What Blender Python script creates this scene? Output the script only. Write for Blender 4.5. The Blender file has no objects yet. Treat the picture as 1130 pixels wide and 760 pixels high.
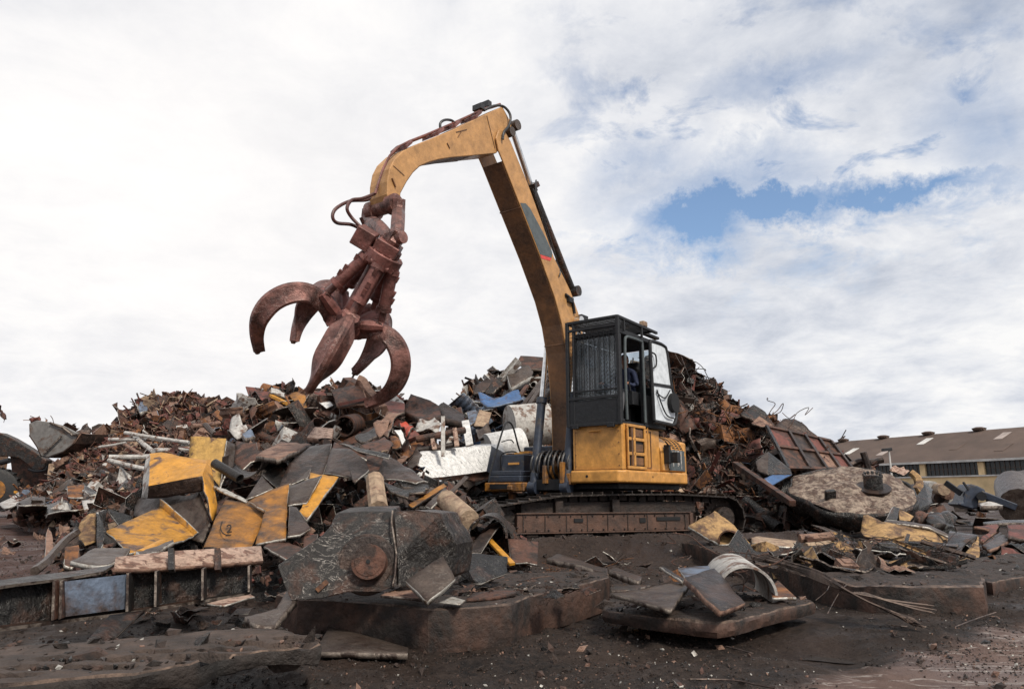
import bpy, bmesh, math, random
from mathutils import Vector, Matrix, noise
random.seed(7)
PI = math.pi
V = Vector
scn = bpy.context.scene
COL = scn.collection

# ---------------------------------------------------------------- camera
FPX = 800.0; CX, CY, HOR = 565.0, 380.0, 547.0
PITCH = math.atan((HOR - CY) / FPX); CAMH = 0.9
cd = bpy.data.cameras.new('camera'); cam = bpy.data.objects.new('camera', cd); COL.objects.link(cam)
cam.location = (0, 0, CAMH); cam.rotation_euler = (PI / 2 + PITCH, 0, 0)
cd.sensor_width = 36; cd.lens = FPX / 1130 * 36; cd.clip_end = 3000; cd.clip_start = 0.05
scn.camera = cam

def ray(x, y):
    u = (x - CX) / FPX; v = (CY - y) / FPX
    return V((u, math.cos(PITCH) - v * math.sin(PITCH), math.sin(PITCH) + v * math.cos(PITCH)))
def P(x, y, d):                       # a point seen at a picture position, standing d metres down the yard
    r = ray(x, y); return V((0, 0, CAMH)) + r * (d / r.y)
def PZ(x, y, z):                      # the same on a level surface at height z
    r = ray(x, y); return V((0, 0, CAMH)) + r * ((z - CAMH) / r.z)
TILES = dict(A=(30, 470, 4.75), B=(150, 470, 4.75), C=(270, 460, 4.75), D=(400, 460, 4.75), E=(480, 540, 4.75),
             G=(420, 400, 4.75), H=(120, 410, 5.65), I=(250, 400, 5.65), J=(500, 460, 5.43), K=(640, 460, 5.43),
             L=(660, 590, 4.708), M=(930, 540, 5.43), N=(0, 440, 4.75), Q=(625, 340, 5.425), R=(0, 560, 3.767),
             S=(250, 560, 3.767), U=(500, 520, 3.767), X=(730, 390, 3.767), W=(730, 560, 3.767), Y=(900, 580, 4.222),
             O=(900, 460, 4.913), Z=(0, 0, 1.0))
def T(t, x, y, d):
    a = TILES[t]
    if d < 1: return PZ(a[0] + x / a[2], a[1] + y / a[2], d)
    return P(a[0] + x / a[2], a[1] + y / a[2], d)

# ---------------------------------------------------------------- materials
def new_mat(name):
    m = bpy.data.materials.new(name); m.use_nodes = True
    nt = m.node_tree; nt.nodes.clear()
    return m, nt
def nd(nt, t, **k):
    n = nt.nodes.new(t)
    for a, b in k.items():
        if a in n.inputs.keys(): n.inputs[a].default_value = b
        else: setattr(n, a, b)
    return n
def ramp(nt, src, pts, interp='LINEAR'):
    r = nt.nodes.new('ShaderNodeValToRGB'); r.color_ramp.interpolation = interp
    e = r.color_ramp.elements
    while len(e) < len(pts): e.new(0.5)
    for el, (p, c) in zip(e, pts):
        el.position = p; el.color = (c if len(c) == 4 else (*c, 1)) if isinstance(c, tuple) else (c, c, c, 1)
    nt.links.new(src, r.inputs[0]); return r
def mixc(nt, fac, a, b, mode='MIX'):
    m = nt.nodes.new('ShaderNodeMix'); m.data_type = 'RGBA'; m.blend_type = mode
    for s, v in ((m.inputs[0], fac), (m.inputs[6], a), (m.inputs[7], b)):
        if isinstance(v, (int, float)): s.default_value = v
        elif isinstance(v, tuple): s.default_value = (*v, 1) if len(v) == 3 else v
        else: nt.links.new(v, s)
    return m.outputs[2]
MATS = {}
def scrap(name, base, under, cover=.5, scale=3.0, rough=.6, metal=.3, bump=.5, dirt=.5, dirtcol=(.018, .012, .009),
          scratch=None, fine=40, coat=0.0, soft=.04, clust=True):
    """weathered surface: a base coat broken by patches of what lies under it, grime and scratches"""
    m, nt = new_mat(name); L = nt.links.new
    tc = nd(nt, 'ShaderNodeTexCoord'); oi = nd(nt, 'ShaderNodeObjectInfo')
    mul = nd(nt, 'ShaderNodeMath', operation='MULTIPLY'); mul.inputs[1].default_value = 57.0
    L(oi.outputs['Random'], mul.inputs[0])
    add = nd(nt, 'ShaderNodeVectorMath', operation='ADD'); L(tc.outputs['Object'], add.inputs[0]); L(mul.outputs[0], add.inputs[1])
    co = add.outputs[0]
    def nz(s, det=8, r=.6, w=None, dist=0):
        n = nd(nt, 'ShaderNodeTexNoise'); n.inputs['Scale'].default_value = s; n.inputs['Detail'].default_value = det
        n.inputs['Roughness'].default_value = r; n.inputs['Distortion'].default_value = dist
        L(w or co, n.inputs['Vector']); return n.outputs['Fac']
    big = nz(scale, 10, .65, dist=.4)
    c = cover
    fac = ramp(nt, big, [(max(0, c - soft), 0.0), (min(1, c + soft), 1.0)]).outputs[0]
    tone = nz(scale * 3.1, 8, .7)
    b2 = mixc(nt, ramp(nt, tone, [(.3, 0.0), (.72, 1.0)]).outputs[0], tuple(x * .62 for x in base), tuple(min(1, x * 1.25) for x in base))
    u2 = mixc(nt, ramp(nt, nz(fine * .5, 6, .7), [(.35, 0.0), (.65, 1.0)]).outputs[0], tuple(x * .45 for x in under), tuple(min(1, x * 1.5) for x in under))
    col = mixc(nt, fac, b2, u2)
    d = ramp(nt, nz(scale * .9 + 1.3, 9, .75), [(.42, 0.0), (.68, 1.0)]).outputs[0]
    dm = nd(nt, 'ShaderNodeMath', operation='MULTIPLY'); L(d, dm.inputs[0]); dm.inputs[1].default_value = dirt
    col = mixc(nt, dm.outputs[0], col, dirtcol)
    if scratch:
        mp = nd(nt, 'ShaderNodeMapping'); mp.inputs['Scale'].default_value = (1.6, 4.5, 3); mp.inputs['Rotation'].default_value = (.4, .7, .9)
        L(co, mp.inputs['Vector'])
        s1 = nz(scratch[1], 5, .6, mp.outputs[0], 1.5)
        f = ramp(nt, s1, [(.49, 0.0), (.5, 1.0), (.512, 0.0)]).outputs[0]
        msk = ramp(nt, nz(scale * .8 + .7, 4, .6), [(.46, 0.12 if clust else 1.0), (.58, 1.0)]).outputs[0]
        fk = nd(nt, 'ShaderNodeMath', operation='MULTIPLY'); L(f, fk.inputs[0]); L(msk, fk.inputs[1])
        fm = nd(nt, 'ShaderNodeMath', operation='MULTIPLY'); L(fk.outputs[0], fm.inputs[0]); fm.inputs[1].default_value = scratch[2]
        col = mixc(nt, fm.outputs[0], col, scratch[0])
    p = nd(nt, 'ShaderNodeBsdfPrincipled'); L(col, p.inputs['Base Color'])
    p.inputs['Metallic'].default_value = metal
    rr = nd(nt, 'ShaderNodeMapRange'); L(nz(scale * 4, 5, .6), rr.inputs[0]); rr.inputs[3].default_value = max(.05, rough - .25); rr.inputs[4].default_value = min(1, rough + .25)
    L(rr.outputs[0], p.inputs['Roughness'])
    if coat: p.inputs['Coat Weight'].default_value = coat
    bp = nd(nt, 'ShaderNodeBump'); bp.inputs['Strength'].default_value = bump; bp.inputs['Distance'].default_value = .016
    h = nd(nt, 'ShaderNodeMath', operation='ADD'); L(nz(fine, 8, .7), h.inputs[0])
    h2 = nd(nt, 'ShaderNodeMath', operation='MULTIPLY'); L(nz(scale * 2, 5, .6), h2.inputs[0]); h2.inputs[1].default_value = 2.5
    L(h2.outputs[0], h.inputs[1]); L(h.outputs[0], bp.inputs['Height']); L(bp.outputs[0], p.inputs['Normal'])
    o = nd(nt, 'ShaderNodeOutputMaterial'); L(p.outputs[0], o.inputs[0])
    MATS[name] = m; return m
scrap('rust', (.12, .052, .033), (.04, .024, .019), .5, 4, .65, .2, .8, .5, scratch=((.34, .22, .16), 2, .35))
scrap('rust_pale', (.26, .15, .105), (.09, .042, .03), .55, 5, .75, .1, .5, .35, scratch=((.5, .42, .36), 2, .4))
scrap('rust_orange', (.24, .095, .03), (.085, .038, .022), .5, 4, .75, .1, .6, .4)
scrap('rust_red', (.17, .055, .042), (.07, .032, .026), .52, 4, .7, .1, .5, .35)
scrap('steel_dark', (.030, .026, .024), (.075, .036, .023), .54, 3.4, .36, .5, .8, .4, scratch=((.35, .33, .3), 3, .6))
scrap('steel_grey', (.095, .069, .055), (.052, .032, .024), .54, 3, .42, .4, .6, .45, scratch=((.35, .33, .3), 3, .5))
scrap('steel_brown', (.075, .046, .035), (.03, .021, .018), .5, 3, .42, .4, .7, .4, scratch=((.32, .26, .22), 2.5, .5))
scrap('tar', (.015, .014, .0135), (.052, .029, .021), .56, 4, .3, .35, 1.0, .35, scratch=((.4, .38, .36), 4, .6))
scrap('cut_edge', (.55, .52, .47), (.2, .15, .11), .56, 14, .45, .4, .3, .3)
scrap('edge_dim', (.22, .18, .15), (.05, .032, .025), .52, 12, .5, .4, .3, .4)
scrap('yellow', (.56, .255, .025), (.09, .042, .026), .60, 3, .5, 0, .3, .22, scratch=((.06, .03, .02), 2.5, .8), soft=.03)
scrap('yellow_old', (.36, .15, .022), (.07, .045, .035), .55, 3.5, .6, 0, .5, .5, scratch=((.05, .03, .02), 2, .5), soft=.1)
scrap('yellow_rust', (.48, .29, .12), (.11, .06, .035), .53, 5, .75, 0, .8, .4, soft=.08)
scrap('cream_flake', (.5, .34, .26), (.19, .1, .07), .53, 12, .7, 0, .8, .35, soft=.03)
scrap('cream_wood', (.42, .3, .2), (.2, .12, .08), .55, 6, .8, 0, .6, .4, soft=.1)
scrap('white', (.72, .71, .69), (.1, .07, .055), .70, 4, .5, 0, .2, .2, scratch=((.03, .03, .035), 2.2, 1.0))
scrap('white_dirty', (.48, .46, .43), (.14, .08, .055), .56, 5, .6, 0, .4, .35, scratch=((.1, .07, .05), 3, .7))
scrap('blue', (.05, .12, .27), (.09, .06, .05), .6, 4, .45, .1, .3, .3)
scrap('blue_grey', (.16, .2, .27), (.07, .05, .045), .56, 4, .45, .3, .4, .3, soft=.08)
scrap('red', (.45, .06, .03), (.12, .05, .03), .6, 4, .5, 0, .3, .2)
scrap('slab', (.092, .047, .032), (.017, .012, .010), .50, 3.6, .7, .05, .7, .5, fine=22, soft=.10)
scrap('slab_top', (.060, .036, .026), (.013, .010, .009), .5, 6, .85, 0, 1.3, .35, fine=26, soft=.15)
scrap('slab_dusty', (.095, .064, .050), (.030, .021, .017), .52, 4, .85, 0, 1.3, .3, fine=26, soft=.15)
scrap('cast_dark', (.020, .0175, .016), (.056, .028, .019), .54, 3.2, .38, .4, .7, .45, scratch=((.42, .38, .34), 4, .8))
scrap('white_cracked', (.74, .73, .71), (.1, .07, .055), .74, 4, .5, 0, .2, .12, scratch=((.03, .03, .035), 1.3, 1.0), clust=False)
scrap('lid_crust', (.40, .31, .24), (.13, .08, .06), .50, 7, .75, 0, 1.6, .8, dirtcol=(.05, .032, .025), soft=.05, scratch=((.07, .045, .035), 2.5, .9))
scrap('slab_dark', (.036, .025, .020), (.012, .010, .009), .5, 4, .7, 0, 1.0, .3, fine=22, soft=.1)
scrap('slab_edge', (.20, .135, .10), (.05, .033, .026), .5, 9, .6, .2, .8, .3, soft=.1)  # worn slab rim, lightened further: an edge highlight put into its colour
scrap('yellow_faded', (.50, .29, .075), (.12, .06, .035), .60, 4, .65, 0, .5, .35, scratch=((.08, .04, .025), 2.0, .6), soft=.03)
scrap('yellow_worn', (.47, .215, .022), (.10, .06, .045), .55, 5, .55, 0, .5, .4, soft=.05)
scrap('rubber', (.015, .015, .016), (.035, .03, .027), .6, 5, .6, 0, .4, .3)
scrap('hose', (.022, .021, .022), (.06, .045, .04), .6, 5, .45, 0, .2, .2)
# excavator coats
scrap('ex_yellow', (.60, .285, .065), (.2, .09, .035), .70, 2.2, .45, 0, .2, .3, dirtcol=(.14, .075, .03), scratch=((.1, .05, .03), 1.6, .35), soft=.03)
scrap('ex_boom', (.50, .265, .10), (.25, .12, .05), .72, 1.6, .5, 0, .15, .18, dirtcol=(.16, .09, .045), scratch=((.09, .05, .035), 2.0, .55), soft=.03)
scrap('ex_under', (.25, .115, .045), (.11, .058, .032), .5, 1.5, .65, 0, .3, .45, dirtcol=(.07, .04, .025), soft=.12)  # boom coat darkened: shade of the undersides put into the colour; also seams, treads
scrap('ex_black', (.011, .012, .015), (.035, .03, .026), .64, 4, .6, .1, .25, .15)
scrap('ex_navy', (.032, .042, .065), (.07, .06, .055), .6, 4, .45, .1, .25, .25)
scrap('ex_grey', (.07, .085, .09), (.09, .07, .05), .68, 3, .5, 0, .2, .15)
scrap('ex_track', (.05, .032, .025), (.024, .019, .017), .5, 4, .6, .3, .7, .4, soft=.12)
scrap('ex_frame', (.12, .062, .042), (.048, .03, .024), .55, 2.5, .65, .1, .5, .4, soft=.12)
scrap('ex_shoe', (.04, .032, .028), (.13, .09, .07), .62, 6, .45, .5, .6, .4)
scrap('grab_red', (.27, .105, .088), (.085, .036, .03), .54, 3.2, .5, .25, .5, .4, scratch=((.42, .3, .26), 3, .5), soft=.12)
scrap('grab_worn', (.30, .14, .115), (.075, .036, .03), .52, 3.4, .42, .4, .5, .5, scratch=((.6, .5, .45), 4, .9), soft=.1)
def simple(name, col, rough=.5, metal=0, trans=0, alpha=1, ior=1.45, emit=None):
    m, nt = new_mat(name); p = nd(nt, 'ShaderNodeBsdfPrincipled')
    p.inputs['Base Color'].default_value = (*col, 1); p.inputs['Roughness'].default_value = rough; p.inputs['Metallic'].default_value = metal
    p.inputs['Transmission Weight'].default_value = trans; p.inputs['IOR'].default_value = ior
    tc = nd(nt, 'ShaderNodeTexCoord'); n = nd(nt, 'ShaderNodeTexNoise'); n.inputs['Scale'].default_value = 9; n.inputs['Detail'].default_value = 6
    nt.links.new(tc.outputs['Object'], n.inputs['Vector'])
    c = mixc(nt, ramp(nt, n.outputs['Fac'], [(.3, 0.0), (.7, 1.0)]).outputs[0], tuple(x * .75 for x in col), tuple(min(1, x * 1.12) for x in col))
    nt.links.new(c, p.inputs['Base Color'])
    o = nd(nt, 'ShaderNodeOutputMaterial'); nt.links.new(p.outputs[0], o.inputs[0]); MATS[name] = m; return m
simple('chrome', (.75, .74, .72), .18, 1.0)
simple('skin', (.42, .2, .13), .55)
simple('shirt', (.03, .04, .085), .85)
simple('trousers', (.10, .10, .11), .85)
simple('hair', (.05, .035, .025), .8)
simple('decal_grey', (.085, .10, .105), .45)
simple('decal_red', (.6, .06, .05), .45)
simple('marker', (.03, .02, .015), .8)
simple('polycarb', (.62, .66, .70), .25)
simple('dark_void', (.008, .008, .009), .7)
def glass(name, col=(.8, .86, .9)):
    m, nt = new_mat(name)
    g = nd(nt, 'ShaderNodeBsdfGlossy'); g.inputs['Roughness'].default_value = .06
    t = nd(nt, 'ShaderNodeBsdfTransparent'); t.inputs['Color'].default_value = (*col, 1)
    d = nd(nt, 'ShaderNodeBsdfDiffuse'); d.inputs['Color'].default_value = (.6, .62, .63, 1)
    tc = nd(nt, 'ShaderNodeTexCoord'); n = nd(nt, 'ShaderNodeTexNoise'); n.inputs['Scale'].default_value = 3; n.inputs['Detail'].default_value = 8
    nt.links.new(tc.outputs['Object'], n.inputs['Vector'])
    r = ramp(nt, n.outputs['Fac'], [(.35, .03), (.75, .28)])
    m1 = nd(nt, 'ShaderNodeMixShader'); nt.links.new(r.outputs[0], m1.inputs[0]); nt.links.new(t.outputs[0], m1.inputs[1]); nt.links.new(d.outputs[0], m1.inputs[2])
    fr = nd(nt, 'ShaderNodeFresnel'); m2 = nd(nt, 'ShaderNodeMixShader'); nt.links.new(fr.outputs[0], m2.inputs[0])
    nt.links.new(m1.outputs[0], m2.inputs[1]); nt.links.new(g.outputs[0], m2.inputs[2])
    o = nd(nt, 'ShaderNodeOutputMaterial'); nt.links.new(m2.outputs[0], o.inputs[0]); MATS[name] = m; return m
glass('pane_dusty')

# ---------------------------------------------------------------- mesh builder (works in world coordinates)
def frame_of(d):
    d = d.normalized(); u = d.orthogonal() if abs(d.z) > .95 else d.cross(V((0, 0, 1)))
    u.normalize(); return d, u, u.cross(d).normalized()
class MB:
    def __init__(s): s.v = []; s.f = []; s.m = []
    def add(s, vs, fs, mi=0):
        o = len(s.v); s.v += [V(v) for v in vs]; s.f += [tuple(i + o for i in f) for f in fs]; s.m += [mi] * len(fs); return s
    def box(s, c, ax, ay, az, mi=0):      # centre and three half-axis vectors
        c = V(c); vs = [c + ax * i + ay * j + az * k for i in (-1, 1) for j in (-1, 1) for k in (-1, 1)]
        fs = [(0, 1, 3, 2), (4, 6, 7, 5), (0, 4, 5, 1), (2, 3, 7, 6), (0, 2, 6, 4), (1, 5, 7, 3)]
        if ax.cross(ay).dot(az) < 0: fs = [f[::-1] for f in fs]
        return s.add(vs, fs, mi)
    def bar(s, a, b, w, h, up=V((0, 0, 1)), mi=0):
        a = V(a); b = V(b); d = (b - a); x = d.cross(up)
        if x.length < 1e-5: x = d.cross(V((1, 0, 0)))
        x.normalize(); y = x.cross(d).normalized()
        return s.box((a + b) / 2, d / 2, x * w / 2, y * h / 2, mi)
    def tube(s, pts, r, n=10, closed=False, caps=True, mi=0):
        pts = [V(p) for p in pts]; N = len(pts)
        rs = r if isinstance(r, (list, tuple)) else [r] * N
        vs = []; prev = None
        for i, p in enumerate(pts):
            a = pts[max(i - 1, 0)]; b = pts[min(i + 1, N - 1)]
            if closed: a = pts[i - 1]; b = pts[(i + 1) % N]
            d = (b - a).normalized()
            if prev is None: _, u, w = frame_of(d)
            else:
                u = prev - d * prev.dot(d)
                u = u.normalized() if u.length > 1e-6 else frame_of(d)[1]
                w = u.cross(d).normalized()
            prev = u
            for k in range(n):
                t = 2 * PI * k / n; vs.append(p + (u * math.cos(t) + w * math.sin(t)) * rs[i])
        fs = []
        for i in range(N if closed else N - 1):
            j = (i + 1) % N
            for k in range(n): fs.append((i * n + k, i * n + (k + 1) % n, j * n + (k + 1) % n, j * n + k))
        if caps and not closed: fs += [tuple(range(n))[::-1], tuple(range((N - 1) * n, N * n))]
        return s.add(vs, fs, mi)
    def cyl(s, a, b, r, r2=None, n=18, mi=0): return s.tube([a, b], [r, r if r2 is None else r2], n, mi=mi)
    def pipe(s, a, b, r, t=.01, n=20, arc=(0, 2 * PI), u0=None, mi=0):       # hollow, open ended
        a = V(a); b = V(b); d, u, w = frame_of(b - a)
        if u0 is not None: u = (u0 - d * u0.dot(d)).normalized(); w = u.cross(d)
        full = abs(arc[1] - arc[0] - 2 * PI) < 1e-4; N = n if full else n + 1; vs = []
        for p in (a, b):
            for rr in (r, r - t):
                for k in range(N):
                    q = arc[0] + (arc[1] - arc[0]) * k / n; vs.append(p + (u * math.cos(q) + w * math.sin(q)) * rr)
        fs = []
        for k in range(n):
            j = (k + 1) % N
            fs += [(k, j, 2 * N + j, 2 * N + k), (N + j, N + k, 3 * N + k, 3 * N + j), (j, k, N + k, N + j), (2 * N + k, 2 * N + j, 3 * N + j, 3 * N + k)]
        if not full: fs += [(0, N, 3 * N, 2 * N), (N - 1, 3 * N - 1, 4 * N - 1, 2 * N - 1)][:2] and [(0, 2 * N, 3 * N, N), (N - 1, 2 * N - 1, 4 * N - 1, 3 * N - 1)]
        return s.add(vs, fs, mi)
    def prism(s, pts, ext, mi=0, side=None):   # flat outline pushed along ext
        pts = [V(p) for p in pts]; n = len(pts); ext = V(ext)
        vs = pts + [p + ext for p in pts]
        s.add(vs, [tuple(range(n)), tuple(range(2 * n - 1, n - 1, -1))], mi)
        o = len(s.v) - 2 * n
        for i in range(n):
            j = (i + 1) % n; s.f.append((o + j, o + i, o + n + i, o + n + j)); s.m.append(mi if side is None else side)
        return s
    def build(s, name, mats, parent=None, smooth=False, bevel=0, solid=0, rim=None, sub=0, segs=1):
        me = bpy.data.meshes.new(name)
        c = sum(s.v, V((0, 0, 0))) / max(1, len(s.v))
        me.from_pydata([v - c for v in s.v], [], s.f)
        if not isinstance(mats, (list, tuple)): mats = [mats]
        for mm in mats: me.materials.append(MATS[mm])
        me.polygons.foreach_set('material_index', s.m)
        bm = bmesh.new(); bm.from_mesh(me); bmesh.ops.recalc_face_normals(bm, faces=bm.faces)
        if smooth:
            for f in bm.faces: f.smooth = True
            for e in bm.edges:
                if len(e.link_faces) == 2 and e.calc_face_angle(0) > .6: e.smooth = False
        bm.to_mesh(me); bm.free()
        o = bpy.data.objects.new(name, me); COL.objects.link(o)
        o['_w'] = list(c)
        if parent is not None:
            o.parent = parent; o.location = c - V(parent['_w'])
        else: o.location = c
        if solid:
            md = o.modifiers.new('thickness', 'SOLIDIFY'); md.thickness = solid; md.offset = 0
            if rim is not None: me.materials.append(MATS[rim]); md.material_offset_rim = len(mats)
        if bevel:
            md = o.modifiers.new('bevel', 'BEVEL'); md.width = bevel; md.segments = segs; md.limit_method = 'ANGLE'; md.angle_limit = .6
            md.harden_normals = False
        return o
def tag(o, label, cat, group=None, kind=None):
    if label: o['label'] = label
    if cat: o['category'] = cat
    if group: o['group'] = group
    if kind: o['kind'] = kind
    return o
def root(name, loc, label, cat, group=None):
    o = bpy.data.objects.new(name, None); COL.objects.link(o); o.location = loc; o['_w'] = list(loc)
    o.empty_display_size = .3
    return tag(o, label, cat, group)
def smoothp(pts, n=6):                       # Catmull-Rom through points
    pts = [V(p) for p in pts]; out = []
    for i in range(len(pts) - 1):
        p0 = pts[max(i - 1, 0)]; p1 = pts[i]; p2 = pts[i + 1]; p3 = pts[min(i + 2, len(pts) - 1)]
        for k in range(n):
            t = k / n
            out.append(.5 * ((2 * p1) + (p2 - p0) * t + (2 * p0 - 5 * p1 + 4 * p2 - p3) * t * t + (3 * p1 - p0 - 3 * p2 + p3) * t ** 3))
    out.append(pts[-1]); return out
# ---------------------------------------------------------------- sky and sun
SUN_AZ = math.radians(148); SUN_EL = math.radians(46)     # compass bearing from +Y: behind the viewer's right shoulder, through thin cloud
sun_dir = V((math.sin(SUN_AZ) * math.cos(SUN_EL), math.cos(SUN_AZ) * math.cos(SUN_EL), math.sin(SUN_EL)))
w = bpy.data.worlds.new('World'); scn.world = w; w.use_nodes = True
nt = w.node_tree; nt.nodes.clear(); L = nt.links.new
sky = nd(nt, 'ShaderNodeTexSky', sky_type='NISHITA'); sky.sun_disc = False
sky.sun_elevation = SUN_EL; sky.sun_rotation = SUN_AZ; sky.air_density = 1.2; sky.dust_density = 1.0; sky.ozone_density = 2.0
tc = nd(nt, 'ShaderNodeTexCoord'); D = tc.outputs['Generated']
sep = nd(nt, 'ShaderNodeSeparateXYZ'); L(D, sep.inputs[0])
def mth(op, a, b=None, c=None, clamp=False):
    n = nd(nt, 'ShaderNodeMath', operation=op); n.use_clamp = clamp
    for i, x in enumerate((a, b, c)):
        if x is None: continue
        if isinstance(x, (int, float)): n.inputs[i].default_value = x
        else: L(x, n.inputs[i])
    return n.outputs[0]
zz = mth('ADD', mth('MAXIMUM', sep.outputs[2], 0.0), .22)
cmb = nd(nt, 'ShaderNodeCombineXYZ'); L(mth('DIVIDE', sep.outputs[0], zz), cmb.inputs[0]); L(mth('DIVIDE', sep.outputs[1], zz), cmb.inputs[1])
cloudv = cmb.outputs[0]
def nz(scale, det, rough, off, vec, dist=0, sc=(1, 1, 1)):
    mp = nd(nt, 'ShaderNodeMapping'); mp.inputs['Location'].default_value = off; mp.inputs['Scale'].default_value = sc; L(vec, mp.inputs['Vector'])
    n = nd(nt, 'ShaderNodeTexNoise'); n.inputs['Scale'].default_value = scale; n.inputs['Detail'].default_value = det
    n.inputs['Roughness'].default_value = rough; n.inputs['Distortion'].default_value = dist
    L(mp.outputs[0], n.inputs['Vector']); return n.outputs['Fac']
# openings in the cloud deck, at fixed compass bearings
ax = mth('DIVIDE', sep.outputs[0], mth('MAXIMUM', sep.outputs[1], .05)); az = mth('DIVIDE', sep.outputs[2], mth('MAXIMUM', sep.outputs[1], .05))
wob = mth('MULTIPLY', mth('SUBTRACT', nz(5.5, 9, .62, (3.1, 1.7, 0), cloudv), .5), .9)
wob2 = mth('MULTIPLY', mth('SUBTRACT', nz(9, 10, .7, (7.1, 5.7, 2), D), .5), .20)
def hole(px, py, rx, ry, tilt=0.0, soft=1.0):
    r = ray(px, py); hx, hz = r.x / r.y, r.z / r.y
    dx = mth('SUBTRACT', ax, hx); dz = mth('SUBTRACT', mth('ADD', az, wob2), hz)
    ct, st = math.cos(tilt), math.sin(tilt)
    u = mth('DIVIDE', mth('ADD', mth('MULTIPLY', dx, ct), mth('MULTIPLY', dz, st)), rx)
    v = mth('DIVIDE', mth('SUBTRACT', mth('MULTIPLY', dz, ct), mth('MULTIPLY', dx, st)), ry)
    q = mth('SQRT', mth('ADD', mth('MULTIPLY', u, u), mth('MULTIPLY', v, v)))
    return mth('MULTIPLY', mth('SUBTRACT', 1.25, mth('ADD', q, wob)), soft, clamp=True)
hs = [hole(768, 248, .09, .055, .25, 1.25), hole(850, 230, .12, .036, .1, 1.1), hole(985, 213, .22, .03, .06, .9), hole(870, 88, .16, .04, .3, .4), hole(800, 205, .2, .06, .2, .45), hole(1080, 150, .12, .10, 0, .35), hole(700, 190, .1, .05, .5, .35),
      hole(1065, 108, .035, .03, 0, .55), hole(1110, 140, .04, .08, 0, .35), hole(728, 182, .09, .045, .5, .35), hole(860, 105, .03, .02, 0, .5), hole(770, 275, .08, .03, .1, .6)]
tot = hs[0]
for h in hs[1:]: tot = mth('MAXIMUM', tot, h)
gapn = ramp(nt, nz(5.2, 10, .62, (8.3, 2.1, 1), cloudv, .4), [(.50, 0.0), (.64, 1.0)]).outputs[0]
gap = mth('MULTIPLY', mth('MULTIPLY', gapn, mth('MAXIMUM', hole(900, 130, .42, .24, 0, 1.4), hole(760, 200, .22, .16, 0, 1.4))), .9)
wisp = nz(7, 10, .65, (1, 4, 2), cloudv, .3)
tot = mth('MULTIPLY', tot, mth('ADD', .25, mth('MULTIPLY', mth('SUBTRACT', 1.0, wisp), 1.9)), clamp=True); tot = mth('MAXIMUM', tot, gap)
# cloud brightness: billows, cooler and greyer away from the bright thin cloud at left, blown out round it
b1 = nz(1.5, 9, .58, (.3, 2.2, 0), cloudv, .5); b2 = nz(5.0, 11, .66, (5, 1, 0), cloudv, .3); b3 = nz(2.2, 7, .55, (2, 9, 4), D, .4, (1, 1, 2.4))
bl = mth('ADD', mth('ADD', mth('MULTIPLY', b1, .42), mth('MULTIPLY', b2, .33)), mth('MULTIPLY', b3, .25))
sd = nd(nt, 'ShaderNodeVectorMath', operation='DOT_PRODUCT'); L(D, sd.inputs[0])
gdir = ray(235, 215).normalized(); sd.inputs[1].default_value = gdir
glow = mth('POWER', mth('MAXIMUM', sd.outputs['Value'], 0.0), 9.0)
shade = ramp(nt, bl, [(.36, (.44, .49, .59)), (.44, (.63, .665, .74)), (.52, (.81, .825, .865)), (.60, (.97, .965, .96))]).outputs[0]
lit = mixc(nt, mth('MULTIPLY', glow, .72, clamp=True), shade, (1.12, 1.08, 1.045))
cloudc = nd(nt, 'ShaderNodeVectorMath', operation='SCALE'); L(lit, cloudc.inputs[0]); cloudc.inputs['Scale'].default_value = 10.0
SKYGAIN = 0.10
skyc = mixc(nt, 1.0, sky.outputs[0], (.90, .92, .96), 'MULTIPLY')
skys = nd(nt, 'ShaderNodeVectorMath', operation='SCALE'); L(skyc, skys.inputs[0]); skys.inputs['Scale'].default_value = 1.6
out = mixc(nt, tot, cloudc.outputs[0], skys.outputs[0])
bg = nd(nt, 'ShaderNodeBackground'); bg.inputs['Strength'].default_value = SKYGAIN; L(out, bg.inputs['Color'])
L(bg.outputs[0], nd(nt, 'ShaderNodeOutputWorld').inputs[0])
sl = bpy.data.lights.new('sun', 'SUN'); so = bpy.data.objects.new('sun', sl); COL.objects.link(so)
sl.energy = 3.6; sl.angle = math.radians(10); sl.color = (1, .93, .82)
so.rotation_euler = sun_dir.to_track_quat('Z', 'Y').to_euler(); so.location = (0, 0, 30)
vs = scn.view_settings; vs.view_transform = 'Standard'; vs.look = 'None'; vs.gamma = 1; vs.exposure = 0.0; vs.use_curve_mapping = False
scn.cycles.max_bounces = 5; scn.cycles.diffuse_bounces = 3

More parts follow.
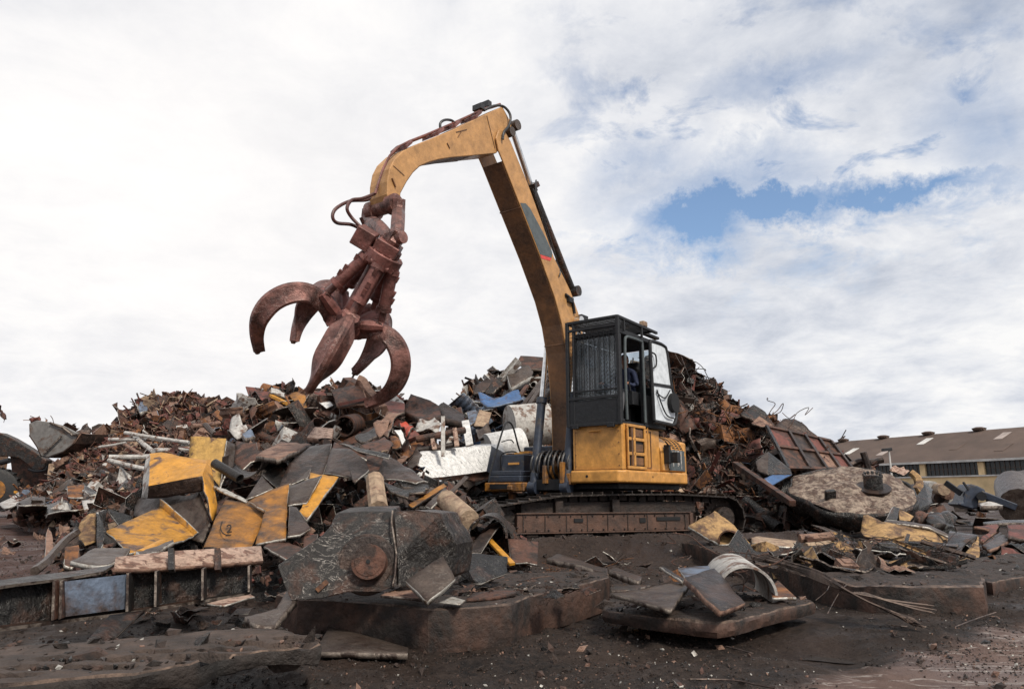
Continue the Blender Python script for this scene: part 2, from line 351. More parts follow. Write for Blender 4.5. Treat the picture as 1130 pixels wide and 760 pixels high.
# ---------------------------------------------------------------- ground
def sstep(a, b, x):
    t = min(1, max(0, (x - a) / (b - a))); return t * t * (3 - 2 * t)
def gh(x, y):
    r = math.hypot(x, y)
    if r > 45: return -.02
    n = noise.fractal(V((x * .55, y * .55, 3)), 1, 2.1, 4) * .05 + noise.fractal(V((x * 2.6, y * 2.6, 8)), 1, 2.1, 4) * .022
    n += abs(noise.noise(V((x * 6, y * 6, 1)))) * .03 + noise.noise(V((x * 13, y * 13, 1))) * .016
    # smoother hard standing at the lower right
    q = sstep(0, .5, 0.77 * x - y + 2.75) * sstep(.5, 1.2, x)
    n *= (1 - .85 * q)
    # ruts
    n -= .03 * math.exp(-((y - 4.6 - .25 * (x - 2)) / .22) ** 2) * (1 - q)
    # spoil heaped against the tracks
    t = (x - 1.86) * .93 + (y - 13.34) * .37; s = -(x - 1.86) * .37 + (y - 13.34) * .93
    n += .31 * math.exp(-((s + 1.78) / .42) ** 2) * sstep(-3.4, -2.2, t) * sstep(4.0, 2.5, t)
    # puddle hollow
    kp = math.exp(-((((x - 1.84) / .34) ** 2 + ((y - 4.52) / .40) ** 2)) ** 2); n = n * (1 - .6 * kp) - .07 * kp
    return n - .005
def grid_coords(lo, hi, stops):
    out = []; x = lo
    while x < hi:
        out.append(x)
        for lim, st in stops:
            if abs(x) < lim: x += st; break
    out.append(hi); return out
xs = grid_coords(-1500, 1500, [(5, .055), (10, .12), (22, .35), (60, 2), (200, 15), (1600, 150)])
ys = []; y = -60
while y < 1800:
    ys.append(y)
    y += 6 if y < -6 else 1 if y < 1 else .045 if y < 9 else .12 if y < 17 else .4 if y < 40 else 5 if y < 100 else 40 if y < 400 else 200
vsn = [(x, y, gh(x, y)) for y in ys for x in xs]; nx = len(xs)
fs = [(j * nx + i, j * nx + i + 1, (j + 1) * nx + i + 1, (j + 1) * nx + i) for j in range(len(ys) - 1) for i in range(nx - 1)]
m, nt = new_mat('yard_soil'); L = nt.links.new
tc = nd(nt, 'ShaderNodeTexCoord'); CO = tc.outputs['Object']
def gn(s, det=8, r=.65, sc=(1, 1, 1), off=(0, 0, 0), dist=0):
    mp = nd(nt, 'ShaderNodeMapping'); mp.inputs['Scale'].default_value = sc; mp.inputs['Location'].default_value = off; L(CO, mp.inputs['Vector'])
    n = nd(nt, 'ShaderNodeTexNoise'); n.inputs['Scale'].default_value = s; n.inputs['Detail'].default_value = det; n.inputs['Roughness'].default_value = r
    n.inputs['Distortion'].default_value = dist; L(mp.outputs[0], n.inputs['Vector']); return n.outputs['Fac']
def mth(op, a, b=None, clamp=False):
    n = nd(nt, 'ShaderNodeMath', operation=op); n.use_clamp = clamp
    for i, x in enumerate((a, b)):
        if x is None: continue
        if isinstance(x, (int, float)): n.inputs[i].default_value = x
        else: L(x, n.inputs[i])
    return n.outputs[0]
sp = nd(nt, 'ShaderNodeSeparateXYZ'); L(CO, sp.inputs[0])
soil = mixc(nt, ramp(nt, gn(1.3), [(.38, 0.0), (.62, 1.0)]).outputs[0], (.011, .0085, .0075), (.060, .037, .027))
soil = mixc(nt, ramp(nt, gn(14, 10, .75), [(.40, 0.0), (.68, .85)]).outputs[0], soil, (.10, .070, .055))
soil = mixc(nt, ramp(nt, gn(.5, 6, .6), [(.5, 0.0), (.66, .55)]).outputs[0], soil, (.016, .013, .012))
# reddish soil further left
left = nd(nt, 'ShaderNodeMapRange'); L(sp.outputs[0], left.inputs[0]); left.inputs[1].default_value = -1.5; left.inputs[2].default_value = -5
far = nd(nt, 'ShaderNodeMapRange'); L(sp.outputs[1], far.inputs[0]); far.inputs[1].default_value = 5; far.inputs[2].default_value = 9
soil = mixc(nt, mth('MULTIPLY', mth('MULTIPLY', left.outputs[0], far.outputs[0]), .8), soil, (.12, .052, .038))
far2 = nd(nt, 'ShaderNodeMapRange'); L(sp.outputs[1], far2.inputs[0]); far2.inputs[1].default_value = 7; far2.inputs[2].default_value = 14
soil = mixc(nt, mth('MULTIPLY', far2.outputs[0], .4), soil, (.055, .032, .025))
# the old concrete hard standing, stained pinkish brown and scratched
q = mth('SUBTRACT', mth('ADD', mth('MULTIPLY', sp.outputs[0], .77), 2.85), sp.outputs[1])
q = mth('ADD', q, mth('MULTIPLY', mth('SUBTRACT', gn(2.2, 8), .5), .9))
qm = nd(nt, 'ShaderNodeMapRange'); qm.interpolation_type = 'SMOOTHSTEP'; L(q, qm.inputs[0]); qm.inputs[1].default_value = 0; qm.inputs[2].default_value = .35
qy = nd(nt, 'ShaderNodeMapRange'); L(sp.outputs[1], qy.inputs[0]); qy.inputs[1].default_value = 9.0; qy.inputs[2].default_value = 7.0
qf = mth('MULTIPLY', qm.outputs[0], qy.outputs[0])
conc = mixc(nt, ramp(nt, gn(3.5, 9, .7), [(.35, 0.0), (.65, 1.0)]).outputs[0], (.105, .062, .049), (.21, .14, .115))
conc = mixc(nt, ramp(nt, gn(2, 4, .5, (1.2, 5, 1), (4, 1, 0), 1.2), [(.57, 0.0), (.60, .75), (.63, 0.0)]).outputs[0], conc, (.5, .44, .4))
conc = mixc(nt, ramp(nt, gn(20, 4, .6, (1, 2.4, 1)), [(.66, 0.0), (.70, .6)]).outputs[0], conc, (.45, .38, .34))
col = mixc(nt, qf, soil, conc)
flk = ramp(nt, gn(75, 2, .5), [(.70, 0.0), (.735, 1.0)]).outputs[0]
col = mixc(nt, mth('MULTIPLY', flk, .35), col, (.25, .21, .19))
p = nd(nt, 'ShaderNodeBsdfPrincipled'); L(col, p.inputs['Base Color'])
wet = ramp(nt, gn(.9, 6, .6, (1, 1, 1), (9, 3, 0)), [(.42, .85), (.58, .38)]).outputs[0]; L(wet, p.inputs['Roughness']); p.inputs['Specular IOR Level'].default_value = .28
bp = nd(nt, 'ShaderNodeBump'); bp.inputs['Strength'].default_value = 1.0; bp.inputs['Distance'].default_value = .05
hh = mth('ADD', mth('MULTIPLY', gn(9, 10, .75), 1.6), mth('MULTIPLY', gn(45, 8, .75), 1.3)); hh = mth('MULTIPLY', hh, mth('SUBTRACT', 1.0, mth('MULTIPLY', qf, .6)))
L(hh, bp.inputs['Height']); L(bp.outputs[0], p.inputs['Normal'])
L(p.outputs[0], nd(nt, 'ShaderNodeOutputMaterial').inputs[0]); MATS['yard_soil'] = m
g = MB(); g.v = [V(v) for v in vsn]; g.f = fs; g.m = [0] * len(fs)
me = bpy.data.meshes.new('ground'); me.from_pydata(vsn, [], fs); me.materials.append(m)
me.polygons.foreach_set('use_smooth', [True] * len(fs))
go = bpy.data.objects.new('ground', me); COL.objects.link(go); tag(go, None, None, kind='structure')
# puddle
m, nt = new_mat('puddle_water'); L = nt.links.new
p = nd(nt, 'ShaderNodeBsdfPrincipled'); p.inputs['Base Color'].default_value = (.03, .026, .024, 1); p.inputs['Roughness'].default_value = .08; p.inputs['Specular IOR Level'].default_value = .9
tcx = nd(nt, 'ShaderNodeTexCoord'); nn = nd(nt, 'ShaderNodeTexNoise'); nn.inputs['Scale'].default_value = 25; L(tcx.outputs['Object'], nn.inputs['Vector'])
bb = nd(nt, 'ShaderNodeBump'); bb.inputs['Strength'].default_value = .05; L(nn.outputs['Fac'], bb.inputs['Height']); L(bb.outputs[0], p.inputs['Normal'])
L(p.outputs[0], nd(nt, 'ShaderNodeOutputMaterial').inputs[0]); MATS['puddle_water'] = m
pc = PZ(893, 717, -.066); zmin = min(gh(pc.x + a, pc.y + b) for a in (-.2, -.1, 0, .1, .2) for b in (-.15, 0, .15))
pts = [V((pc.x + math.cos(t) * (.36 + .05 * math.sin(3 * t) + .03 * math.sin(8 * t)), pc.y + math.sin(t) * (.36 + .05 * math.cos(5 * t)), -.064)) for t in [2 * PI * k / 40 for k in range(40)]]
tag(MB().add(pts, [tuple(range(40))]).build('puddle', 'puddle_water'), None, None, kind='structure')
# ---------------------------------------------------------------- material handler
OX = V((1.4, 14.5, 0)); FV = V((-.6, -.8, 0)); LV = V((.8, -.6, 0)); ZV = V((0, 0, 1))
def W(f, l, z): return OX + FV * f + LV * l + ZV * z
def PL(x, y, l0):                     # picture position -> point on the machine plane l = l0
    r = ray(x, y); o = V((0, 0, CAMH)); t = (l0 - (o - OX).dot(LV)) / r.dot(LV); return o + r * t
def fbox(mb, f0, f1, l0, l1, z0, z1, mi=0):
    return mb.box(W((f0 + f1) / 2, (l0 + l1) / 2, (z0 + z1) / 2), FV * ((f1 - f0) / 2), LV * ((l1 - l0) / 2), ZV * ((z1 - z0) / 2), mi)
EX = root('material_handler', OX, 'big yellow crawler material handler with caged cab and raised boom holding a red five-tine grapple', 'excavator')
# --- undercarriage
TV = V((.93, .37, 0)).normalized(); SV = V((-.37, .93, 0)).normalized()
def U_(t, s, z): return OX + TV * t + SV * s + ZV * z
def ubox(mb, t0, t1, s0, s1, z0, z1, mi=0):
    return mb.box(U_((t0 + t1) / 2, (s0 + s1) / 2, (z0 + z1) / 2), TV * ((t1 - t0) / 2), SV * ((s1 - s0) / 2), ZV * ((z1 - z0) / 2), mi)
def track(sc):
    ti, ri, zi = -2.25, .33, .42; ts, rs, zs = 2.2, .38, .50
    path = []
    N = 200
    raw = []
    for k in range(13): a = PI / 2 + PI * k / 12; raw.append((ti + ri * math.cos(a), zi + ri * math.sin(a)))
    raw.append((0, .07)); 
    for k in range(13): a = -PI / 2 + PI * k / 12; raw.append((ts + rs * math.cos(a), zs + rs * math.sin(a)))
    raw += [(1.1, .93), (0, .925), (-1.2, .90)]
    raw.append(raw[0])
    seg = [math.dist(raw[i], raw[i + 1]) for i in range(len(raw) - 1)]; tot = sum(seg); ns = 56
    mb = MB(); mb2 = MB()
    for k in range(ns):
        q = tot * k / ns; i = 0
        while q > seg[i]: q -= seg[i]; i += 1
        a, b = raw[i], raw[i + 1]; u = q / seg[i]; t = a[0] + (b[0] - a[0]) * u; z = a[1] + (b[1] - a[1]) * u
        dt, dz = (b[0] - a[0]) / seg[i], (b[1] - a[1]) / seg[i]
        d = TV * dt + ZV * dz; n = TV * dz * -1 + ZV * dt; n = -n if (V((t - 0, 0, z - .5)).dot(V((-dz, 0, dt))) < 0) else n
        c = U_(t, sc, z)
        mb.box(c, d * (tot / ns * .49), SV * .31, n * .014); mb.box(c + n * .03 - d * .05, d * .012, SV * .30, n * .025)
        mb2.box(c - n * .06, d * (tot / ns * .40), SV * .05, n * .045)
    return mb, mb2
for sc in (-1.25, 1.25):
    a, b = track(sc)
    tr = a.build('track', 'ex_shoe', EX); b.build('track_chain', 'ex_track', tr)
    sg = -1 if sc < 0 else 1
    m = MB(); ubox(m, -2.0, 1.5, sc - .22, sc + .22, .30, .60)
    ubox(m, -2.02, 1.44, sc + sg * .22, sc + sg * .235, .275, .30); ubox(m, -2.02, 1.44, sc + sg * .22, sc + sg * .25, .595, .62)
    ubox(m, 1.40, 1.46, sc + sg * .2, sc + sg * .25, .28, .6)
    fr = m.build('track_frame', 'ex_frame', EX, bevel=.008)
    m = MB()
    for t0, t1, z0, z1 in ((-.95, -.78, .46, .52), (1.0 - .3, 1.2, .47, .53), (.35, .47, .44, .52)): ubox(m, t0, t1, sc + sg * .205, sc + sg * .238, z0, z1)
    m.build('slot', 'dark_void', fr)
    for k in range(9): m = MB(); ubox(m, -1.9 + .4 * k, -1.885 + .4 * k, sc + sg * .22, sc + sg * .232, .31, .59); m.build('weld_bead', 'ex_track', fr)
    m = MB()
    for k in range(16):
        for z_ in (.335, .565): c_ = U_(-1.85 + .21 * k, sc + sg * .22, z_); m.cyl(c_, c_ + SV * sg * .022, .014, n=6)
    m.build('frame_bolts', 'ex_track', fr)
    m = MB(); ubox(m, -1.9, 1.6, sc - .15, sc + .15, .6, .80); ubox(m, -.2, -.05, sc + sg * .15, sc + sg * .24, .60, .84); ubox(m, -1.3, -1.15, sc + sg * .15, sc + sg * .24, .6, .82)
    m.build('track_guard', 'ex_track', EX, bevel=.01)
    for tt in (-1.2, .5): MB().cyl(U_(tt, sc - .1, .82), U_(tt, sc + .1, .82), .07).build('carrier_roller', 'ex_track', EX, smooth=True)
    for k in range(7): MB().cyl(U_(-1.7 + k * .52, sc - .16, .22), U_(-1.7 + k * .52, sc + .16, .22), .11).build('track_roller', 'ex_track', EX, smooth=True)
    MB().cyl(U_(-2.25, sc - .12, .42), U_(-2.25, sc + .12, .42), .30, n=28).cyl(U_(-2.25, sc - .15, .42), U_(-2.25, sc + .15, .42), .1).build('idler', 'ex_track', EX, smooth=True)
    m = MB()
    pts = []
    for k in range(48):
        a2 = 2 * PI * k / 48; r = .35 if k % 2 else .295; pts.append(U_(2.2 + r * math.cos(a2), sc - .04, .50 + r * math.sin(a2)))
    m.prism(pts, SV * .08); m.cyl(U_(2.2, sc - .24, .5), U_(2.2, sc + .24, .5), .2, n=26).cyl(U_(2.2, sc - .27, .5), U_(2.2, sc + .27, .5), .13, n=26)
    sk = m.build('sprocket', 'ex_track', EX, smooth=True)
    m = MB()
    for k in range(14):
        a2 = 2 * PI * k / 14; c = U_(2.2 + .235 * math.cos(a2), sc + sg * .04, .5 + .235 * math.sin(a2)); m.cyl(c, c + SV * sg * .02, .013, n=6)
    m.build('sprocket_bolts', 'steel_grey', sk)
m = MB(); ubox(m, -1.0, 1.0, -1.05, 1.05, .42, .80); ubox(m, -.5, .5, -.95, .95, .8, .92)
m.build('chassis', 'ex_track', EX, bevel=.03)
MB().cyl(W(0, 0, .9), W(0, 0, 1.10), .72, n=40).build('slewing_ring', 'ex_track', EX, smooth=True)
# --- upper deck
m = MB(); fbox(m, -1.6, .95, -1.4, 1.3, 1.02, 1.12); fbox(m, -1.5, 1.2, -.42, .42, 1.0, 1.20)
m.build('deck', 'ex_black', EX, bevel=.01)
m = MB()
def skirt(f0, f1, l0, l1, z0=1.12, z1=1.34, r=.0): fbox(m, f0, f1, l0, l1, z0, z1)
m.prism([W(1.22, .47, 1.125), W(1.22, 1.44, 1.125), W(1.08, 1.55, 1.125), W(-1.45, 1.55, 1.125), W(-1.7, 1.35, 1.125), W(-1.7, .6, 1.125), W(-1.6, .47, 1.125)], ZV * .22)
sk = m.build('skirt', 'ex_yellow', EX, bevel=.035, segs=3)
m = MB()
for f in (.86, ): m.cyl(W(1.222, .82, 1.24), W(1.20, .82, 1.24), .025)
m.cyl(W(.1, 1.552, 1.24), W(.1, 1.53, 1.24), .02); m.build('hole', 'dark_void', sk)
# cab pedestal and side cupboards
m = MB(); fbox(m, .30, 1.15, .5, 1.5, 1.35, 2.16)
ped = m.build('cab_pedestal', 'ex_yellow', EX, bevel=.012, segs=2)
m = MB(); m.tube(smoothp([W(1.152, .86, 2.03), W(1.19, .88, 2.03), W(1.19, 1.05, 2.03), W(1.152, 1.07, 2.03)], 4), .012, 8); fbox(m, 1.15, 1.158, .84, 1.09, 2.0, 2.06)
m.build('grab_handle', 'ex_yellow', ped)
m = MB(); fbox(m, -.40, .28, .5, 1.47, 1.35, 2.12)
cb = m.build('side_cupboard', 'ex_yellow', EX, bevel=.02, segs=2)
m = MB()
for l_ in (.56, 1.44):
    for z_ in (1.42, 1.62, 1.82, 2.02): m.cyl(W(1.15, l_, z_), W(1.158, l_, z_), .012, n=6)
m.build('bolts', 'ex_under', ped)
m = MB(); fbox(m, 1.15, 1.1535, .52, 1.48, 1.353, 1.362); fbox(m, 1.15, 1.1535, .545, .553, 1.37, 2.14); fbox(m, .34, 1.1, 1.5, 1.503, 1.352, 1.362); m.build('panel_seam', 'ex_under', ped)
def fram(mb, f0, f1, z0, z1, w_, l0=1.5, l1=1.535, mi=0):
    fbox(mb, f0, f1, l0, l1, z0, z0 + w_, mi); fbox(mb, f0, f1, l0, l1, z1 - w_, z1, mi); fbox(mb, f0, f0 + w_, l0, l1, z0 + w_, z1 - w_, mi); fbox(mb, f1 - w_, f1, l0, l1, z0 + w_, z1 - w_, mi)
m = MB(); fbox(m, .33, .99, 1.485, 1.505, 1.37, 2.13)
dr = m.build('step_door', 'ex_black', EX)
m = MB(); fram(m, .30, 1.02, 1.36, 2.15, .055, 1.507, 1.545)
fbox(m, .355, .965, 1.507, 1.54, 1.60, 1.66); fbox(m, .355, .965, 1.507, 1.54, 1.86, 1.92); fbox(m, .70, .76, 1.507, 1.54, 1.42, 2.09)
m.build('step_frame', 'ex_yellow', dr, bevel=.01)
m = MB(); fbox(m, .80, .86, 1.507, 1.54, 1.42, 2.09)
for z in (1.44, 1.68, 1.94): fbox(m, .38, .68, 1.506, 1.515, z, z + .13)
m.build('tread', 'ex_under', dr)
m = MB(); fram(m, -.02, .24, 1.40, 2.08, .02, 1.472, 1.485); m.build('door_seam', 'ex_under', cb)
m = MB(); m.tube([W(.27, 1.56, 1.40), W(.27, 1.56, 2.12)], .012, 8); m.build('hand_rail', 'ex_yellow', EX, smooth=True); m = MB(); m.tube([W(1.04, 1.56, 1.42), W(1.04, 1.56, 2.10)], .010, 8); m.build('hand_rail', 'ex_yellow', EX, smooth=True)
# engine hood, rounded over the shoulder
def hood(f0, f1, l1, z0, z1, r=.32, n=10):
    prof = [(l1, z0)] + [(l1 - r + r * math.cos(a), z1 - r + r * math.sin(a)) for a in [PI / 2 * k / n for k in range(n + 1)]] + [(-.9, z1), (-.9, z0)]
    return MB().prism([W(f1, l, z) for l, z in prof], FV * (f0 - f1))
hd = hood(-.42, -1.5, 1.5, 1.36, 2.04, .36).build('engine_hood', 'ex_yellow', EX, bevel=.02, smooth=True)
m = MB()
for kf, f in enumerate((-.98, -1.16, -1.34)):
    for k in range(9):
        a = PI / 2 * (.18 + .09 * k); c = W(f, 1.5 - .36 + .366 * math.cos(a), 2.04 - .36 + .366 * math.sin(a)); n_ = LV * math.cos(a) + ZV * math.sin(a); tdir = -LV * math.sin(a) + ZV * math.cos(a)
        m.box(c, FV * .062, tdir * .012, n_ * .006)
m.build('vent_slots', 'dark_void', hd)
m = MB()
for f in (-.88, -1.07, -1.25, -1.43):
    m.tube([W(f, 1.5 - .36 + .368 * math.cos(a), 2.04 - .36 + .368 * math.sin(a)) for a in [PI / 2 * k / 10 for k in range(11)]], .014, 6)
m.build('vent_rib', 'ex_yellow', hd, smooth=True)
m = MB(); fbox(m, -1.44, -.72, 1.5, 1.515, 1.38, 1.78); pn = m.build('side_panel', 'ex_grey', EX, bevel=.004)
m = MB()
rr = random.Random(5)
for k in range(16):
    f = -1.3 + .62 * rr.random(); wdt = .012 + .03 * rr.random(); hh_ = .08 + .3 * rr.random(); fbox(m, f, f + wdt, 1.5155, 1.518, 1.78 - hh_, 1.775)
m.build('peeled_paint', 'white_dirty', pn)
m = MB(); fbox(m, -.58, -.50, 1.5, 1.62, 1.50, 1.86); fbox(m, -.70, -.58, 1.5, 1.75, 1.52, 1.72); m.bar(W(-.55, 1.6, 1.83), W(-.3, 1.64, 1.90), .03, .03)
m.build('mirror_bracket', 'ex_black', EX, bevel=.01)
# counterweight
pts = []
for k in range(25):
    a = PI * k / 24; pts.append(W(-1.5 - .95 * math.sin(a) ** .8, 1.42 * math.cos(a), 1.12))
m = MB().prism(pts, ZV * .86); m.build('counterweight', 'ex_yellow', EX, bevel=.05, segs=3)
# --- right hand deck: boxes, steps, rail
m = MB(); fbox(m, .15, .9, -1.35, -.78, 1.30, 1.70)
tb = m.build('tool_box', 'ex_navy', EX, bevel=.02, segs=2)
m = MB(); fbox(m, .9, .93, -1.15, -.9, 1.50, 1.54); m.build('latch', 'ex_yellow', tb)
m = MB(); fbox(m, .2, .8, -1.3, -.85, 1.70, 1.735); fbox(m, .35, .5, -1.2, -.95, 1.735, 1.78); m.build('tool_box_lid', 'yellow', tb, bevel=.01)
m = MB(); fbox(m, .3, 1.25, -1.40, -.62, 1.16, 1.28); st = m.build('front_box', 'ex_navy', EX, bevel=.015)
m = MB(); fbox(m, .3, 1.22, -1.38, -.64, 1.285, 1.37); m.build('front_box_lid', 'ex_navy', st, bevel=.01)
m = MB(); fbox(m, .25, 1.3, -1.45, -.5, .98, 1.15); fbox(m, 1.3, 1.34, -1.1, -.75, 1.0, 1.1)
sb_ = m.build('step_beam', 'yellow_old', EX, bevel=.02)
m = MB(); fbox(m, 1.30, 1.345, -1.28, -.86, 1.03, 1.12); m.build('step_tread', 'ex_black', sb_)
m = MB(); fbox(m, 1.05, 1.12, -1.0, -.85, .72, .97); fbox(m, 1.02, 1.1, -.2, -.1, .7, .97); m.build('hanging_bracket', 'rust_orange', EX, bevel=.01)
m = MB(); m.tube(smoothp([W(1.28, -1.38, 1.0), W(1.22, -1.36, 1.35), W(1.0, -1.30, 2.0), W(.86, -1.28, 2.30), W(.74, -1.27, 2.36), W(.62, -1.25, 2.25), W(.5, -1.22, 1.9), W(.42, -1.2, 1.72)], 6), .018, 8)
m.build('hand_rail', 'ex_black', EX, smooth=True); m = MB()
m.tube(smoothp([W(.95, -1.3, 1.95), W(.8, -1.2, 2.0), W(.62, -1.24, 1.95)], 5), .012, 6)
m.tube(smoothp([W(.9, -1.35, 1.45), W(.95, -1.3, 1.70), W(.8, -1.1, 1.76), W(.7, -1.0, 1.66)], 5), .015, 6)
m.build('hose', 'ex_black', EX, smooth=True)
m = MB(); fbox(m, -.9, .1, -1.38, -.5, 1.12, 1.9); m.build('fuel_tank', 'ex_navy', EX, bevel=.03, segs=2)
# boom foot gear
m = MB()
for k in range(9):
    l = -.42 + .10 * k; a0 = random.uniform(-.05, .05)
    m.tube(smoothp([W(.98 + a0, l, 1.14), W(1.22 + a0, l + .02, 1.35), W(1.18, l + .03, 1.62 + a0), W(.95, l + .02, 1.72), W(.7, l, 1.5)], 5), .018 + .006 * (k % 2), 7)
m.build('hydraulic_hoses', 'hose', EX, smooth=True)
m = MB(); fbox(m, .85, 1.28, -.10, -.02, 1.12, 1.45); fbox(m, .85, 1.28, .28, .36, 1.12, 1.5); fbox(m, 1.0, 1.22, .36, .47, 1.1, 1.3)
m.build('boom_foot_bracket', 'yellow_old', EX, bevel=.01)
# --- boom
bp_ = [(.72, 1.15), (.72, 1.7), (.74, 2.4), (.80, 3.06), (.90, 3.6), (1.05, 4.12), (1.28, 4.58), (1.79, 5.31), (2.44, 6.14), (2.92, 6.76), (3.04, 6.90), (3.12, 7.12), (3.05, 7.30), (2.90, 7.38), (2.70, 7.24), (2.17, 6.61), (1.68, 5.94),
       (1.30, 5.38), (.74, 4.86), (.45, 4.46), (.22, 3.9), (.12, 3.3), (.12, 2.5), (.22, 1.8), (.38, 1.15)]
def boom_poly(l): return [W(f, l, z) for f, z in bp_]
H = .24
m = MB(); n = len(bp_)
A_ = boom_poly(H); B_ = boom_poly(-H)
# side plates with the section closed by a recessed belly (fork at the tip)
tip = list(range(9, 15))
m.add(A_, [tuple(range(n))], 0); m.add([p - LV * .03 for p in A_], [tuple(range(n))[::-1]], 0)
m.add(B_, [tuple(range(n))[::-1]], 0); m.add([p + LV * .03 for p in B_], [tuple(range(n))], 0)
for base in (0, 2 * n):
    for i in range(n):
        j = (i + 1) % n; m.f.append((base + i, base + j, base + n + j, base + n + i)); m.m.append(0)
bo = m.build('boom', 'ex_boom', EX, bevel=.006)
m = MB()
def belly(i0, i1, ins, mat):
    q = [];
    for i in range(i0, i1 + 1):
        f, z = bp_[i]; q.append((f, z))
    vs = [W(f, H - .03, z) for f, z in q] + [W(f, -H + .03, z) for f, z in q]; k = len(q)
    m.add(vs, [(i, i + 1, k + i + 1, k + i) for i in range(k - 1)])
belly(0, 9, 0, 0); u = m.build('boom_underside', 'ex_under', bo, solid=.03)  # belly in the darkened coat, its shade painted in
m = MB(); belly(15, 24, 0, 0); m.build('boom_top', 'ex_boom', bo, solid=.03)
m = MB()
for i, q in ((7.9, 0), (4.3, 0)):
    a = bp_[int(i)]; b = bp_[int(i) + 1]; t = i - int(i); f, z = a[0] + (b[0] - a[0]) * t, a[1] + (b[1] - a[1]) * t
    m.bar(W(f + .012, H, z + .0), W(f + .012, -H, z), .02, .02, ZV)
m.build('weld_seam', 'ex_under', bo)
# decal on the side plate
dz = H + .002
def D_(x, y, dl=0): return PL(x, y, dz + dl)
m = MB(); m.prism([D_(574, 224), D_(580, 224.5), D_(585, 230), D_(602, 262), D_(609.5, 279), D_(608.5, 284.5), D_(596, 280.5)], LV * .003); m.build('grey_decal', 'decal_grey', bo)
m = MB(); m.prism([D_(596, 280.9), D_(608.6, 284.9), D_(607, 288), D_(597.3, 285)], LV * .003); m.build('red_decal', 'decal_red', bo)
# --- boom lift cylinders (one each side)
for sg in (-1, 1):
    l = sg * .36
    top = W(.62, l, 4.25); bot = W(1.18, l, 1.05)
    d = (top - bot); m = MB().cyl(bot, bot + d * .53, .085, n=20).cyl(bot + d * .50, bot + d * .535, .105, n=20)
    m.cyl(bot - LV * .08, bot + LV * .08, .12)
    cy = m.build('lift_cylinder', 'ex_navy', EX, smooth=True)
    MB().cyl(bot + d * .535, top, .05, n=18).cyl(top - LV * .06, top + LV * .06, .09).build('piston_rod', 'chrome', cy, smooth=True)
# --- stick
q = .19
sp_ = [(554.5, 117.6), (563.7, 134.7), (565.8, 146.6), (559.7, 156), (548, 169), (522, 171.5), (498, 173.7), (484, 175.8), (471.6, 179.5), (463, 183.5), (456, 190), (449, 200), (442, 213), (441.5, 226), (436, 232), (430, 228), (427.3, 214), (427.5, 200), (430, 186), (435, 176), (445, 166.5), (458, 160), (498, 144), (534.7, 126.8)]
SA = [PL(x, y, q) for x, y in sp_]
m = MB().prism(SA, -LV * 2 * q); sk_ = m.build('stick', 'ex_boom', EX, bevel=.012, segs=2)
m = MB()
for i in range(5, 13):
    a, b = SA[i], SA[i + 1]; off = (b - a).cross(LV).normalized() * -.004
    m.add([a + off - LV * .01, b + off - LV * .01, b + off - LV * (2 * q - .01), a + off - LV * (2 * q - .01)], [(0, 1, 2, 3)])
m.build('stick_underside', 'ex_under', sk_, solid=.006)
def PS(x, y, l=None): return PL(x, y, q if l is None else l)
m = MB()      # weld lines and marks on the flank
for a, b, w_ in (((537, 128), (546, 164), .018), ((434, 183), (446, 194), .014), ((503, 146), (515, 143), .022), ((509, 145), (505, 152), .016), ((493, 158), (496, 164), .03), ((432, 197), (436, 207), .05)):
    MB().bar(PS(*a), PS(*b), .012, w_, LV).build('weld_mark', 'ex_under', sk_)
m = MB(); tp = PL(552, 150, 0); m.cyl(tp - LV * .29, tp + LV * .29, .09).cyl(PL(560, 142, 0) - LV * .25, PL(560, 142, 0) + LV * .25, .10); m.build('pivot_pin', 'steel_grey', EX, smooth=True)
m = MB()
for l in (-.12, .0, .10):
    m.tube([PL(x, y - 3 - (l + .1) * 6, l) for x, y in ((552, 119), (534, 124.5), (498, 141), (470, 153), (452, 160), (440, 166), (430, 176), (423, 190), (418, 205), (414, 218))], .018, 7)
for x, y in ((520, 131), (497, 141), (478, 149.5), (443, 164), (424, 190)):
    m.box(PL(x, y - 1.5, 0), LV * .18, (PL(x + 4, y - 3.6, 0) - PL(x, y, 0)) * .8, ZV * .03)
pp = m.build('hydraulic_pipes', 'grab_red', EX, smooth=True)
m = MB(); m.tube(smoothp([PL(486, 143, .1), PL(486, 136, .1), PL(491, 132.5, .1), PL(498, 133, .1), PL(502, 136, .1)], 5), .022, 8); m.build('hose_loop', 'hose', EX, smooth=True); m = MB()
m.tube(smoothp([PL(534, 122, .12), PL(545, 117, .15), PL(556, 118, .2), PL(563, 127, .26), PL(562, 138, .27), PL(556, 146, .28), PL(555, 154, .28)], 6), .024, 8)
m.box(PL(528, 119, .05), LV * .1, FV * .05, ZV * .05); m.box(PL(536, 116.5, -.05), LV * .1, FV * .05, ZV * .06)
m.build('hose_loop', 'hose', EX, smooth=True)
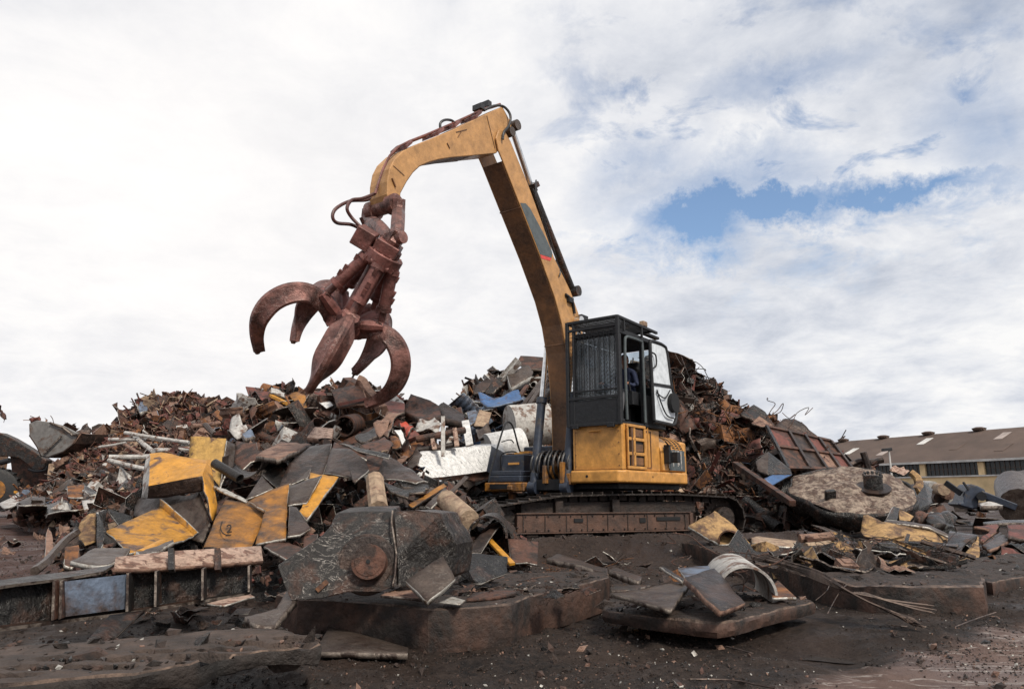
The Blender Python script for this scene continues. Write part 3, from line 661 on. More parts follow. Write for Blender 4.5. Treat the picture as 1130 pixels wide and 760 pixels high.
# stick cylinder on the back of the boom
a = PL(566, 146, 0); b = PL(586, 206, -.02); c = PL(632, 322, .0)
m = MB().cyl(b, c, .078, n=20).cyl(b, b + (c - b) * .05, .10, n=20).box(b, LV * .15, (c - b).normalized() * .05, (c - b).cross(LV).normalized() * .08); m.cyl(c - LV * .15, c + LV * .15, .11)
sc_ = m.build('stick_cylinder', 'steel_dark', EX, smooth=True)
MB().cyl(a, b, .055, n=18).build('piston_rod', 'chrome', sc_, smooth=True)
m = MB(); m.tube(smoothp([b + LV * .12 + ZV * .1, PL(592, 216, .2), PL(603, 250, .2), PL(613, 282, .2), PL(615, 292, .18), PL(622, 305, .18), PL(628, 330, .2), PL(636, 348, .2)], 5), .016, 7)
m.tube(smoothp([PL(588, 208, .12), PL(597, 235, .16), PL(609, 280, .16), PL(614, 290, .2), PL(618, 300, .24), PL(617, 305, .26)], 5), .014, 7)
m.build('cylinder_hoses', 'hose', EX, smooth=True)
m = MB(); m.tube(smoothp([PL(624, 325, .26), PL(628, 328, .27), PL(632, 334, .27), PL(634, 346, .26)], 4), .03, 8); m.box(PL(629, 331, .27), LV * .04, FV * .08, ZV * .05); m.box(PL(640, 352, .2), LV * .12, FV * .12, ZV * .06)
m.build('valve', 'ex_black', EX)
# nose bosses and hanger
nl, nr = PL(434, 225.5, .19), PL(434, 225.5, .19) - LV * .42
m = MB(); m.cyl(nl - LV * .06, nl + LV * .07, .15, n=22).cyl(nr - LV * .07, nr + LV * .06, .15, n=22).cyl(nr, nl, .11, n=20).cyl(nl + LV * .07, nl + LV * .10, .08)
m.build('stick_nose', 'grab_worn', EX, smooth=True)
# --- grapple
scrap('grab_hose', (.10, .04, .034), (.06, .028, .024), .6, 5, .4, 0, .2, .2)
AU = V((.52, -.36, .77)).normalized(); GC = PL(382, 355, -.02); 
e1 = (V((1, 0, 0)) - AU * AU.x).normalized(); e2 = AU.cross(e1).normalized()
if e2.y < 0: e2 = -e2
gs = 10.3 / 800
def Gp(r, a, ph, tau=0, n_=0):
    dr_ = e1 * math.cos(ph) + e2 * math.sin(ph); dt = -e1 * math.sin(ph) + e2 * math.cos(ph)
    return GC + dr_ * r - AU * a + dt * tau
GR = MB(); GR.tube([GC + AU * 1.0, GC + AU * .2, GC - AU * .10], [.13, .12, .17], 16).cyl(GC + AU * .06, GC - AU * .10, .30, n=20)
grp = GR.build('grapple', 'grab_red', EX, smooth=True)
head = GC + AU * 1.08
m = MB(); m.cyl(head - AU * .16, head + AU * .02, .27, n=24).cyl(head + AU * .02, head + AU * .12, .20, n=20).box(head + AU * .10, e1 * .16, e2 * .2, AU * .08)
m.box(head + AU * .05 - e1 * .33 , e1 * .13, e2 * .17, AU * .13)
for k in range(12):
    c = head - AU * .02 + e1 * .24 * math.cos(k * PI / 6) + e2 * .24 * math.sin(k * PI / 6); m.cyl(c, c + AU * .05, .025, n=6)
hdg = m.build('rotator', 'grab_red', grp, bevel=.01)
npin = (nl + nr) / 2 - ZV * .0
m = MB()      # swivel link: two cheeks from the nose pin down to a cross head
lk = head + AU * .22
for s_, e in ((1, nl + LV * .11), (-1, nr - LV * .11)):
    mid = lk + (e - lk) * .55 + LV * .04 * s_
    m.tube(smoothp([e + ZV * .05, e - ZV * .15, mid, lk + LV * .06 * s_, lk - AU * .12], 4), [.10] * 17, 8)
m.cyl(lk - LV * .2, lk + LV * .2, .085).box(lk - AU * .05, LV * .09, FV * .12, AU * .14)
m.build('swivel_link', 'grab_worn', grp, smooth=True)
m = MB()      # hoses looping from stick to rotator
hh1 = [PL(414, 218, -.1), PL(403, 221, -.25), PL(386, 222, -.3), PL(371, 230, -.3), PL(367, 239, -.3), PL(372, 246, -.3), PL(388, 248, -.25), PL(402, 255, -.2), PL(417, 263, -.1), PL(424, 275, 0), PL(423, 292, 0)]
hh2 = [PL(413, 214, .0), PL(400, 219, -.1), PL(388, 221, -.2), PL(383, 230, -.2), PL(388, 240, -.2), PL(400, 252, -.1), PL(412, 262, 0), PL(420, 275, .05), PL(418, 290, .05)]
hh3 = [PL(398, 240, -.3), PL(403, 252, -.3), PL(404, 262, -.25), PL(401, 270, -.25)]
for hq in (hh1, hh2, hh3): m.tube(smoothp(hq, 6), .026, 8)
m.build('hose_loop', 'grab_hose', grp, smooth=True)
PROF = [(.16, .05), (.40, -.13), (.66, -.20), (.90, -.10), (1.06, .12), (1.10, .40), (1.02, .66), (.88, .88)]
def tine(ph, sc=1.0, dirt='grab_worn'):
    pr = smoothp([V((r * sc, a * sc, 0)) for r, a in PROF], 5); N = len(pr); m = MB(); K = None; vs = []
    for i, p in enumerate(pr):
        s = i / (N - 1); a = pr[max(0, i - 1)]; b = pr[min(N - 1, i + 1)]; t = (b - a).normalized(); nn = V((t.y, -t.x, 0))     # outward normal
        if s < .55: wd = .10 + .10 * sstep(.08, .45, s)
        else: wd = .20 - .16 * sstep(.62, 1.0, s)
        th = .066 + .014 * math.sin(PI * s) - .036 * sstep(.6, 1, s)
        rg = .06 * (1 - .3 * s)
        sec = [(0, th + .02), (rg, th), (rg * 1.5, th * .35), (wd, -.5 * th - .05), (wd * .97, -.5 * th - .085), (wd * .5, -.25 * th - .06), (0, -.2 * th - .05), (-wd * .5, -.25 * th - .06), (-wd * .97, -.5 * th - .085), (-wd, -.5 * th - .05), (-rg * 1.5, th * .35), (-rg, th)]
        K = len(sec)
        for tau, h in sec:
            q_ = p + nn * h; vs.append(Gp(q_.x, q_.y, ph, tau * sc))
    fs = [tuple(range(K)), tuple(range((N - 1) * K, N * K))[::-1]]
    for i in range(N - 1):
        for k in range(K): fs.append((i * K + k, (i + 1) * K + k, (i + 1) * K + (k + 1) % K, i * K + (k + 1) % K))
    m.add(vs, fs)
    t = m.build('tine', dirt, grp, smooth=True, bevel=.0)
    # tip
    a, b = pr[-2], pr[-1]; A1 = Gp(a.x, a.y, ph); B1 = Gp(b.x, b.y, ph); MB().tube([A1, B1 + (B1 - A1) * .9], [.055, .03], 10).build('tine_tip', 'rust_pale', t, smooth=True)
    m = MB()      # root ears
    for s_ in (-1, 1): m.tube([Gp(.10, -.02, ph, .07 * s_), Gp(.32, -.14, ph, .08 * s_), Gp(.50, -.24, ph, .06 * s_)], [.07, .09, .06], 8)
    m.cyl(Gp(.22, .0, ph, -.15), Gp(.22, .0, ph, .15), .06)
    m.build('tine_ear', 'grab_red', t, smooth=True)
    # ram from rotator to the back of the tine
    a = Gp(.20, -.95, ph); b = Gp(.44, -.22, ph); m = MB()
    m.cyl(a, a + (b - a) * .72, .085, n=14).cyl(a + (b - a) * .66, a + (b - a) * .74, .105, n=14).cyl(a, a + (b - a) * .08, .105, n=14)
    m.cyl(a - (e1 * -math.sin(ph) + e2 * math.cos(ph)) * .13, a + (e1 * -math.sin(ph) + e2 * math.cos(ph)) * .13, .055)
    for k in (0, 2, 3):
        c = a + (b - a) * (.1 + .13 * k) + (e1 * math.cos(ph) + e2 * math.sin(ph)) * .09; m.box(c, e1 * .025, e2 * .03, AU * .04)
    ra = m.build('tine_ram', 'grab_red', grp, smooth=True)
    MB().cyl(a + (b - a) * .72, b, .05, n=12).cyl(b - (e1 * -math.sin(ph) + e2 * math.cos(ph)) * .11, b + (e1 * -math.sin(ph) + e2 * math.cos(ph)) * .11, .065).build('ram_rod', 'grab_worn', ra, smooth=True)
for ph, sc in ((277, .92), (349, .96), (61, .96), (133, .96), (205, .98)): tine(math.radians(ph), sc)

# --- cab
m = MB(); CF0, CF1, CL0, CL1, CZ0, CZ1 = -.66, 1.12, .50, 1.50, 2.18, 3.84
def post(mb, f, l, z0, z1, w_=.07, fz=None): fbox(mb, f - w_ / 2, f + w_ / 2, l - w_ / 2, l + w_ / 2, z0, z1)
for f in (CF0 + .035, .22, CF1 - .035):
    for l in (CL0 + .035, CL1 - .035): post(m, f, l, CZ0, CZ1 - .07)
fbox(m, CF0, CF1, CL0, CL1, CZ1 - .07, CZ1 + .02)
fbox(m, CF0, CF1, CL0, CL1, CZ0 - .04, CZ0 + .02)
fbox(m, CF0, CF0 + .03, CL0, CL1, CZ0, 3.0); fbox(m, CF0 + .05, .2, CL0, CL0 + .03, CZ0, 2.9)
cabf = m.build('cab', 'ex_black', EX, bevel=.015, segs=2)
m = MB(); fbox(m, CF0 + .04, .19, CL1 - .03, CL1 - .012, CZ0, 2.75); m.build('cab_side_panel', 'ex_black', cabf)
m = MB(); fbox(m, CF0 + .01, CF0 + .02, CL0 + .07, CL1 - .07, 3.0, CZ1 - .08); m.build('rear_window', 'pane_dusty', cabf)
m = MB(); fbox(m, .28, CF1 - .08, CL0 + .02, CL0 + .03, 2.5, CZ1 - .08); fbox(m, CF0 + .08, .18, CL0 + .02, CL0 + .03, 2.9, CZ1 - .08); m.build('side_window', 'pane_dusty', cabf)
m = MB(); fbox(m, CF1 - .03, CF1 - .018, CL0 + .07, CL1 - .07, 2.55, CZ1 - .1); m.build('windscreen', 'pane_dusty', cabf)
m = MB(); fbox(m, CF1 - .04, CF1 - .01, CL0 + .02, CL1 - .02, 2.2, 2.55); m.build('cab_nose_panel', 'ex_black', cabf)
# rounded door surround
m = MB(); m.tube(smoothp([W(.97, 1.52, 2.22), W(.98, 1.52, 3.0), W(.96, 1.52, 3.62), W(.90, 1.52, 3.72), W(.8, 1.52, 3.74), W(.35, 1.52, 3.74), W(.27, 1.52, 3.66), W(.26, 1.52, 3.0), W(.26, 1.52, 2.22)], 4), .028, 8); m.build('door_surround', 'ex_grey', cabf, smooth=True)
# guard cage on the front
gf = 1.24
m = MB()
for l in (.47, 1.53): m.bar(W(gf, l, 2.12), W(gf, l, 4.07), .06, .06, FV)
for z in (2.14, 2.62, 3.90, 4.05): m.bar(W(gf, .47, z), W(gf, 1.53, z), .05, .05, FV)
m.bar(W(gf, .47, 2.75), W(gf, 1.53, 2.75), .03, .03, FV)
m.bar(W(gf, .60, 2.15), W(gf, .60, 4.05), .035, .035, FV)
for f, z in ((gf, 4.05),): 
    m.bar(W(gf, .47, z), W(-.15, .47, z - .03), .05, .05); m.bar(W(gf, 1.53, z), W(-.35, 1.53, z - .03), .05, .05); m.bar(W(-.15, .47, z - .03), W(-.15, 1.53, z - .03), .05, .05)
for k in range(15): f = gf - .09 * (k + 1); m.bar(W(f, .47, 4.04 - .001 * k), W(f, 1.53, 4.04 - .001 * k), .028, .02)
for l in (.47, 1.53):
    for f in (.3, 1.0): m.bar(W(f, l, 3.82), W(f, l, 4.03), .04, .04, FV)
    m.bar(W(1.1, l, 2.2), W(gf, l, 2.2), .04, .04)
m.bar(W(-.3, 1.3, 4.03), W(-.75, 1.35, 4.0), .10, .05); 
cage = m.build('cab_guard', 'ex_black', EX, bevel=.005)
m = MB(); m.box(W(.15, 1.5, 4.11), FV * .08, LV * .05, ZV * .05); m.build('guard_lamp', 'cream_wood', cage, bevel=.01)
m = MB(); fbox(m, gf - .012, gf + .012, .5, 1.5, 2.16, 2.58)
m.box(W(gf + .01, .62, 2.12), FV * .03, LV * .07, ZV * .04); m.box(W(gf + .01, 1.35, 2.12), FV * .03, LV * .07, ZV * .04)
m.build('guard_plate', 'ex_black', cage, bevel=.006)
m = MB()      # expanded mesh: zigzag strands
nv = 17; zt, zb = 3.88, 2.62; cell = .066; nseg = int((zt - zb) / .036)
for k in range(nv):
    l0 = .52 + (1.0 - .04) * k / (nv - 1)
    for i in range(nseg):
        a = (1 if (i % 2) else -1) * .018 * (1 if k % 2 else -1)
        m.bar(W(gf, l0 + a, zb + i * .036), W(gf, l0 - a, zb + (i + 1) * .036), .006, .008, FV)
m.build('guard_mesh', 'ex_black', cage)
m = MB()
for k in range(9): l = .6 + .105 * k; m.bar(W(gf - .03, l, 2.6), W(gf - .03, l, 3.92), .010, .010, FV)
m.build('guard_bars', 'ex_black', cage)
# open door swung back along the side
m = MB()
df = lambda f, z, o=0: W(f, 1.62 + .06 * (f - .05) * -1 + o, z)
ring = smoothp([df(.10, 2.27), df(.12, 3.0), df(.14, 3.70), df(.10, 3.76), df(0, 3.78), df(-.38, 3.76), df(-.50, 3.64), df(-.62, 3.0), df(-.78, 2.7), df(-.78, 2.45), df(-.66, 2.25), df(-.3, 2.24), df(.10, 2.25)], 4)
m.tube(ring, .035, 8); m.bar(df(.1, 2.95), df(-.62, 2.98), .05, .05); door = m.build('cab_door', 'ex_black', EX, smooth=True)
m = MB(); m.add([df(.08, 2.98), df(.10, 3.74), df(-.42, 3.74), df(-.50, 3.55), df(-.59, 3.0)], [(0, 1, 2, 3, 4)]); m.build('door_window', 'polycarb', door, solid=.012)
m = MB(); m.add([df(.07, 2.29), df(.09, 2.93), df(-.60, 2.94), df(-.74, 2.68), df(-.72, 2.40), df(-.6, 2.27)], [(0, 1, 2, 3, 4, 5)]); m.build('door_lower_pane', 'polycarb', door, solid=.012)
m = MB(); m.tube(smoothp([df(.0, 2.85, .03), df(-.1, 2.62, .05), df(-.3, 2.4, .05), df(-.6, 2.36, .04)], 5), .014, 7); m.build('door_cable', 'ex_black', door, smooth=True); m = MB(); m.tube(smoothp([df(.14, 3.55, .02), df(.05, 3.5, .06), df(.05, 3.3, .06), df(.14, 3.24, .02)], 4), .016, 7); m.build('door_handle', 'ex_black', door, smooth=True); m = MB()
m.tube(smoothp([df(.02, 2.8, .03), df(-.25, 2.72, .05), df(-.5, 2.9, .04)], 5), .012, 6)
m.build('door_stay', 'ex_black', door, smooth=True)
m = MB(); m.cyl(df(-.6, 2.66, .02), df(-.6, 2.66, .09), .19, n=24); m.build('speaker_ring', 'dark_void', door, smooth=True)
# seat and consoles
m = MB(); fbox(m, -.25, .25, .78, 1.24, 2.55, 2.68); fbox(m, -.38, -.24, .78, 1.24, 2.62, 3.30); fbox(m, -.36, -.26, .88, 1.14, 3.3, 3.48); fbox(m, -.1, .15, .85, 1.15, 2.2, 2.55)
m.build('seat', 'rubber', EX, bevel=.04, segs=3)
m = MB(); fbox(m, .0, .55, .60, .74, 2.2, 2.85); fbox(m, .0, .45, 1.28, 1.38, 2.55, 2.80); m.tube([W(.45, 1.33, 2.8), W(.50, 1.33, 3.0)], .02, 8); m.tube([W(.45, .67, 2.85), W(.5, .67, 3.05)], .02, 8)
m.build('control_console', 'ex_black', EX, bevel=.02)

# ---------------------------------------------------------------- the operator, sitting in the cab
def skinned(name, pts, edges, rad, mat, parent=None, lvl=2, rootv=0):
    c = sum(pts, V((0, 0, 0))) / len(pts)
    me = bpy.data.meshes.new(name); me.from_pydata([p - c for p in pts], edges, []); o = bpy.data.objects.new(name, me); COL.objects.link(o)
    bm = bmesh.new(); bm.from_mesh(me); lay = bm.verts.layers.skin.verify(); bm.verts.ensure_lookup_table()
    for i, v in enumerate(bm.verts):
        r = rad[i]; v[lay].radius = r if isinstance(r, tuple) else (r, r); v[lay].use_root = (i == rootv)
    bm.to_mesh(me); bm.free()
    sk = o.modifiers.new('skin', 'SKIN'); sk.use_smooth_shade = True; o.modifiers.new('sub', 'SUBSURF').levels = lvl; o.modifiers['sub'].render_levels = lvl
    dg = bpy.context.evaluated_depsgraph_get(); ev = o.evaluated_get(dg); nm = bpy.data.meshes.new_from_object(ev); o.modifiers.clear(); o.data = nm
    nm.materials.clear(); nm.materials.append(MATS[mat]); nm.polygons.foreach_set('use_smooth', [True] * len(nm.polygons))
    o['_w'] = list(c)
    if parent is not None: o.parent = parent; o.location = c - V(parent['_w'])
    else: o.location = c
    return o
pb = W(0, 1.02, 2.74)
J = lambda f, l, z: W(f, 1.02 + l, z)
pts = [J(-.08, 0, 2.80), J(-.06, 0, 2.98), J(-.02, 0, 3.15), J(.0, 0, 3.27), J(.02, 0, 3.34),           # pelvis, waist, chest, neck base, neck
       J(.0, .17, 3.22), J(.06, .25, 2.98), J(.30, .28, 2.93), J(.42, .28, 2.95),                      # left arm
       J(.0, -.17, 3.22), J(.06, -.25, 2.98), J(.30, -.28, 2.97), J(.42, -.28, 3.0),                   # right arm
       J(-.02, .10, 2.76), J(.42, .14, 2.82), J(.52, .14, 2.42), J(.64, .14, 2.30),
       J(-.02, -.10, 2.76), J(.42, -.14, 2.82), J(.52, -.14, 2.42), J(.64, -.14, 2.30)]
ed = [(0, 1), (1, 2), (2, 3), (3, 4), (3, 5), (5, 6), (6, 7), (7, 8), (3, 9), (9, 10), (10, 11), (11, 12), (0, 13), (13, 14), (14, 15), (15, 16), (0, 17), (17, 18), (18, 19), (19, 20)]
rd = [(.14, .12), (.14, .11), (.15, .12), (.09, .08), .055, .065, .05, .036, .03, .065, .05, .036, .03, .085, .065, .048, .04, .085, .065, .048, .04]
PR = root('person', W(-.08, 1.02, 2.68), 'seated operator in a dark blue shirt, hands on the levers inside the cab', 'person')
body = skinned('body', pts, ed, rd, 'shirt', PR)
# legs carry trousers: recolour faces below the waist
bm_ = body.data; bm_.materials.append(MATS['trousers']); bz = body.location.z + PR.location.z
for poly in bm_.polygons:
    if poly.center.z + bz < 2.86 or (V(poly.center) + V(body['_w']) - OX).dot(FV) > .3 and poly.center.z + bz < 2.9: poly.material_index = 1
hc = J(.05, .0, 3.46)
fw = (FV * .8 + LV * .45).normalized(); sw = fw.cross(ZV).normalized()
def ell(mb, c, a, b, h, nu=16, nv=12, f=None):
    vs = []
    for j in range(nv + 1):
        th = PI * j / nv
        for i in range(nu):
            ph_ = 2 * PI * i / nu; p = (a * math.sin(th) * math.cos(ph_), b * math.sin(th) * math.sin(ph_), h * math.cos(th))
            if f: p = f(*p)
            vs.append(c + fw * p[0] + sw * p[1] + ZV * p[2])
    fs = [(j * nu + i, (j + 1) * nu + i, (j + 1) * nu + (i + 1) % nu, j * nu + (i + 1) % nu) for j in range(nv) for i in range(nu)]
    return mb.add(vs, fs)
def headf(x, y, z):
    k = 1 - .28 * max(0, -z / .125); x2 = x * (1 - .1 * max(0, -z / .125)); 
    if x > .05: x2 += .006 * math.cos(z * 50)
    return (x2, y * k, z)
m = MB(); ell(m, hc, .10, .075, .125, 24, 18, headf); ell(m, hc + fw * .098 - ZV * .012, .02, .013, .026, 8, 6)
for s_ in (-1, 1): ell(m, hc + sw * .075 * s_ - ZV * .005, .02, .009, .033, 8, 6)
ell(m, hc + fw * .088 - ZV * .058, .010, .026, .007, 8, 6); m.tube([J(.02, 0, 3.30), hc - ZV * .08], .055, 12)
hd_ = m.build('head', 'skin', PR, smooth=True)
m = MB()
for s_ in (-1, 1): ell(m, hc + fw * .088 + sw * .03 * s_ + ZV * .012, .007, .013, .008, 8, 6); m.tube([hc + fw * .096 + sw * .016 * s_ + ZV * .034, hc + fw * .088 + sw * .046 * s_ + ZV * .034], .005, 6)
m.build('eyes', 'hair', hd_)
m = MB(); ell(m, hc - fw * .012 + ZV * .022, .102, .082, .118, 18, 12, lambda x, y, z: (min(x, .07), y, max(z, -.03))); m.build('hair', 'hair', PR, smooth=True)
for s_, wr in ((1, J(.42, .28, 2.95)), (-1, J(.42, -.28, 3.0))):
    pts = [wr, wr + FV * .05 + ZV * .01]; ed = [(0, 1)]; rd = [.028, (.036, .02)]
    for k in range(4):
        o_ = LV * (.027 - .018 * k); L1 = .034 - .004 * abs(k - 1.2); b0 = len(pts)
        pts += [wr + FV * .085 + o_ + ZV * .012, wr + FV * (.085 + L1) + o_ - ZV * .006, wr + FV * (.08 + L1 * .9) + o_ - ZV * .038]; ed += [(1, b0), (b0, b0 + 1), (b0 + 1, b0 + 2)]; rd += [.0095, .009, .0075]
    b0 = len(pts); pts += [wr + FV * .045 - LV * .04 * s_ - ZV * .012, wr + FV * .085 - LV * .042 * s_ - ZV * .03]; ed += [(1, b0), (b0, b0 + 1)]; rd += [.012, .009]
    skinned('hand', pts, ed, rd, 'skin', PR, lvl=1)
# ---------------------------------------------------------------- shapes of scrap: built once, used with their own mesh
def grid_sheet(w_, h_, bend, crumple, seed, nx=8, ny=6, torn=.0):
    r = random.Random(seed); vs = []; ax = r.uniform(-1, 1); ph = r.uniform(0, 9)
    for j in range(ny + 1):
        for i in range(nx + 1):
            u = i / nx - .5; v = j / ny - .5
            x = u * w_; y = v * h_
            k = (u * math.cos(ax) + v * math.sin(ax))
            z = bend * (abs(k) * 2) ** 1.4 * w_ * .5 + crumple * noise.noise(V((u * 3 + ph, v * 3, seed))) * w_
            if i in (0, nx): x += torn * w_ * noise.noise(V((v * 7, seed, 1)))
            if j in (0, ny): y += torn * h_ * noise.noise(V((u * 7, seed, 5)))
            vs.append(V((x + crumple * .3 * noise.noise(V((u * 4, v * 4, seed + 9))) * w_, y, z)))
    fs = [(j * (nx + 1) + i, j * (nx + 1) + i + 1, (j + 1) * (nx + 1) + i + 1, (j + 1) * (nx + 1) + i) for j in range(ny) for i in range(nx)]
    return MB().add(vs, fs)
def folded(w_, h_, segs, seed):           # plate folded into channel or Z
    r = random.Random(seed); pts = [V((0, 0, 0))]; a = r.uniform(-.3, .3)
    for k in range(segs):
        L_ = w_ * r.uniform(.3, .6); pts.append(pts[-1] + V((math.cos(a) * L_, 0, math.sin(a) * L_))); a += r.choice((-1, 1)) * r.uniform(.6, 1.6)
    c = sum(pts, V((0, 0, 0))) / len(pts); pts = [p - c for p in pts]; n = len(pts); sk = r.uniform(-.2, .2)
    vs = [p + V((sk * h_, -h_ / 2, 0)) for p in pts] + [p + V((0, h_ / 2, 0)) for p in pts]
    return MB().add(vs, [(i, i + 1, n + i + 1, n + i) for i in range(n - 1)])
def ibeam(L_, h_, w_, t):
    m = MB(); X = V((1, 0, 0)); Y = V((0, 1, 0)); Z = V((0, 0, 1))
    m.box((0, 0, 0), X * L_ / 2, Y * t / 2, Z * (h_ / 2 - t)); m.box((0, 0, h_ / 2 - t / 2), X * L_ / 2, Y * w_ / 2, Z * t / 2); m.box((0, 0, -h_ / 2 + t / 2), X * L_ / 2, Y * w_ / 2, Z * t / 2); return m
def channel(L_, h_, w_, t):
    m = MB(); X = V((1, 0, 0)); Y = V((0, 1, 0)); Z = V((0, 0, 1))
    m.box((0, 0, 0), X * L_ / 2, Y * t / 2, Z * h_ / 2); m.box((0, w_ / 2, h_ / 2 - t / 2), X * L_ / 2, Y * (w_ / 2 - t / 2), Z * t / 2); m.box((0, w_ / 2, -h_ / 2 + t / 2), X * L_ / 2, Y * (w_ / 2 - t / 2), Z * t / 2); return m
def angle_iron(L_, w_, t):
    m = MB(); X = V((1, 0, 0)); m.box((0, 0, 0), X * L_ / 2, V((0, t / 2, 0)), V((0, 0, w_ / 2))); m.box((0, w_ / 2, -w_ / 2 + t / 2), X * L_ / 2, V((0, w_ / 2 - t / 2, 0)), V((0, 0, t / 2))); return m
def crushed_drum(r0, L_, seed, open_=True):
    m = MB(); n = 18; k = 7; vs = []
    for j in range(k + 1):
        for i in range(n):
            a = 2 * PI * i / n; x = (j / k - .5) * L_; q = r0 * (1 + .55 * noise.noise(V((math.cos(a) * 1.2, math.sin(a) * 1.2, x * 2 + seed))) + (.04 if j in (0, 2, 5, k) else 0))
            vs.append(V((x, math.cos(a) * q, math.sin(a) * q)))
    fs = [(j * n + i, j * n + (i + 1) % n, (j + 1) * n + (i + 1) % n, (j + 1) * n + i) for j in range(k) for i in range(n)]
    fs.append(tuple(range(n))[::-1]); 
    if not open_: fs.append(tuple(range(k * n, k * n + n)))
    return m.add(vs, fs)
def bent_rod(L_, r0, seed, n=6):
    r = random.Random(seed); p = V((-L_ / 2, 0, 0)); d = V((1, 0, 0)); pts = [p]
    for k in range(n): d = (d + V((0, r.uniform(-.4, .4), r.uniform(-.4, .4)))).normalized(); p = p + d * L_ / n; pts.append(p)
    return MB().tube(smoothp(pts, 3), r0, 7)
def wire_tangle(R_, r0, seed, k=9):
    r = random.Random(seed); m = MB()
    for _ in range(k):
        p = V([r.uniform(-1, 1) * R_ for _ in range(3)]) * .6; pts = [p]
        for j in range(5): p = p + V([r.uniform(-1, 1) * R_ * .7, r.uniform(-1, 1) * R_ * .7, r.uniform(-1, 1) * R_ * .35]); pts.append(p)
        m.tube(smoothp(pts, 4), r0, 5)
    return m
def ribbed(w_, h_, seed):
    vs = []; n = 20
    for i in range(n + 1):
        u = i / n - .5; z = .035 * math.sin(i * 2.1) + .25 * u * u
        vs += [V((u * w_, -h_ / 2, z)), V((u * w_, h_ / 2, z + .1 * noise.noise(V((u * 2, seed, 0)))))]
    return MB().add(vs, [(2 * i, 2 * i + 2, 2 * i + 3, 2 * i + 1) for i in range(n)])
def openbox(w_, d_, h_, seed):
    r = random.Random(seed); q = [V((x * w_ / 2 * r.uniform(.8, 1.1), y * d_ / 2 * r.uniform(.8, 1.1), z * h_ / 2 * r.uniform(.8, 1.1))) for z in (-1, 1) for y in (-1, 1) for x in (-1, 1)]
    return MB().add(q, [(0, 1, 3, 2), (0, 1, 5, 4), (1, 3, 7, 5), (3, 2, 6, 7), (2, 0, 4, 6)])
def flange(R_, r0, t):
    m = MB(); n = 24; vs = []
    for z in (-t / 2, t / 2):
        for q in (R_, r0): vs += [V((math.cos(2 * PI * i / n) * q, math.sin(2 * PI * i / n) * q, z)) for i in range(n)]
    fs = []
    for i in range(n):
        j = (i + 1) % n; fs += [(i, j, n + j, n + i), (2 * n + j, 2 * n + i, 3 * n + i, 3 * n + j), (j, i, 2 * n + i, 2 * n + j), (n + i, n + j, 3 * n + j, 3 * n + i)]
    return m.add(vs, fs)
def block(w_, d_, h_, seed):          # chunky lump, engine block like
    r = random.Random(seed); m = MB(); X, Y, Z = V((1, 0, 0)), V((0, 1, 0)), V((0, 0, 1))
    m.box((0, 0, 0), X * w_ / 2, Y * d_ / 2, Z * h_ / 2)
    for k in range(4):
        c = V((r.uniform(-.4, .4) * w_, r.uniform(-.5, .5) * d_, r.uniform(-.5, .5) * h_)); s_ = r.uniform(.12, .3)
        if k % 2: m.box(c, X * w_ * s_, Y * d_ * s_, Z * h_ * s_ * 1.2)
        else: m.cyl(c - X * w_ * .4, c + X * w_ * .55, h_ * s_, n=12)
    return m
# kind -> (maker, object name, thickness, category, wording, bevel)
KINDS = dict(
    sheet=(lambda s: grid_sheet(1, .75, random.Random(s).uniform(-.5, .5), .28, s, torn=.25), 'crumpled_sheet', .012, 'metal sheet', 'crumpled sheet', True),
    plate=(lambda s: grid_sheet(1, .7, random.Random(s).uniform(-.3, .3), .09, s, 7, 5, torn=.22), 'torn_plate', .03, 'metal plate', 'torn thick plate', False),
    fold=(lambda s: folded(1, .8, 2 + s % 2, s), 'folded_plate', .022, 'metal plate', 'folded plate', False),
    pipe=(lambda s: MB().pipe((-.6, 0, 0), (.6, 0, 0), .09 + .04 * (s % 3), .012, 18), 'steel_pipe', 0, 'pipe', 'hollow pipe', False),
    ibeam=(lambda s: ibeam(1.3, .2, .14, .016), 'steel_beam', 0, 'beam', 'beam', False),
    channel=(lambda s: channel(1.2, .16, .09, .012), 'channel_bar', 0, 'beam', 'channel bar', False),
    angle=(lambda s: angle_iron(1.4, .09, .01), 'angle_iron', 0, 'metal bar', 'angle bar', False),
    drum=(lambda s: crushed_drum(.27, .8, s), 'crushed_drum', .012, 'drum', 'crushed drum', True),
    rod=(lambda s: bent_rod(1.7, .022, s), 'bent_rod', 0, 'metal rod', 'bent rod', True),
    wire=(lambda s: wire_tangle(.5, .011, s, 12), 'wire_tangle', 0, 'wire', 'tangle of wire', True),
    ribbed=(lambda s: ribbed(1.1, .8, s), 'ribbed_panel', .01, 'panel', 'ribbed panel', True),
    box=(lambda s: openbox(.8, .6, .5, s), 'open_metal_box', .014, 'metal box', 'open battered box', False),
    flange=(lambda s: flange(.3, .16, .05), 'flange_ring', 0, 'metal ring', 'flanged ring', False),
    block=(lambda s: block(.5, .4, .35, s), 'machine_block', 0, 'machine part', 'machine casting', False),
    shell=(lambda s: MB().pipe((-.5, 0, 0), (.5, 0, 0), .36, .016, 16, arc=(0, PI * .8)), 'curved_shell', 0, 'metal shell', 'curved shell', False),
)
WORD = dict(rust='brown rusty', rust_pale='pale scuffed rusty', rust_orange='orange-brown rusty', rust_red='reddish rusty', steel_dark='dark steel', steel_grey='grey steel', steel_brown='dark brown',
            tar='black tarred', yellow='yellow painted', yellow_old='dirty yellow', yellow_rust='flaky ochre', cream_flake='cream flaking', cream_wood='pale wood-coloured', white='white painted', white_dirty='dirty white',
            blue='blue painted', blue_grey='blue-grey painted', red='bright red', rubber='black')
PROTO = {}
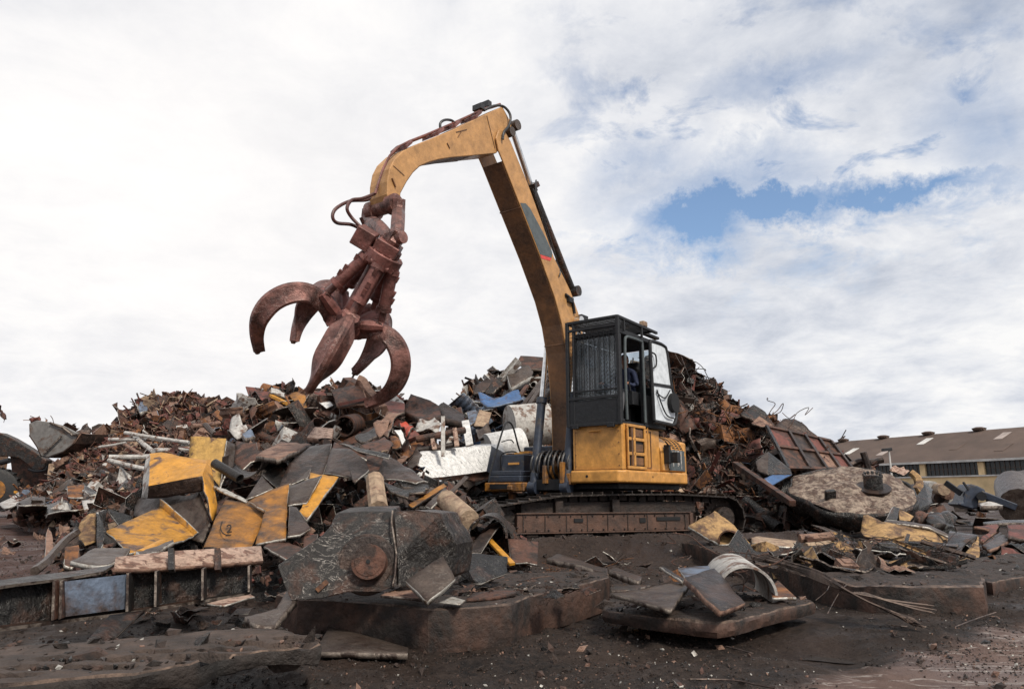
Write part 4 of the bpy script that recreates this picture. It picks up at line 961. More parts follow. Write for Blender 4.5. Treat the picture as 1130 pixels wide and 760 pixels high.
def proto(kind, mat, seed):
    key = (kind, mat, seed)
    if key in PROTO: return PROTO[key]
    mk, nm, th, cat, wd, sm = KINDS[kind]
    mb = mk(seed); rim = 'cut_edge' if random.Random(seed * 7 + len(mat)).random() < .45 else 'edge_dim'
    o = mb.build(nm, mat, None, smooth=sm, solid=th, rim=(rim if th else None))
    COL.objects.unlink(o); PROTO[key] = (o, nm, cat, wd); return PROTO[key]
def put(kind, mat, seed, pos, scale, rot, where, grp):
    o, nm, cat, wd = proto(kind, mat, seed)
    c = o.copy(); COL.objects.link(c); c.location = pos; c.rotation_euler = rot; c.scale = scale if not isinstance(scale, (int, float)) else (scale,) * 3
    w_ = WORD[mat] + ' ' + wd
    tag(c, (w_ + ' ' + where), cat, w_ + ' pieces ' + where + ' ' + grp if False else w_ + ' pieces ' + where)
    return c
SHARDM = ['rust', 'rust_pale', 'rust_red', 'steel_dark', 'steel_brown', 'rust_orange', 'steel_grey', 'cream_wood', 'tar', 'white_dirty', 'blue_grey']
def shards(mb, pos, s, rnd, wts):
    mi = rnd.choices(range(len(SHARDM)), wts)[0]; k = rnd.random()
    a = V((rnd.uniform(-1, 1), rnd.uniform(-.7, .7), rnd.uniform(-.45, .45) if k < .3 else rnd.uniform(-.9, .9))).normalized(); b = a.orthogonal().normalized(); b = (Matrix.Rotation(rnd.uniform(0, 6.28), 3, a) @ b); c = a.cross(b)
    if k < .2: mb.box(pos, a * s * rnd.uniform(.7, 2.0), b * s * rnd.uniform(.03, .09), c * s * .045, mi)                        # rod
    elif k < .78:                                                                                              # bent plate
        w_, h_ = s * rnd.uniform(.5, 1.2), s * rnd.uniform(.3, .9); t = s * .06; q = s * rnd.uniform(-.5, .5)
        p = [pos - a * w_ - b * h_ + c * q, pos + b * -h_ * rnd.uniform(.6, 1), pos + a * w_ - b * h_ * .7 + c * q * .6, pos + a * w_ * .8 + b * h_ + c * q, pos + b * h_ * 1.1, pos - a * w_ * .9 + b * h_ * .8 + c * q * .7]
        up = c * t
        mb.add(p + [x + up for x in p], [(0, 1, 4, 5), (1, 2, 3, 4), (7, 6, 11, 10), (8, 7, 10, 9), (0, 6, 7, 1), (1, 7, 8, 2), (2, 8, 9, 3), (3, 9, 10, 4), (4, 10, 11, 5), (5, 11, 6, 0)], mi)
    else: mb.box(pos, a * s * .5, b * s * rnd.uniform(.2, .4), c * s * rnd.uniform(.15, .35), mi)
def interp(tab, x):
    if x <= tab[0][0]: return tab[0][1:]
    for a, b in zip(tab, tab[1:]):
        if x <= b[0]:
            t = (x - a[0]) / (b[0] - a[0]); return [p + (q - p) * t for p, q in zip(a[1:], b[1:])]
    return tab[-1][1:]
def heap(name, label, prof, n_shard, ssize, wts, seed, back=2.5, core='slab_top', shift=.35, curve=1.0, rough=.35):
    """prof: (px, y_top, d_top, y_base, d_base): the crest and foot of the heap, turned into a real sloping mound closed at the back"""
    rnd = random.Random(seed); x0, x1 = prof[0][0], prof[-1][0]
    def surf(px, s, off=0.0):
        yt, dt, yb, db = interp(prof, px); p = P(px, yb + (yt - yb) * s, db + (dt - db) * s ** curve); return p + V((0, off, 0))
    nx, ny = max(12, int((x1 - x0) / 5)), 16; vs = []
    for j in range(ny + 1):
        for i in range(nx + 1):
            p = surf(x0 + (x1 - x0) * i / nx, j / ny, shift); k = rough * noise.noise(p * 1.7) + rough * .5 * noise.noise(p * 4.1)
            p = p + V((0, k * .6, -abs(k) * .5 - .12)); 
            if j == 0: p.z = -.06
            vs.append(p)
    base = len(vs)
    for i in range(nx + 1): p = vs[ny * (nx + 1) + i]; vs.append(V((p.x * (1 + .1 * back / p.y), p.y + back, -.1)))
    fs = [(j * (nx + 1) + i, j * (nx + 1) + i + 1, (j + 1) * (nx + 1) + i + 1, (j + 1) * (nx + 1) + i) for j in range(ny) for i in range(nx)]
    fs += [(ny * (nx + 1) + i, ny * (nx + 1) + i + 1, base + i + 1, base + i) for i in range(nx)]
    mb = MB(); mb.v = vs; mb.f = fs; mb.m = [len(SHARDM)] * len(fs)
    for _ in range(n_shard):
        px = rnd.uniform(x0, x1); s = rnd.random() ** .85
        p = surf(px, min(1, s), rnd.uniform(-.05, shift)); k = p.y
        shards(mb, p + V((0, 0, rnd.uniform(-.05, .04) * k / 10)), ssize * rnd.uniform(.5, 1.5) * k / 10, rnd, wts)
    o = mb.build(name, SHARDM + [core]); tag(o, label, 'scrap heap', kind='stuff'); return surf
def scatter(surf, x0, x1, n, kinds, mats, size, seed, where, grp, s0=0, s1=1, off=-.1, flat=False):
    rnd = random.Random(seed)
    for i in range(n):
        px = x0 + (x1 - x0) * ((i * .618034 + rnd.random() * .3) % 1); s = s0 + (s1 - s0) * rnd.random() ** .8
        p = surf(px, s, off + rnd.uniform(-.1, .15)); k = rnd.choice(kinds); mt = rnd.choice(mats)
        sc = size * rnd.uniform(.55, 1.35); e = (rnd.uniform(-1.2, 1.2), rnd.uniform(-1.0, 1.0), rnd.uniform(0, 6.28))
        if flat: e = (rnd.uniform(-.3, .3), rnd.uniform(-.3, .3), e[2])
        put(k, mt, rnd.randint(0, 2), p, (sc * rnd.uniform(.8, 1.3), sc * rnd.uniform(.7, 1.2), sc), e, where, grp)
# weights:  rust pale red dark brown orange grey wood tar white bluegrey
W_RED = [6, 4, 5, 2, 3, 2, 1.2, 1.6, .5, .5, .2]; W_DARK = [5, 1.6, 2, 5, 4, 1.2, 1.6, .5, 4, .3, .2]; W_MIX = [5, 3, 3, 3, 3, 1.5, 2, 1, 1.5, 1, .5]; W_BLUE = [3, 2, 1, 3, 2, .5, 3, 1.2, 1.5, 3, 4]
# far left mountain of small shredded scrap
s_far = heap('far_scrap_mountain', 'tall far heap of small red-brown shredded scrap left of centre', [(60, 520, 31, 566, 27), (100, 492, 32, 566, 27), (128, 470, 33, 566, 27), (152, 446, 34, 566, 27), (170, 438, 34, 566, 27), (205, 436, 34, 566, 26), (228, 444, 34, 566, 26), (260, 448, 34, 566, 26), (300, 447, 33, 566, 25), (340, 452, 33, 566, 25)],
             11000, .10, W_RED, 11, back=5, core='rust', shift=.6, rough=.9)
# heap behind the near plates, centre left
s_mid = heap('middle_scrap_heap', 'heap of tangled brown scrap behind the loose yellow plates', [(235, 500, 15, 545, 12), (262, 458, 15.5, 545, 12), (285, 436, 16, 540, 12), (300, 430, 16.5, 535, 12), (335, 436, 16.5, 530, 12), (370, 426, 16.5, 530, 12), (395, 428, 16.5, 530, 12), (420, 436, 16.5, 530, 12), (438, 440, 16.5, 530, 12.5), (452, 452, 16.5, 530, 13), (472, 478, 16, 530, 14)],
             5200, .12, W_MIX, 12, back=2.5, core='steel_brown', shift=.5)
# heap behind the machine, left of the boom
s_bk = heap('back_scrap_heap', 'heap of white, blue and grey scrap rising behind the boom', [(495, 485, 20, 530, 17), (512, 440, 20.5, 540, 17), (530, 422, 21, 545, 17.5), (545, 412, 21, 545, 17.5), (560, 418, 21, 545, 17.5), (590, 410, 21.5, 545, 18), (620, 404, 22, 545, 18), (660, 400, 22, 545, 18), (700, 410, 22, 545, 18)],
             3600, .14, W_BLUE, 13, back=3, core='steel_dark', shift=.5)
# dark heap right of the cab
s_rt = heap('right_scrap_heap', 'tall dark heap of twisted burnt scrap right of the cab', [(690, 410, 23, 585, 19), (725, 402, 23, 585, 19), (745, 404, 23, 585, 18.5), (765, 416, 23, 587, 18.5), (785, 424, 23, 588, 18.5), (797, 434, 23, 588, 18.5), (812, 452, 22.5, 585, 18.5), (835, 462, 22, 582, 18.5), (860, 470, 22, 578, 18.5), (890, 486, 22, 576, 18.5), (920, 505, 21, 572, 18.5), (960, 525, 20.5, 568, 18.5)],
             9000, .115, W_DARK, 14, back=4, core='tar', shift=.5, rough=.6)
# near heap under the plates
s_nr = heap('near_scrap_heap', 'tangle of dark offcuts under the yellow plates and the round casting', [(60, 585, 8.2, 632, 6.2), (100, 560, 9, 640, 6.2), (140, 535, 10, 645, 6.2), (180, 500, 11, 650, 6.2), (240, 490, 11.4, 650, 6.2), (300, 492, 11.4, 645, 6.2), (380, 492, 11.4, 640, 6.4), (440, 505, 11, 640, 6.6), (500, 540, 9.6, 640, 6.8), (540, 570, 8.6, 638, 7.0), (580, 600, 7.8, 630, 7.2)],
             4200, .085, W_DARK, 15, back=1.2, core='tar', shift=.4)
scatter(s_mid, 255, 450, 74, ['sheet', 'sheet', 'fold', 'plate', 'pipe', 'channel', 'drum', 'ribbed', 'box', 'shell', 'rod'], ['rust', 'rust', 'rust_red', 'rust_pale', 'steel_brown', 'steel_brown', 'white_dirty', 'steel_dark', 'rust_orange'], .78, 21, 'in the brown heap under the raised grapple', 'm', .1, 1)
scatter(s_bk, 512, 640, 56, ['sheet', 'sheet', 'fold', 'plate', 'pipe', 'ibeam', 'box', 'shell', 'ribbed'], ['steel_grey', 'blue_grey', 'steel_dark', 'white_dirty', 'blue', 'white_dirty', 'blue_grey'], 1.0, 22, 'in the pale heap behind the boom', 'b', .1, .95)
scatter(s_rt, 735, 900, 120, ['sheet', 'sheet', 'ribbed', 'fold', 'plate', 'channel', 'drum', 'rod', 'rod', 'wire', 'wire', 'wire', 'box', 'block', 'pipe', 'angle'], ['rust', 'rust', 'steel_brown', 'tar', 'tar', 'steel_dark', 'rust_red', 'rust_orange', 'steel_grey'], .95, 23, 'in the dark heap right of the cab', 'r', .02, 1)
scatter(s_nr, 75, 560, 85, ['plate', 'sheet', 'fold', 'channel', 'angle', 'sheet', 'pipe', 'box', 'flange', 'ribbed', 'wire', 'drum', 'block'], ['steel_brown', 'tar', 'steel_dark', 'rust', 'tar', 'steel_grey', 'rust'], .40, 24, 'in the dark tangle around the yellow plates', 'n', .12, .98, off=.1)
for o_ in [o for o in COL.objects if o.name.startswith('wire_tangle') and 'around the yellow plates' in o.get('label', '')]: bpy.data.objects.remove(o_)
scatter(s_far, 100, 250, 26, ['sheet', 'fold', 'plate', 'block'], ['rust_red', 'rust', 'rust_pale', 'steel_brown'], .9, 25, 'on the far red-brown mountain', 'f', .1, .95)
# ---------------------------------------------------------------- pieces one can tell apart
def shell(name, label, cat, tile, vs, fs, mats, th=.02, rim='cut_edge', group=None, bevel=0, smooth=False, parent=None, sub=0):
    """thick plate work: corner points with their distance, faces over them, optional material per face"""
    pts = [T(tile, *v) for v in vs]; mb = MB()
    if fs is None: fs = [tuple(range(len(pts)))]
    for f in fs:
        mi = 0
        if isinstance(f, list): mi, f = f[0], f[1]
        mb.f.append(tuple(f)); mb.m.append(mi)
    mb.v = pts
    size = max((p - pts[0]).length for p in pts); bm = bmesh.new()
    vv = [bm.verts.new(p) for p in pts]
    for f, mi in zip(mb.f, mb.m):
        try: bm.faces.new([vv[i] for i in f]).material_index = mi
        except ValueError: pass
    bmesh.ops.triangulate(bm, faces=[f for f in bm.faces if len(f.verts) > 4]); bmesh.ops.subdivide_edges(bm, edges=bm.edges[:], cuts=5, use_grid_fill=True); bm.normal_update()
    sd_ = len(label); am = .016 * size if th < .06 else .008 * size; mv = []
    for v in bm.verts:
        q = v.co / size; e = v.normal * (noise.noise(q * 3.1 + V((sd_, 0, 0))) * am + noise.noise(q * 9 + V((sd_, 0, 0))) * am * .3)
        if v.is_boundary: e += V((noise.noise(q * 14), noise.noise(q * 14 + V((9, 0, 0))), noise.noise(q * 14 + V((0, 9, 0))))) * .011 * size
        mv.append((v, e))
    for v, e in mv: v.co += e
    bm.verts.index_update(); mb = MB(); mb.v = [v.co.copy() for v in bm.verts]; mb.f = [tuple(v.index for v in f.verts) for f in bm.faces]; mb.m = [f.material_index for f in bm.faces]; bm.free()
    o = mb.build(name, mats, parent, solid=th, rim=rim, smooth=True)
    return tag(o, label, cat, group) if parent is None else o
def pl(name, label, cat, tile, vs, mat, th=.02, rim='cut_edge', group=None, dent=.03, n=7):
    """one torn or cut plate: its outline filled with a fine net and dented, with real thickness"""
    pts = [T(tile, *v) for v in vs]; c = sum(pts, V((0, 0, 0))) / len(pts); mb = MB()
    nm = V((0, 0, 0))
    for i in range(len(pts)): nm += (pts[i] - c).cross(pts[(i + 1) % len(pts)] - c)
    nm.normalize(); size = max((p - c).length for p in pts); k = len(pts)
    # rings towards the centre, edges split so the dents can bend them
    dense = []
    for i in range(k):
        a, b = pts[i], pts[(i + 1) % k]
        for j in range(4): dense.append(a + (b - a) * j / 4)
    R_ = 5; vs_ = []
    for r in range(R_):
        for p in dense:
            q = c + (p - c) * (1 - r / R_); vs_.append(q + nm * noise.noise(q * (1.6 / size) + V((k, 3, len(label)))) * dent * size + (nm.cross(p - c).normalized() * noise.noise(q * 9) * .012 * size if r == 0 else V((0, 0, 0))))
    N = len(dense); vs_.append(c + nm * noise.noise(c * (1.6 / size) + V((k, 3, len(label)))) * dent * size)
    mb.v = vs_
    for r in range(R_ - 1):
        for i in range(N): j = (i + 1) % N; mb.f.append((r * N + i, r * N + j, (r + 1) * N + j, (r + 1) * N + i)); mb.m.append(0)
    for i in range(N): mb.f.append(((R_ - 1) * N + i, (R_ - 1) * N + (i + 1) % N, R_ * N)); mb.m.append(0)
    o = mb.build(name, mat, None, smooth=True, solid=th, rim=rim)
    return tag(o, label, cat, group)
def tb(name, label, cat, tile, pts, r, mat, group=None, n=10, sm=4, hollow=0):
    p = [T(tile, *v) for v in pts]
    if hollow: o = MB().pipe(p[0], p[-1], r, hollow, 22).build(name, mat, smooth=True)
    else: o = MB().tube(smoothp(p, sm) if len(p) > 2 else p, r, n).build(name, mat, smooth=True)
    return tag(o, label, cat, group)
def br(name, label, cat, tile, a, b, w_, h_, mat, group=None, up=V((0, 0, 1)), bev=.004):
    o = MB().bar(T(tile, *a), T(tile, *b), w_, h_, up).build(name, mat, bevel=bev); return tag(o, label, cat, group)
SLABS = []
def slab(name, label, outline, z, thick, seed, relief=.02, mats=('slab_top', 'slab'), wave=0.0, pits=(), edge=.02):
    """heavy cast slab lying on the ground: outline given where its top edge is seen, rough top, broken rim"""
    SLABS.append((name, dict(cast_slab='middle foreground slab', rounded_slab='thin round-edged slab', long_dark_slab='longest slab at right', far_right_slab='slab at the right edge', corner_slab='bottom left corner slab')[name], (outline, z)))
    pts = [PZ(x, y, z if len(q) < 1 else q[0]) for x, y, *q in outline]
    dense = []
    for i in range(len(pts)):
        a, b = pts[i], pts[(i + 1) % len(pts)]; k = max(1, int((b - a).length / .05))
        for j in range(k):
            p = a + (b - a) * j / k; nn = (b - a).cross(ZV).normalized(); dense.append(p + nn * (noise.noise(p * 4 + V((seed, 0, 0))) * edge + noise.noise(p * 17) * edge * .4))
    c = sum(dense, V((0, 0, 0))) / len(dense); N = len(dense); R_ = 40; vs = []; mb = MB()
    for r in range(R_):
        for p in dense:
            q = c + (p - c) * ((1 - (r - .55) / R_) if r else 1)
            dzz = noise.fractal(V((q.x * 2.2, q.y * 3.2, seed)), 1, 2.1, 4) * relief + noise.noise(V((q.x * 14, q.y * 22, seed))) * relief * .45
            for (px, py, pr_, pd) in pits: dzz -= pd * math.exp(-(((q.x - px) / pr_) ** 2 + ((q.y - py) / (pr_ * .38)) ** 2) ** 3)
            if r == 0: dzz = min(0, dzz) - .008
            vs.append(q + V((0, 0, dzz)))
    vs.append(c + V((0, 0, 0)))
    base = len(vs)
    for lev in (.25, .6, 1.0):
        for i, p in enumerate(dense):
            out = (p - c).normalized(); wv = wave * abs(math.sin(i * .31 + .4 * math.sin(i * .11))) * lev
            vs.append(p + V((0, 0, -thick * lev + wv)) + out * (edge * .6 * noise.noise(p * 6 + V((0, 0, lev * 3))) + (.006 if lev == .6 else -.008 if lev == 1 else .006)))
    for r in range(R_ - 1):
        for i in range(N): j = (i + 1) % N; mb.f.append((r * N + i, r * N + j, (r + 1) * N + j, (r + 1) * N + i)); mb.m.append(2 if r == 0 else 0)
    for i in range(N): mb.f.append(((R_ - 1) * N + i, (R_ - 1) * N + (i + 1) % N, R_ * N)); mb.m.append(0)
    rings = [0, base, base + N, base + 2 * N]
    for a, b in zip(rings, rings[1:]):
        for i in range(N): j = (i + 1) % N; mb.f.append((b + i, b + j, a + j, a + i)); mb.m.append(1)
    mb.f.append(tuple(base + 2 * N + i for i in range(N))[::-1]); mb.m.append(1)
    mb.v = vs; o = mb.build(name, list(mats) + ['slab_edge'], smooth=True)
    return tag(o, label, 'slab')
# --- heavy slabs in the foreground
slab('cast_slab', 'long thick rusty slab in the middle foreground with the round-hubbed casting resting on it', [(305, 655), (330, 660.5), (367, 661), (420, 666), (473, 671.5), (492, 671.5), (530, 669), (564, 666), (585, 656.7), (630, 647), (671, 636.5), (672, 632), (640, 630), (603, 631), (540, 631), (470, 632), (400, 636), (330, 645)], .25, .26, 3, .012, edge=.006,
     pits=((-.15, 5.2, .3, .03), (.2, 5.6, .35, .03)))
slab('rounded_slab', 'thin round-edged dark slab carrying bent plates and half a white pipe', [(664, 671), (680, 674), (702, 677), (730, 681), (756, 684), (775, 686.5), (792, 687.5), (815, 684), (835, 678), (860, 672), (885, 666.5), (897, 663), (890, 660), (851, 658.5), (800, 652), (760, 649), (724, 649), (690, 655), (672, 661)], .17, .085, 5, .014)
slab('long_dark_slab', 'longest dark slab at right with a bundle of wires drooping over its front edge', [(750, 597), (772, 602), (794, 609), (820, 616), (847, 623.5), (886, 634), (930, 641), (960, 644.5), (1002, 647), (1045, 647), (1085, 646), (1086, 638), (1070, 628), (1030, 620), (960, 608), (880, 598), (820, 590), (775, 592)], .22, .24, 8, .03)
slab('far_right_slab', 'dark cracked slab at the right edge of the picture behind the longest slab', [(1052, 633), (1075, 637), (1094, 642), (1115, 638), (1160, 630), (1180, 618), (1120, 610), (1070, 616), (1040, 624)], .12, .13, 9, .012)
slab('corner_slab', 'rugged dark slab with a scalloped lower rim filling the bottom left corner', [(-80, 752), (-20, 757), (35, 753), (90, 746), (149, 743), (200, 733), (240, 722), (290, 716), (330, 713), (356, 709), (352, 700), (325, 696), (290, 693), (240, 695), (180, 701), (100, 706), (0, 713), (-80, 718)], .22, .12, 12, .014, wave=.05, mats=('slab_dusty', 'slab_dark'),
     pits=tuple((-1.97 + .30 * i + .04 * j, 3.0 + .14 * i + .022 * i * i + .15 * j, .11, .11) for i in range(4) for j in range(3)))
# small lumps that hold the thin slab off the ground
for k, (x, y) in enumerate(((735, 690), (800, 690), (850, 678))):
    q = PZ(x, y - 6, .02) + V((0, .45, 0)); tag(MB().box(q, V((.09, .02, 0)), V((-.03, .10, 0)), V((0, .01, .065))).build('concrete_lump', 'slab', bevel=.015), 'dark lump wedged underneath the thin round-edged slab', 'rubble', 'lumps under the round-edged slab')
# --- I-beam on the left
def ib():
    w0, w1 = (-70, 352, 4.05), (1045, 235, 5.45)
    rt = root('bridge_beam', T('R', 500, 350, 4.8), 'long black I-beam at left with a blue-grey painted web stretch and flaking top flange', 'beam')
    q = [T('R', -70, 345, 4.0), T('R', 140, 316, 4.3), T('R', 530, 268, 4.8), T('R', 1040, 238, 5.45)]; b = [T('R', -70, 500, 4.0), T('R', 235, 462, 4.4), T('R', 535, 425, 4.8), T('R', 1045, 345, 5.45)]
    m = MB(); m.add(q + b, [(0, 1, 5, 4), (1, 2, 6, 5), (2, 3, 7, 6)]); m.build('web', 'tar', rt, solid=.014)
    out = V((.25, -1, 0)).normalized()
    m = MB(); m.add([p + V((0, 0, -.005)) + out * .12 for p in b] + [p + V((0, 0, -.005)) - out * .12 for p in b], [(i, i + 1, 5 + i, 4 + i) for i in range(3)]); m.build('bottom_flange', 'steel_dark', rt, solid=.018, rim='edge_dim')
    tl = [T('R', -70, 338, 3.95), T('R', 100, 312, 4.2), T('R', 300, 288, 4.5), T('R', 450, 262, 4.7)]
    m = MB(); m.add([p + out * .10 for p in tl] + [p - out * .12 + V((0, 0, .02)) for p in tl], [(i, i + 1, 5 + i, 4 + i) for i in range(3)]); m.build('top_flange', 'steel_dark', rt, solid=.016, rim='edge_dim')
    fr = [T('R', 470, 262, 4.62), T('R', 560, 264, 4.72), T('R', 700, 256, 4.9), T('R', 890, 244, 5.15), T('R', 1092, 228, 5.42)]; bk = [T('R', 480, 214, 4.8), T('R', 560, 205, 4.95), T('R', 700, 190, 5.12), T('R', 890, 178, 5.38), T('R', 1085, 166, 5.65)]
    n = 5; m = MB(); m.add(fr + bk + [p + V((0, .1, -.06)) for p in bk], [(i, i + 1, n + i + 1, n + i) for i in range(4)] + [(n + i, n + i + 1, 2 * n + i + 1, 2 * n + i) for i in range(4)])
    m.build('flaking_flange', 'cream_flake', rt, solid=.03, rim='rust_pale', smooth=True)
    for X_ in (712, 905):
        m = MB(); m.add([T('R', X_ - 12, 175, 4.95 + (X_ - 700) / 700), T('R', X_ + 12, 173, 4.95 + (X_ - 700) / 700), T('R', X_ + 14, 262, 4.8 + (X_ - 700) / 700), T('R', X_ - 10, 264, 4.8 + (X_ - 700) / 700)], [(0, 1, 2, 3)]); m.build('strap', 'steel_dark', rt, solid=.03)
    m = MB(); m.add([T('R', 268, 306, 4.36), T('R', 532, 276, 4.69), T('R', 533, 418, 4.69), T('R', 272, 452, 4.36)], [(0, 1, 2, 3)]); m.build('painted_stretch', 'blue_grey', rt, solid=.006)
    for X_, y0, y1, d in ((232, 300, 460, 4.33), (262, 300, 455, 4.36), (536, 270, 425, 4.68), (652, 262, 405, 4.80), (845, 252, 378, 5.0), (1036, 240, 345, 5.3)):
        p0 = T('R', X_, y0, d); p1 = T('R', X_ + 2, y1, d); m = MB(); m.add([p0 - out * .09, p0 + out * .03, p1 + out * .06, p1 - out * .09], [(0, 1, 2, 3)]); m.build('stiffener', 'rust' if X_ < 300 else 'steel_dark', rt, solid=.014, rim='edge_dim')
ib()
pl('gusset_plate', 'dark triangular plate hanging point down beneath the I-beam', 'metal plate', 'R', [(455, 452, 4.45), (600, 432, 4.6), (430, 590, 4.1), (330, 588, 3.95)], 'steel_dark', .02, 'edge_dim')
pl('flat_offcut', 'long pale-edged strip lying under the right end of the I-beam', 'metal plate', 'R', [(860, 398, 4.9), (1040, 360, 5.3), (1060, 372, 5.2), (930, 410, 4.8)], 'cream_flake', .012)
# --- round hubbed casting
def casting():
    rt = root('hub_casting', T('S', 560, 380, 4.75), 'big black casting with a round bearing hub, standing on the central slab', 'machine part')
    f = [(210, 240, 4.62), (300, 180, 4.68), (400, 112, 4.76), (432, 75, 4.8), (455, 22, 4.88), (560, 15, 4.88), (680, 14, 4.88), (688, 60, 4.84), (705, 200, 4.72), (708, 325, 4.62), (640, 348, 4.58), (500, 352, 4.56), (400, 378, 4.54), (268, 388, 4.52), (240, 320, 4.55)]
    pts = [T('S', *p) for p in f]; m = MB().prism(pts, V((.02, .30, .03))); m.build('side_plate', 'cast_dark', rt, bevel=.008, segs=2)
    c = T('S', 585, 236, 4.70); nrm = V((.0, -1, .22)).normalized(); m = MB().cyl(c - nrm * .02, c + nrm * .035, .185, n=40); m.cyl(c + nrm * .035, c + nrm * .05, .165, n=40); m.build('hub_plate', 'steel_brown', rt, bevel=.006, smooth=True)
    c2 = T('S', 600, 232, 4.66); m = MB().cyl(c2 + nrm * .0, c2 + nrm * .09, .105, n=36); m.cyl(c2 + nrm * .09, c2 + nrm * .094, .085, n=30); h = m.build('hub', 'rust', rt, bevel=.008, smooth=True)
    m = MB().cyl(c2 + nrm * .09, c2 + nrm * .10, .013, n=10); m.build('hub_bolt', 'dark_void', h)
    g = [(694, 14, 4.80), (780, 10, 4.82), (885, 22, 4.90), (905, 70, 4.92), (935, 110, 4.95), (955, 150, 4.98), (948, 220, 4.98), (940, 280, 4.98), (860, 315, 4.85), (780, 330, 4.72), (712, 334, 4.62), (712, 200, 4.66)]
    pts = [T('S', *p) for p in g]; m = MB().prism(pts, V((.10, .30, .0))); m.build('end_casing', 'cast_dark', rt, bevel=.02, segs=2)
    m = MB().tube([T('S', 690, 12, 4.82), T('S', 686, 60, 4.78), T('S', 706, 190, 4.66), T('S', 700, 280, 4.6), T('S', 690, 325, 4.58)], .007, 6); m.build('flange_joint', 'edge_dim', rt, smooth=True)
    m = MB().bar(T('S', 375, 345, 4.545), T('S', 420, 305, 4.57), .03, .012, V((0, -1, .2))); m.build('paint_mark', 'rust_orange', rt)
casting()
shell('angle_plate', 'grey folded plate leaning between the corner slab and the casting', 'metal plate', 'S', [(75, 468, 4.2), (215, 425, 4.5), (262, 345, 4.8), (292, 392, 4.55), (195, 505, 4.1), (120, 500, 4.05)], [(0, 1, 4, 5), (1, 2, 3, 4)], ['steel_grey'], .035, 'edge_dim')
pl('ground_plate', 'grey triangular plate lying flat on the soil before the central slab', 'metal plate', 'S', [(370, 610, .04), (425, 500, .07), (580, 540, .05), (755, 592, .04), (752, 618, .035)], 'steel_grey', .03, 'edge_dim', dent=.008)
shell('cut_plate', 'small black square plate propped on the slab against the casting', 'metal plate', 'S', [(745, 310, 4.48), (900, 206, 4.62), (950, 305, 4.5), (835, 402, 4.32)], None, ['steel_grey'], .035, 'cut_edge', bevel=.003)
pl('under_plate', 'thin brown plate lying on the slab under the black square plate', 'metal plate', 'S', [(640, 368, 4.55), (755, 322, 4.85), (840, 345, 4.8), (815, 385, 4.5)], 'rust_pale', .015, 'edge_dim')
pl('foil_scrap', 'small shiny steel scrap lying just right of the black square plate', 'metal scrap', 'S', [(880, 395, 4.5), (935, 372, 4.7), (992, 388, 4.6), (970, 402, 4.45)], 'cut_edge', .008)
shell('black_trough', 'black tapered open box on the central slab right of the casting', 'metal box', 'E', [(135, 335, 5.6), (378, 355, 5.75), (372, 445, 5.6), (215, 500, 5.25), (100, 345, 5.95), (350, 330, 6.15), (100, 430, 5.7)], [(0, 1, 2, 3), (4, 0, 3, 6), (4, 5, 1, 0)][:2], ['tar'], .022, 'cut_edge')
pl('rust_strip', 'flat orange-brown strip lying on the slab in front of the black trough', 'metal plate', 'E', [(165, 580, 4.75), (200, 545, 5.0), (420, 535, 5.15), (425, 552, 5.0), (300, 575, 4.85)], 'rust', .02, 'rust')
# --- yellow plates, left
shell('yellow_box_section', 'large bent yellow box section with a white inner edge, topmost of the near yellow pieces', 'metal plate', 'B',
      [(85, 145, 8.9), (375, 180, 8.6), (345, 262, 8.1), (75, 315, 8.2), (350, 345, 8.15), (70, 378, 8.3), (60, 150, 8.98), (36, 378, 8.4), (388, 172, 8.7), (422, 468, 8.0), (394, 500, 7.85)],
      [[0, (0, 1, 2, 3)], [1, (3, 2, 4, 5)], [2, (6, 0, 3, 5, 7)], [0, (2, 1, 8, 9, 10)]], ['yellow', 'steel_brown', 'white_dirty'], .02, 'edge_dim')
shell('grey_side_plate', 'big dark grey plate standing under the bent yellow box section', 'metal plate', 'B', [(0, 375, 8.9), (120, 378, 8.5), (338, 352, 8.25), (392, 505, 7.9), (345, 608, 7.6), (200, 560, 7.9), (0, 470, 8.5)], None, ['steel_grey'], .03, 'edge_dim')
shell('yellow_back_panel', 'upright yellow panel standing behind the bent box section, highest yellow piece', 'metal plate', 'B', [(292, 58, 9.9), (475, 68, 9.8), (462, 200, 9.6), (438, 325, 9.3), (385, 250, 9.4), (280, 165, 9.7)], None, ['yellow_faded'], .03, 'steel_dark')
pl('grey_fin', 'narrow grey fin standing right of the upright yellow panel', 'metal plate', 'B', [(474, 78, 9.72), (522, 100, 9.9), (520, 210, 9.6), (482, 230, 9.4), (440, 330, 9.2)], 'steel_grey', .02)
shell('yellow_tray', 'yellow tray with a raised flange, lowest left of the yellow pieces', 'metal plate', 'Z', [(116.3, 586.8, 7.1), (177.4, 559.5, 8.0), (215, 591, 7.5), (200, 598, 7.2), (142.6, 610.6, 6.7), (178, 550, 8.0), (219, 587, 7.5)], [(0, 1, 2, 3, 4), (1, 5, 6, 2)], ['yellow_worn'], .022, 'cut_edge')
o = shell('ochre_plate', 'dirty ochre plate with a hand-drawn chalk mark, right of the yellow tray', 'metal plate', 'Z', [(249, 551, 8.15), (272, 556, 8.0), (295.5, 562, 7.9), (288, 584, 7.5), (276, 606, 7.0), (225, 606, 7.0)], None, ['yellow_old'], .03, 'steel_dark')
m = MB()
def onp(x, y): return P(150 + x / 4.75, 470 + y / 4.75, 8.0 - (150 - 0) * 0 - ((470 + y / 4.75) - 557) * .0205 - .16)
m.tube(smoothp([onp(478, 524), onp(486, 517), onp(496, 520), onp(497, 532), onp(488, 545), onp(478, 556), onp(488, 554), onp(502, 553)], 4), .007, 5)
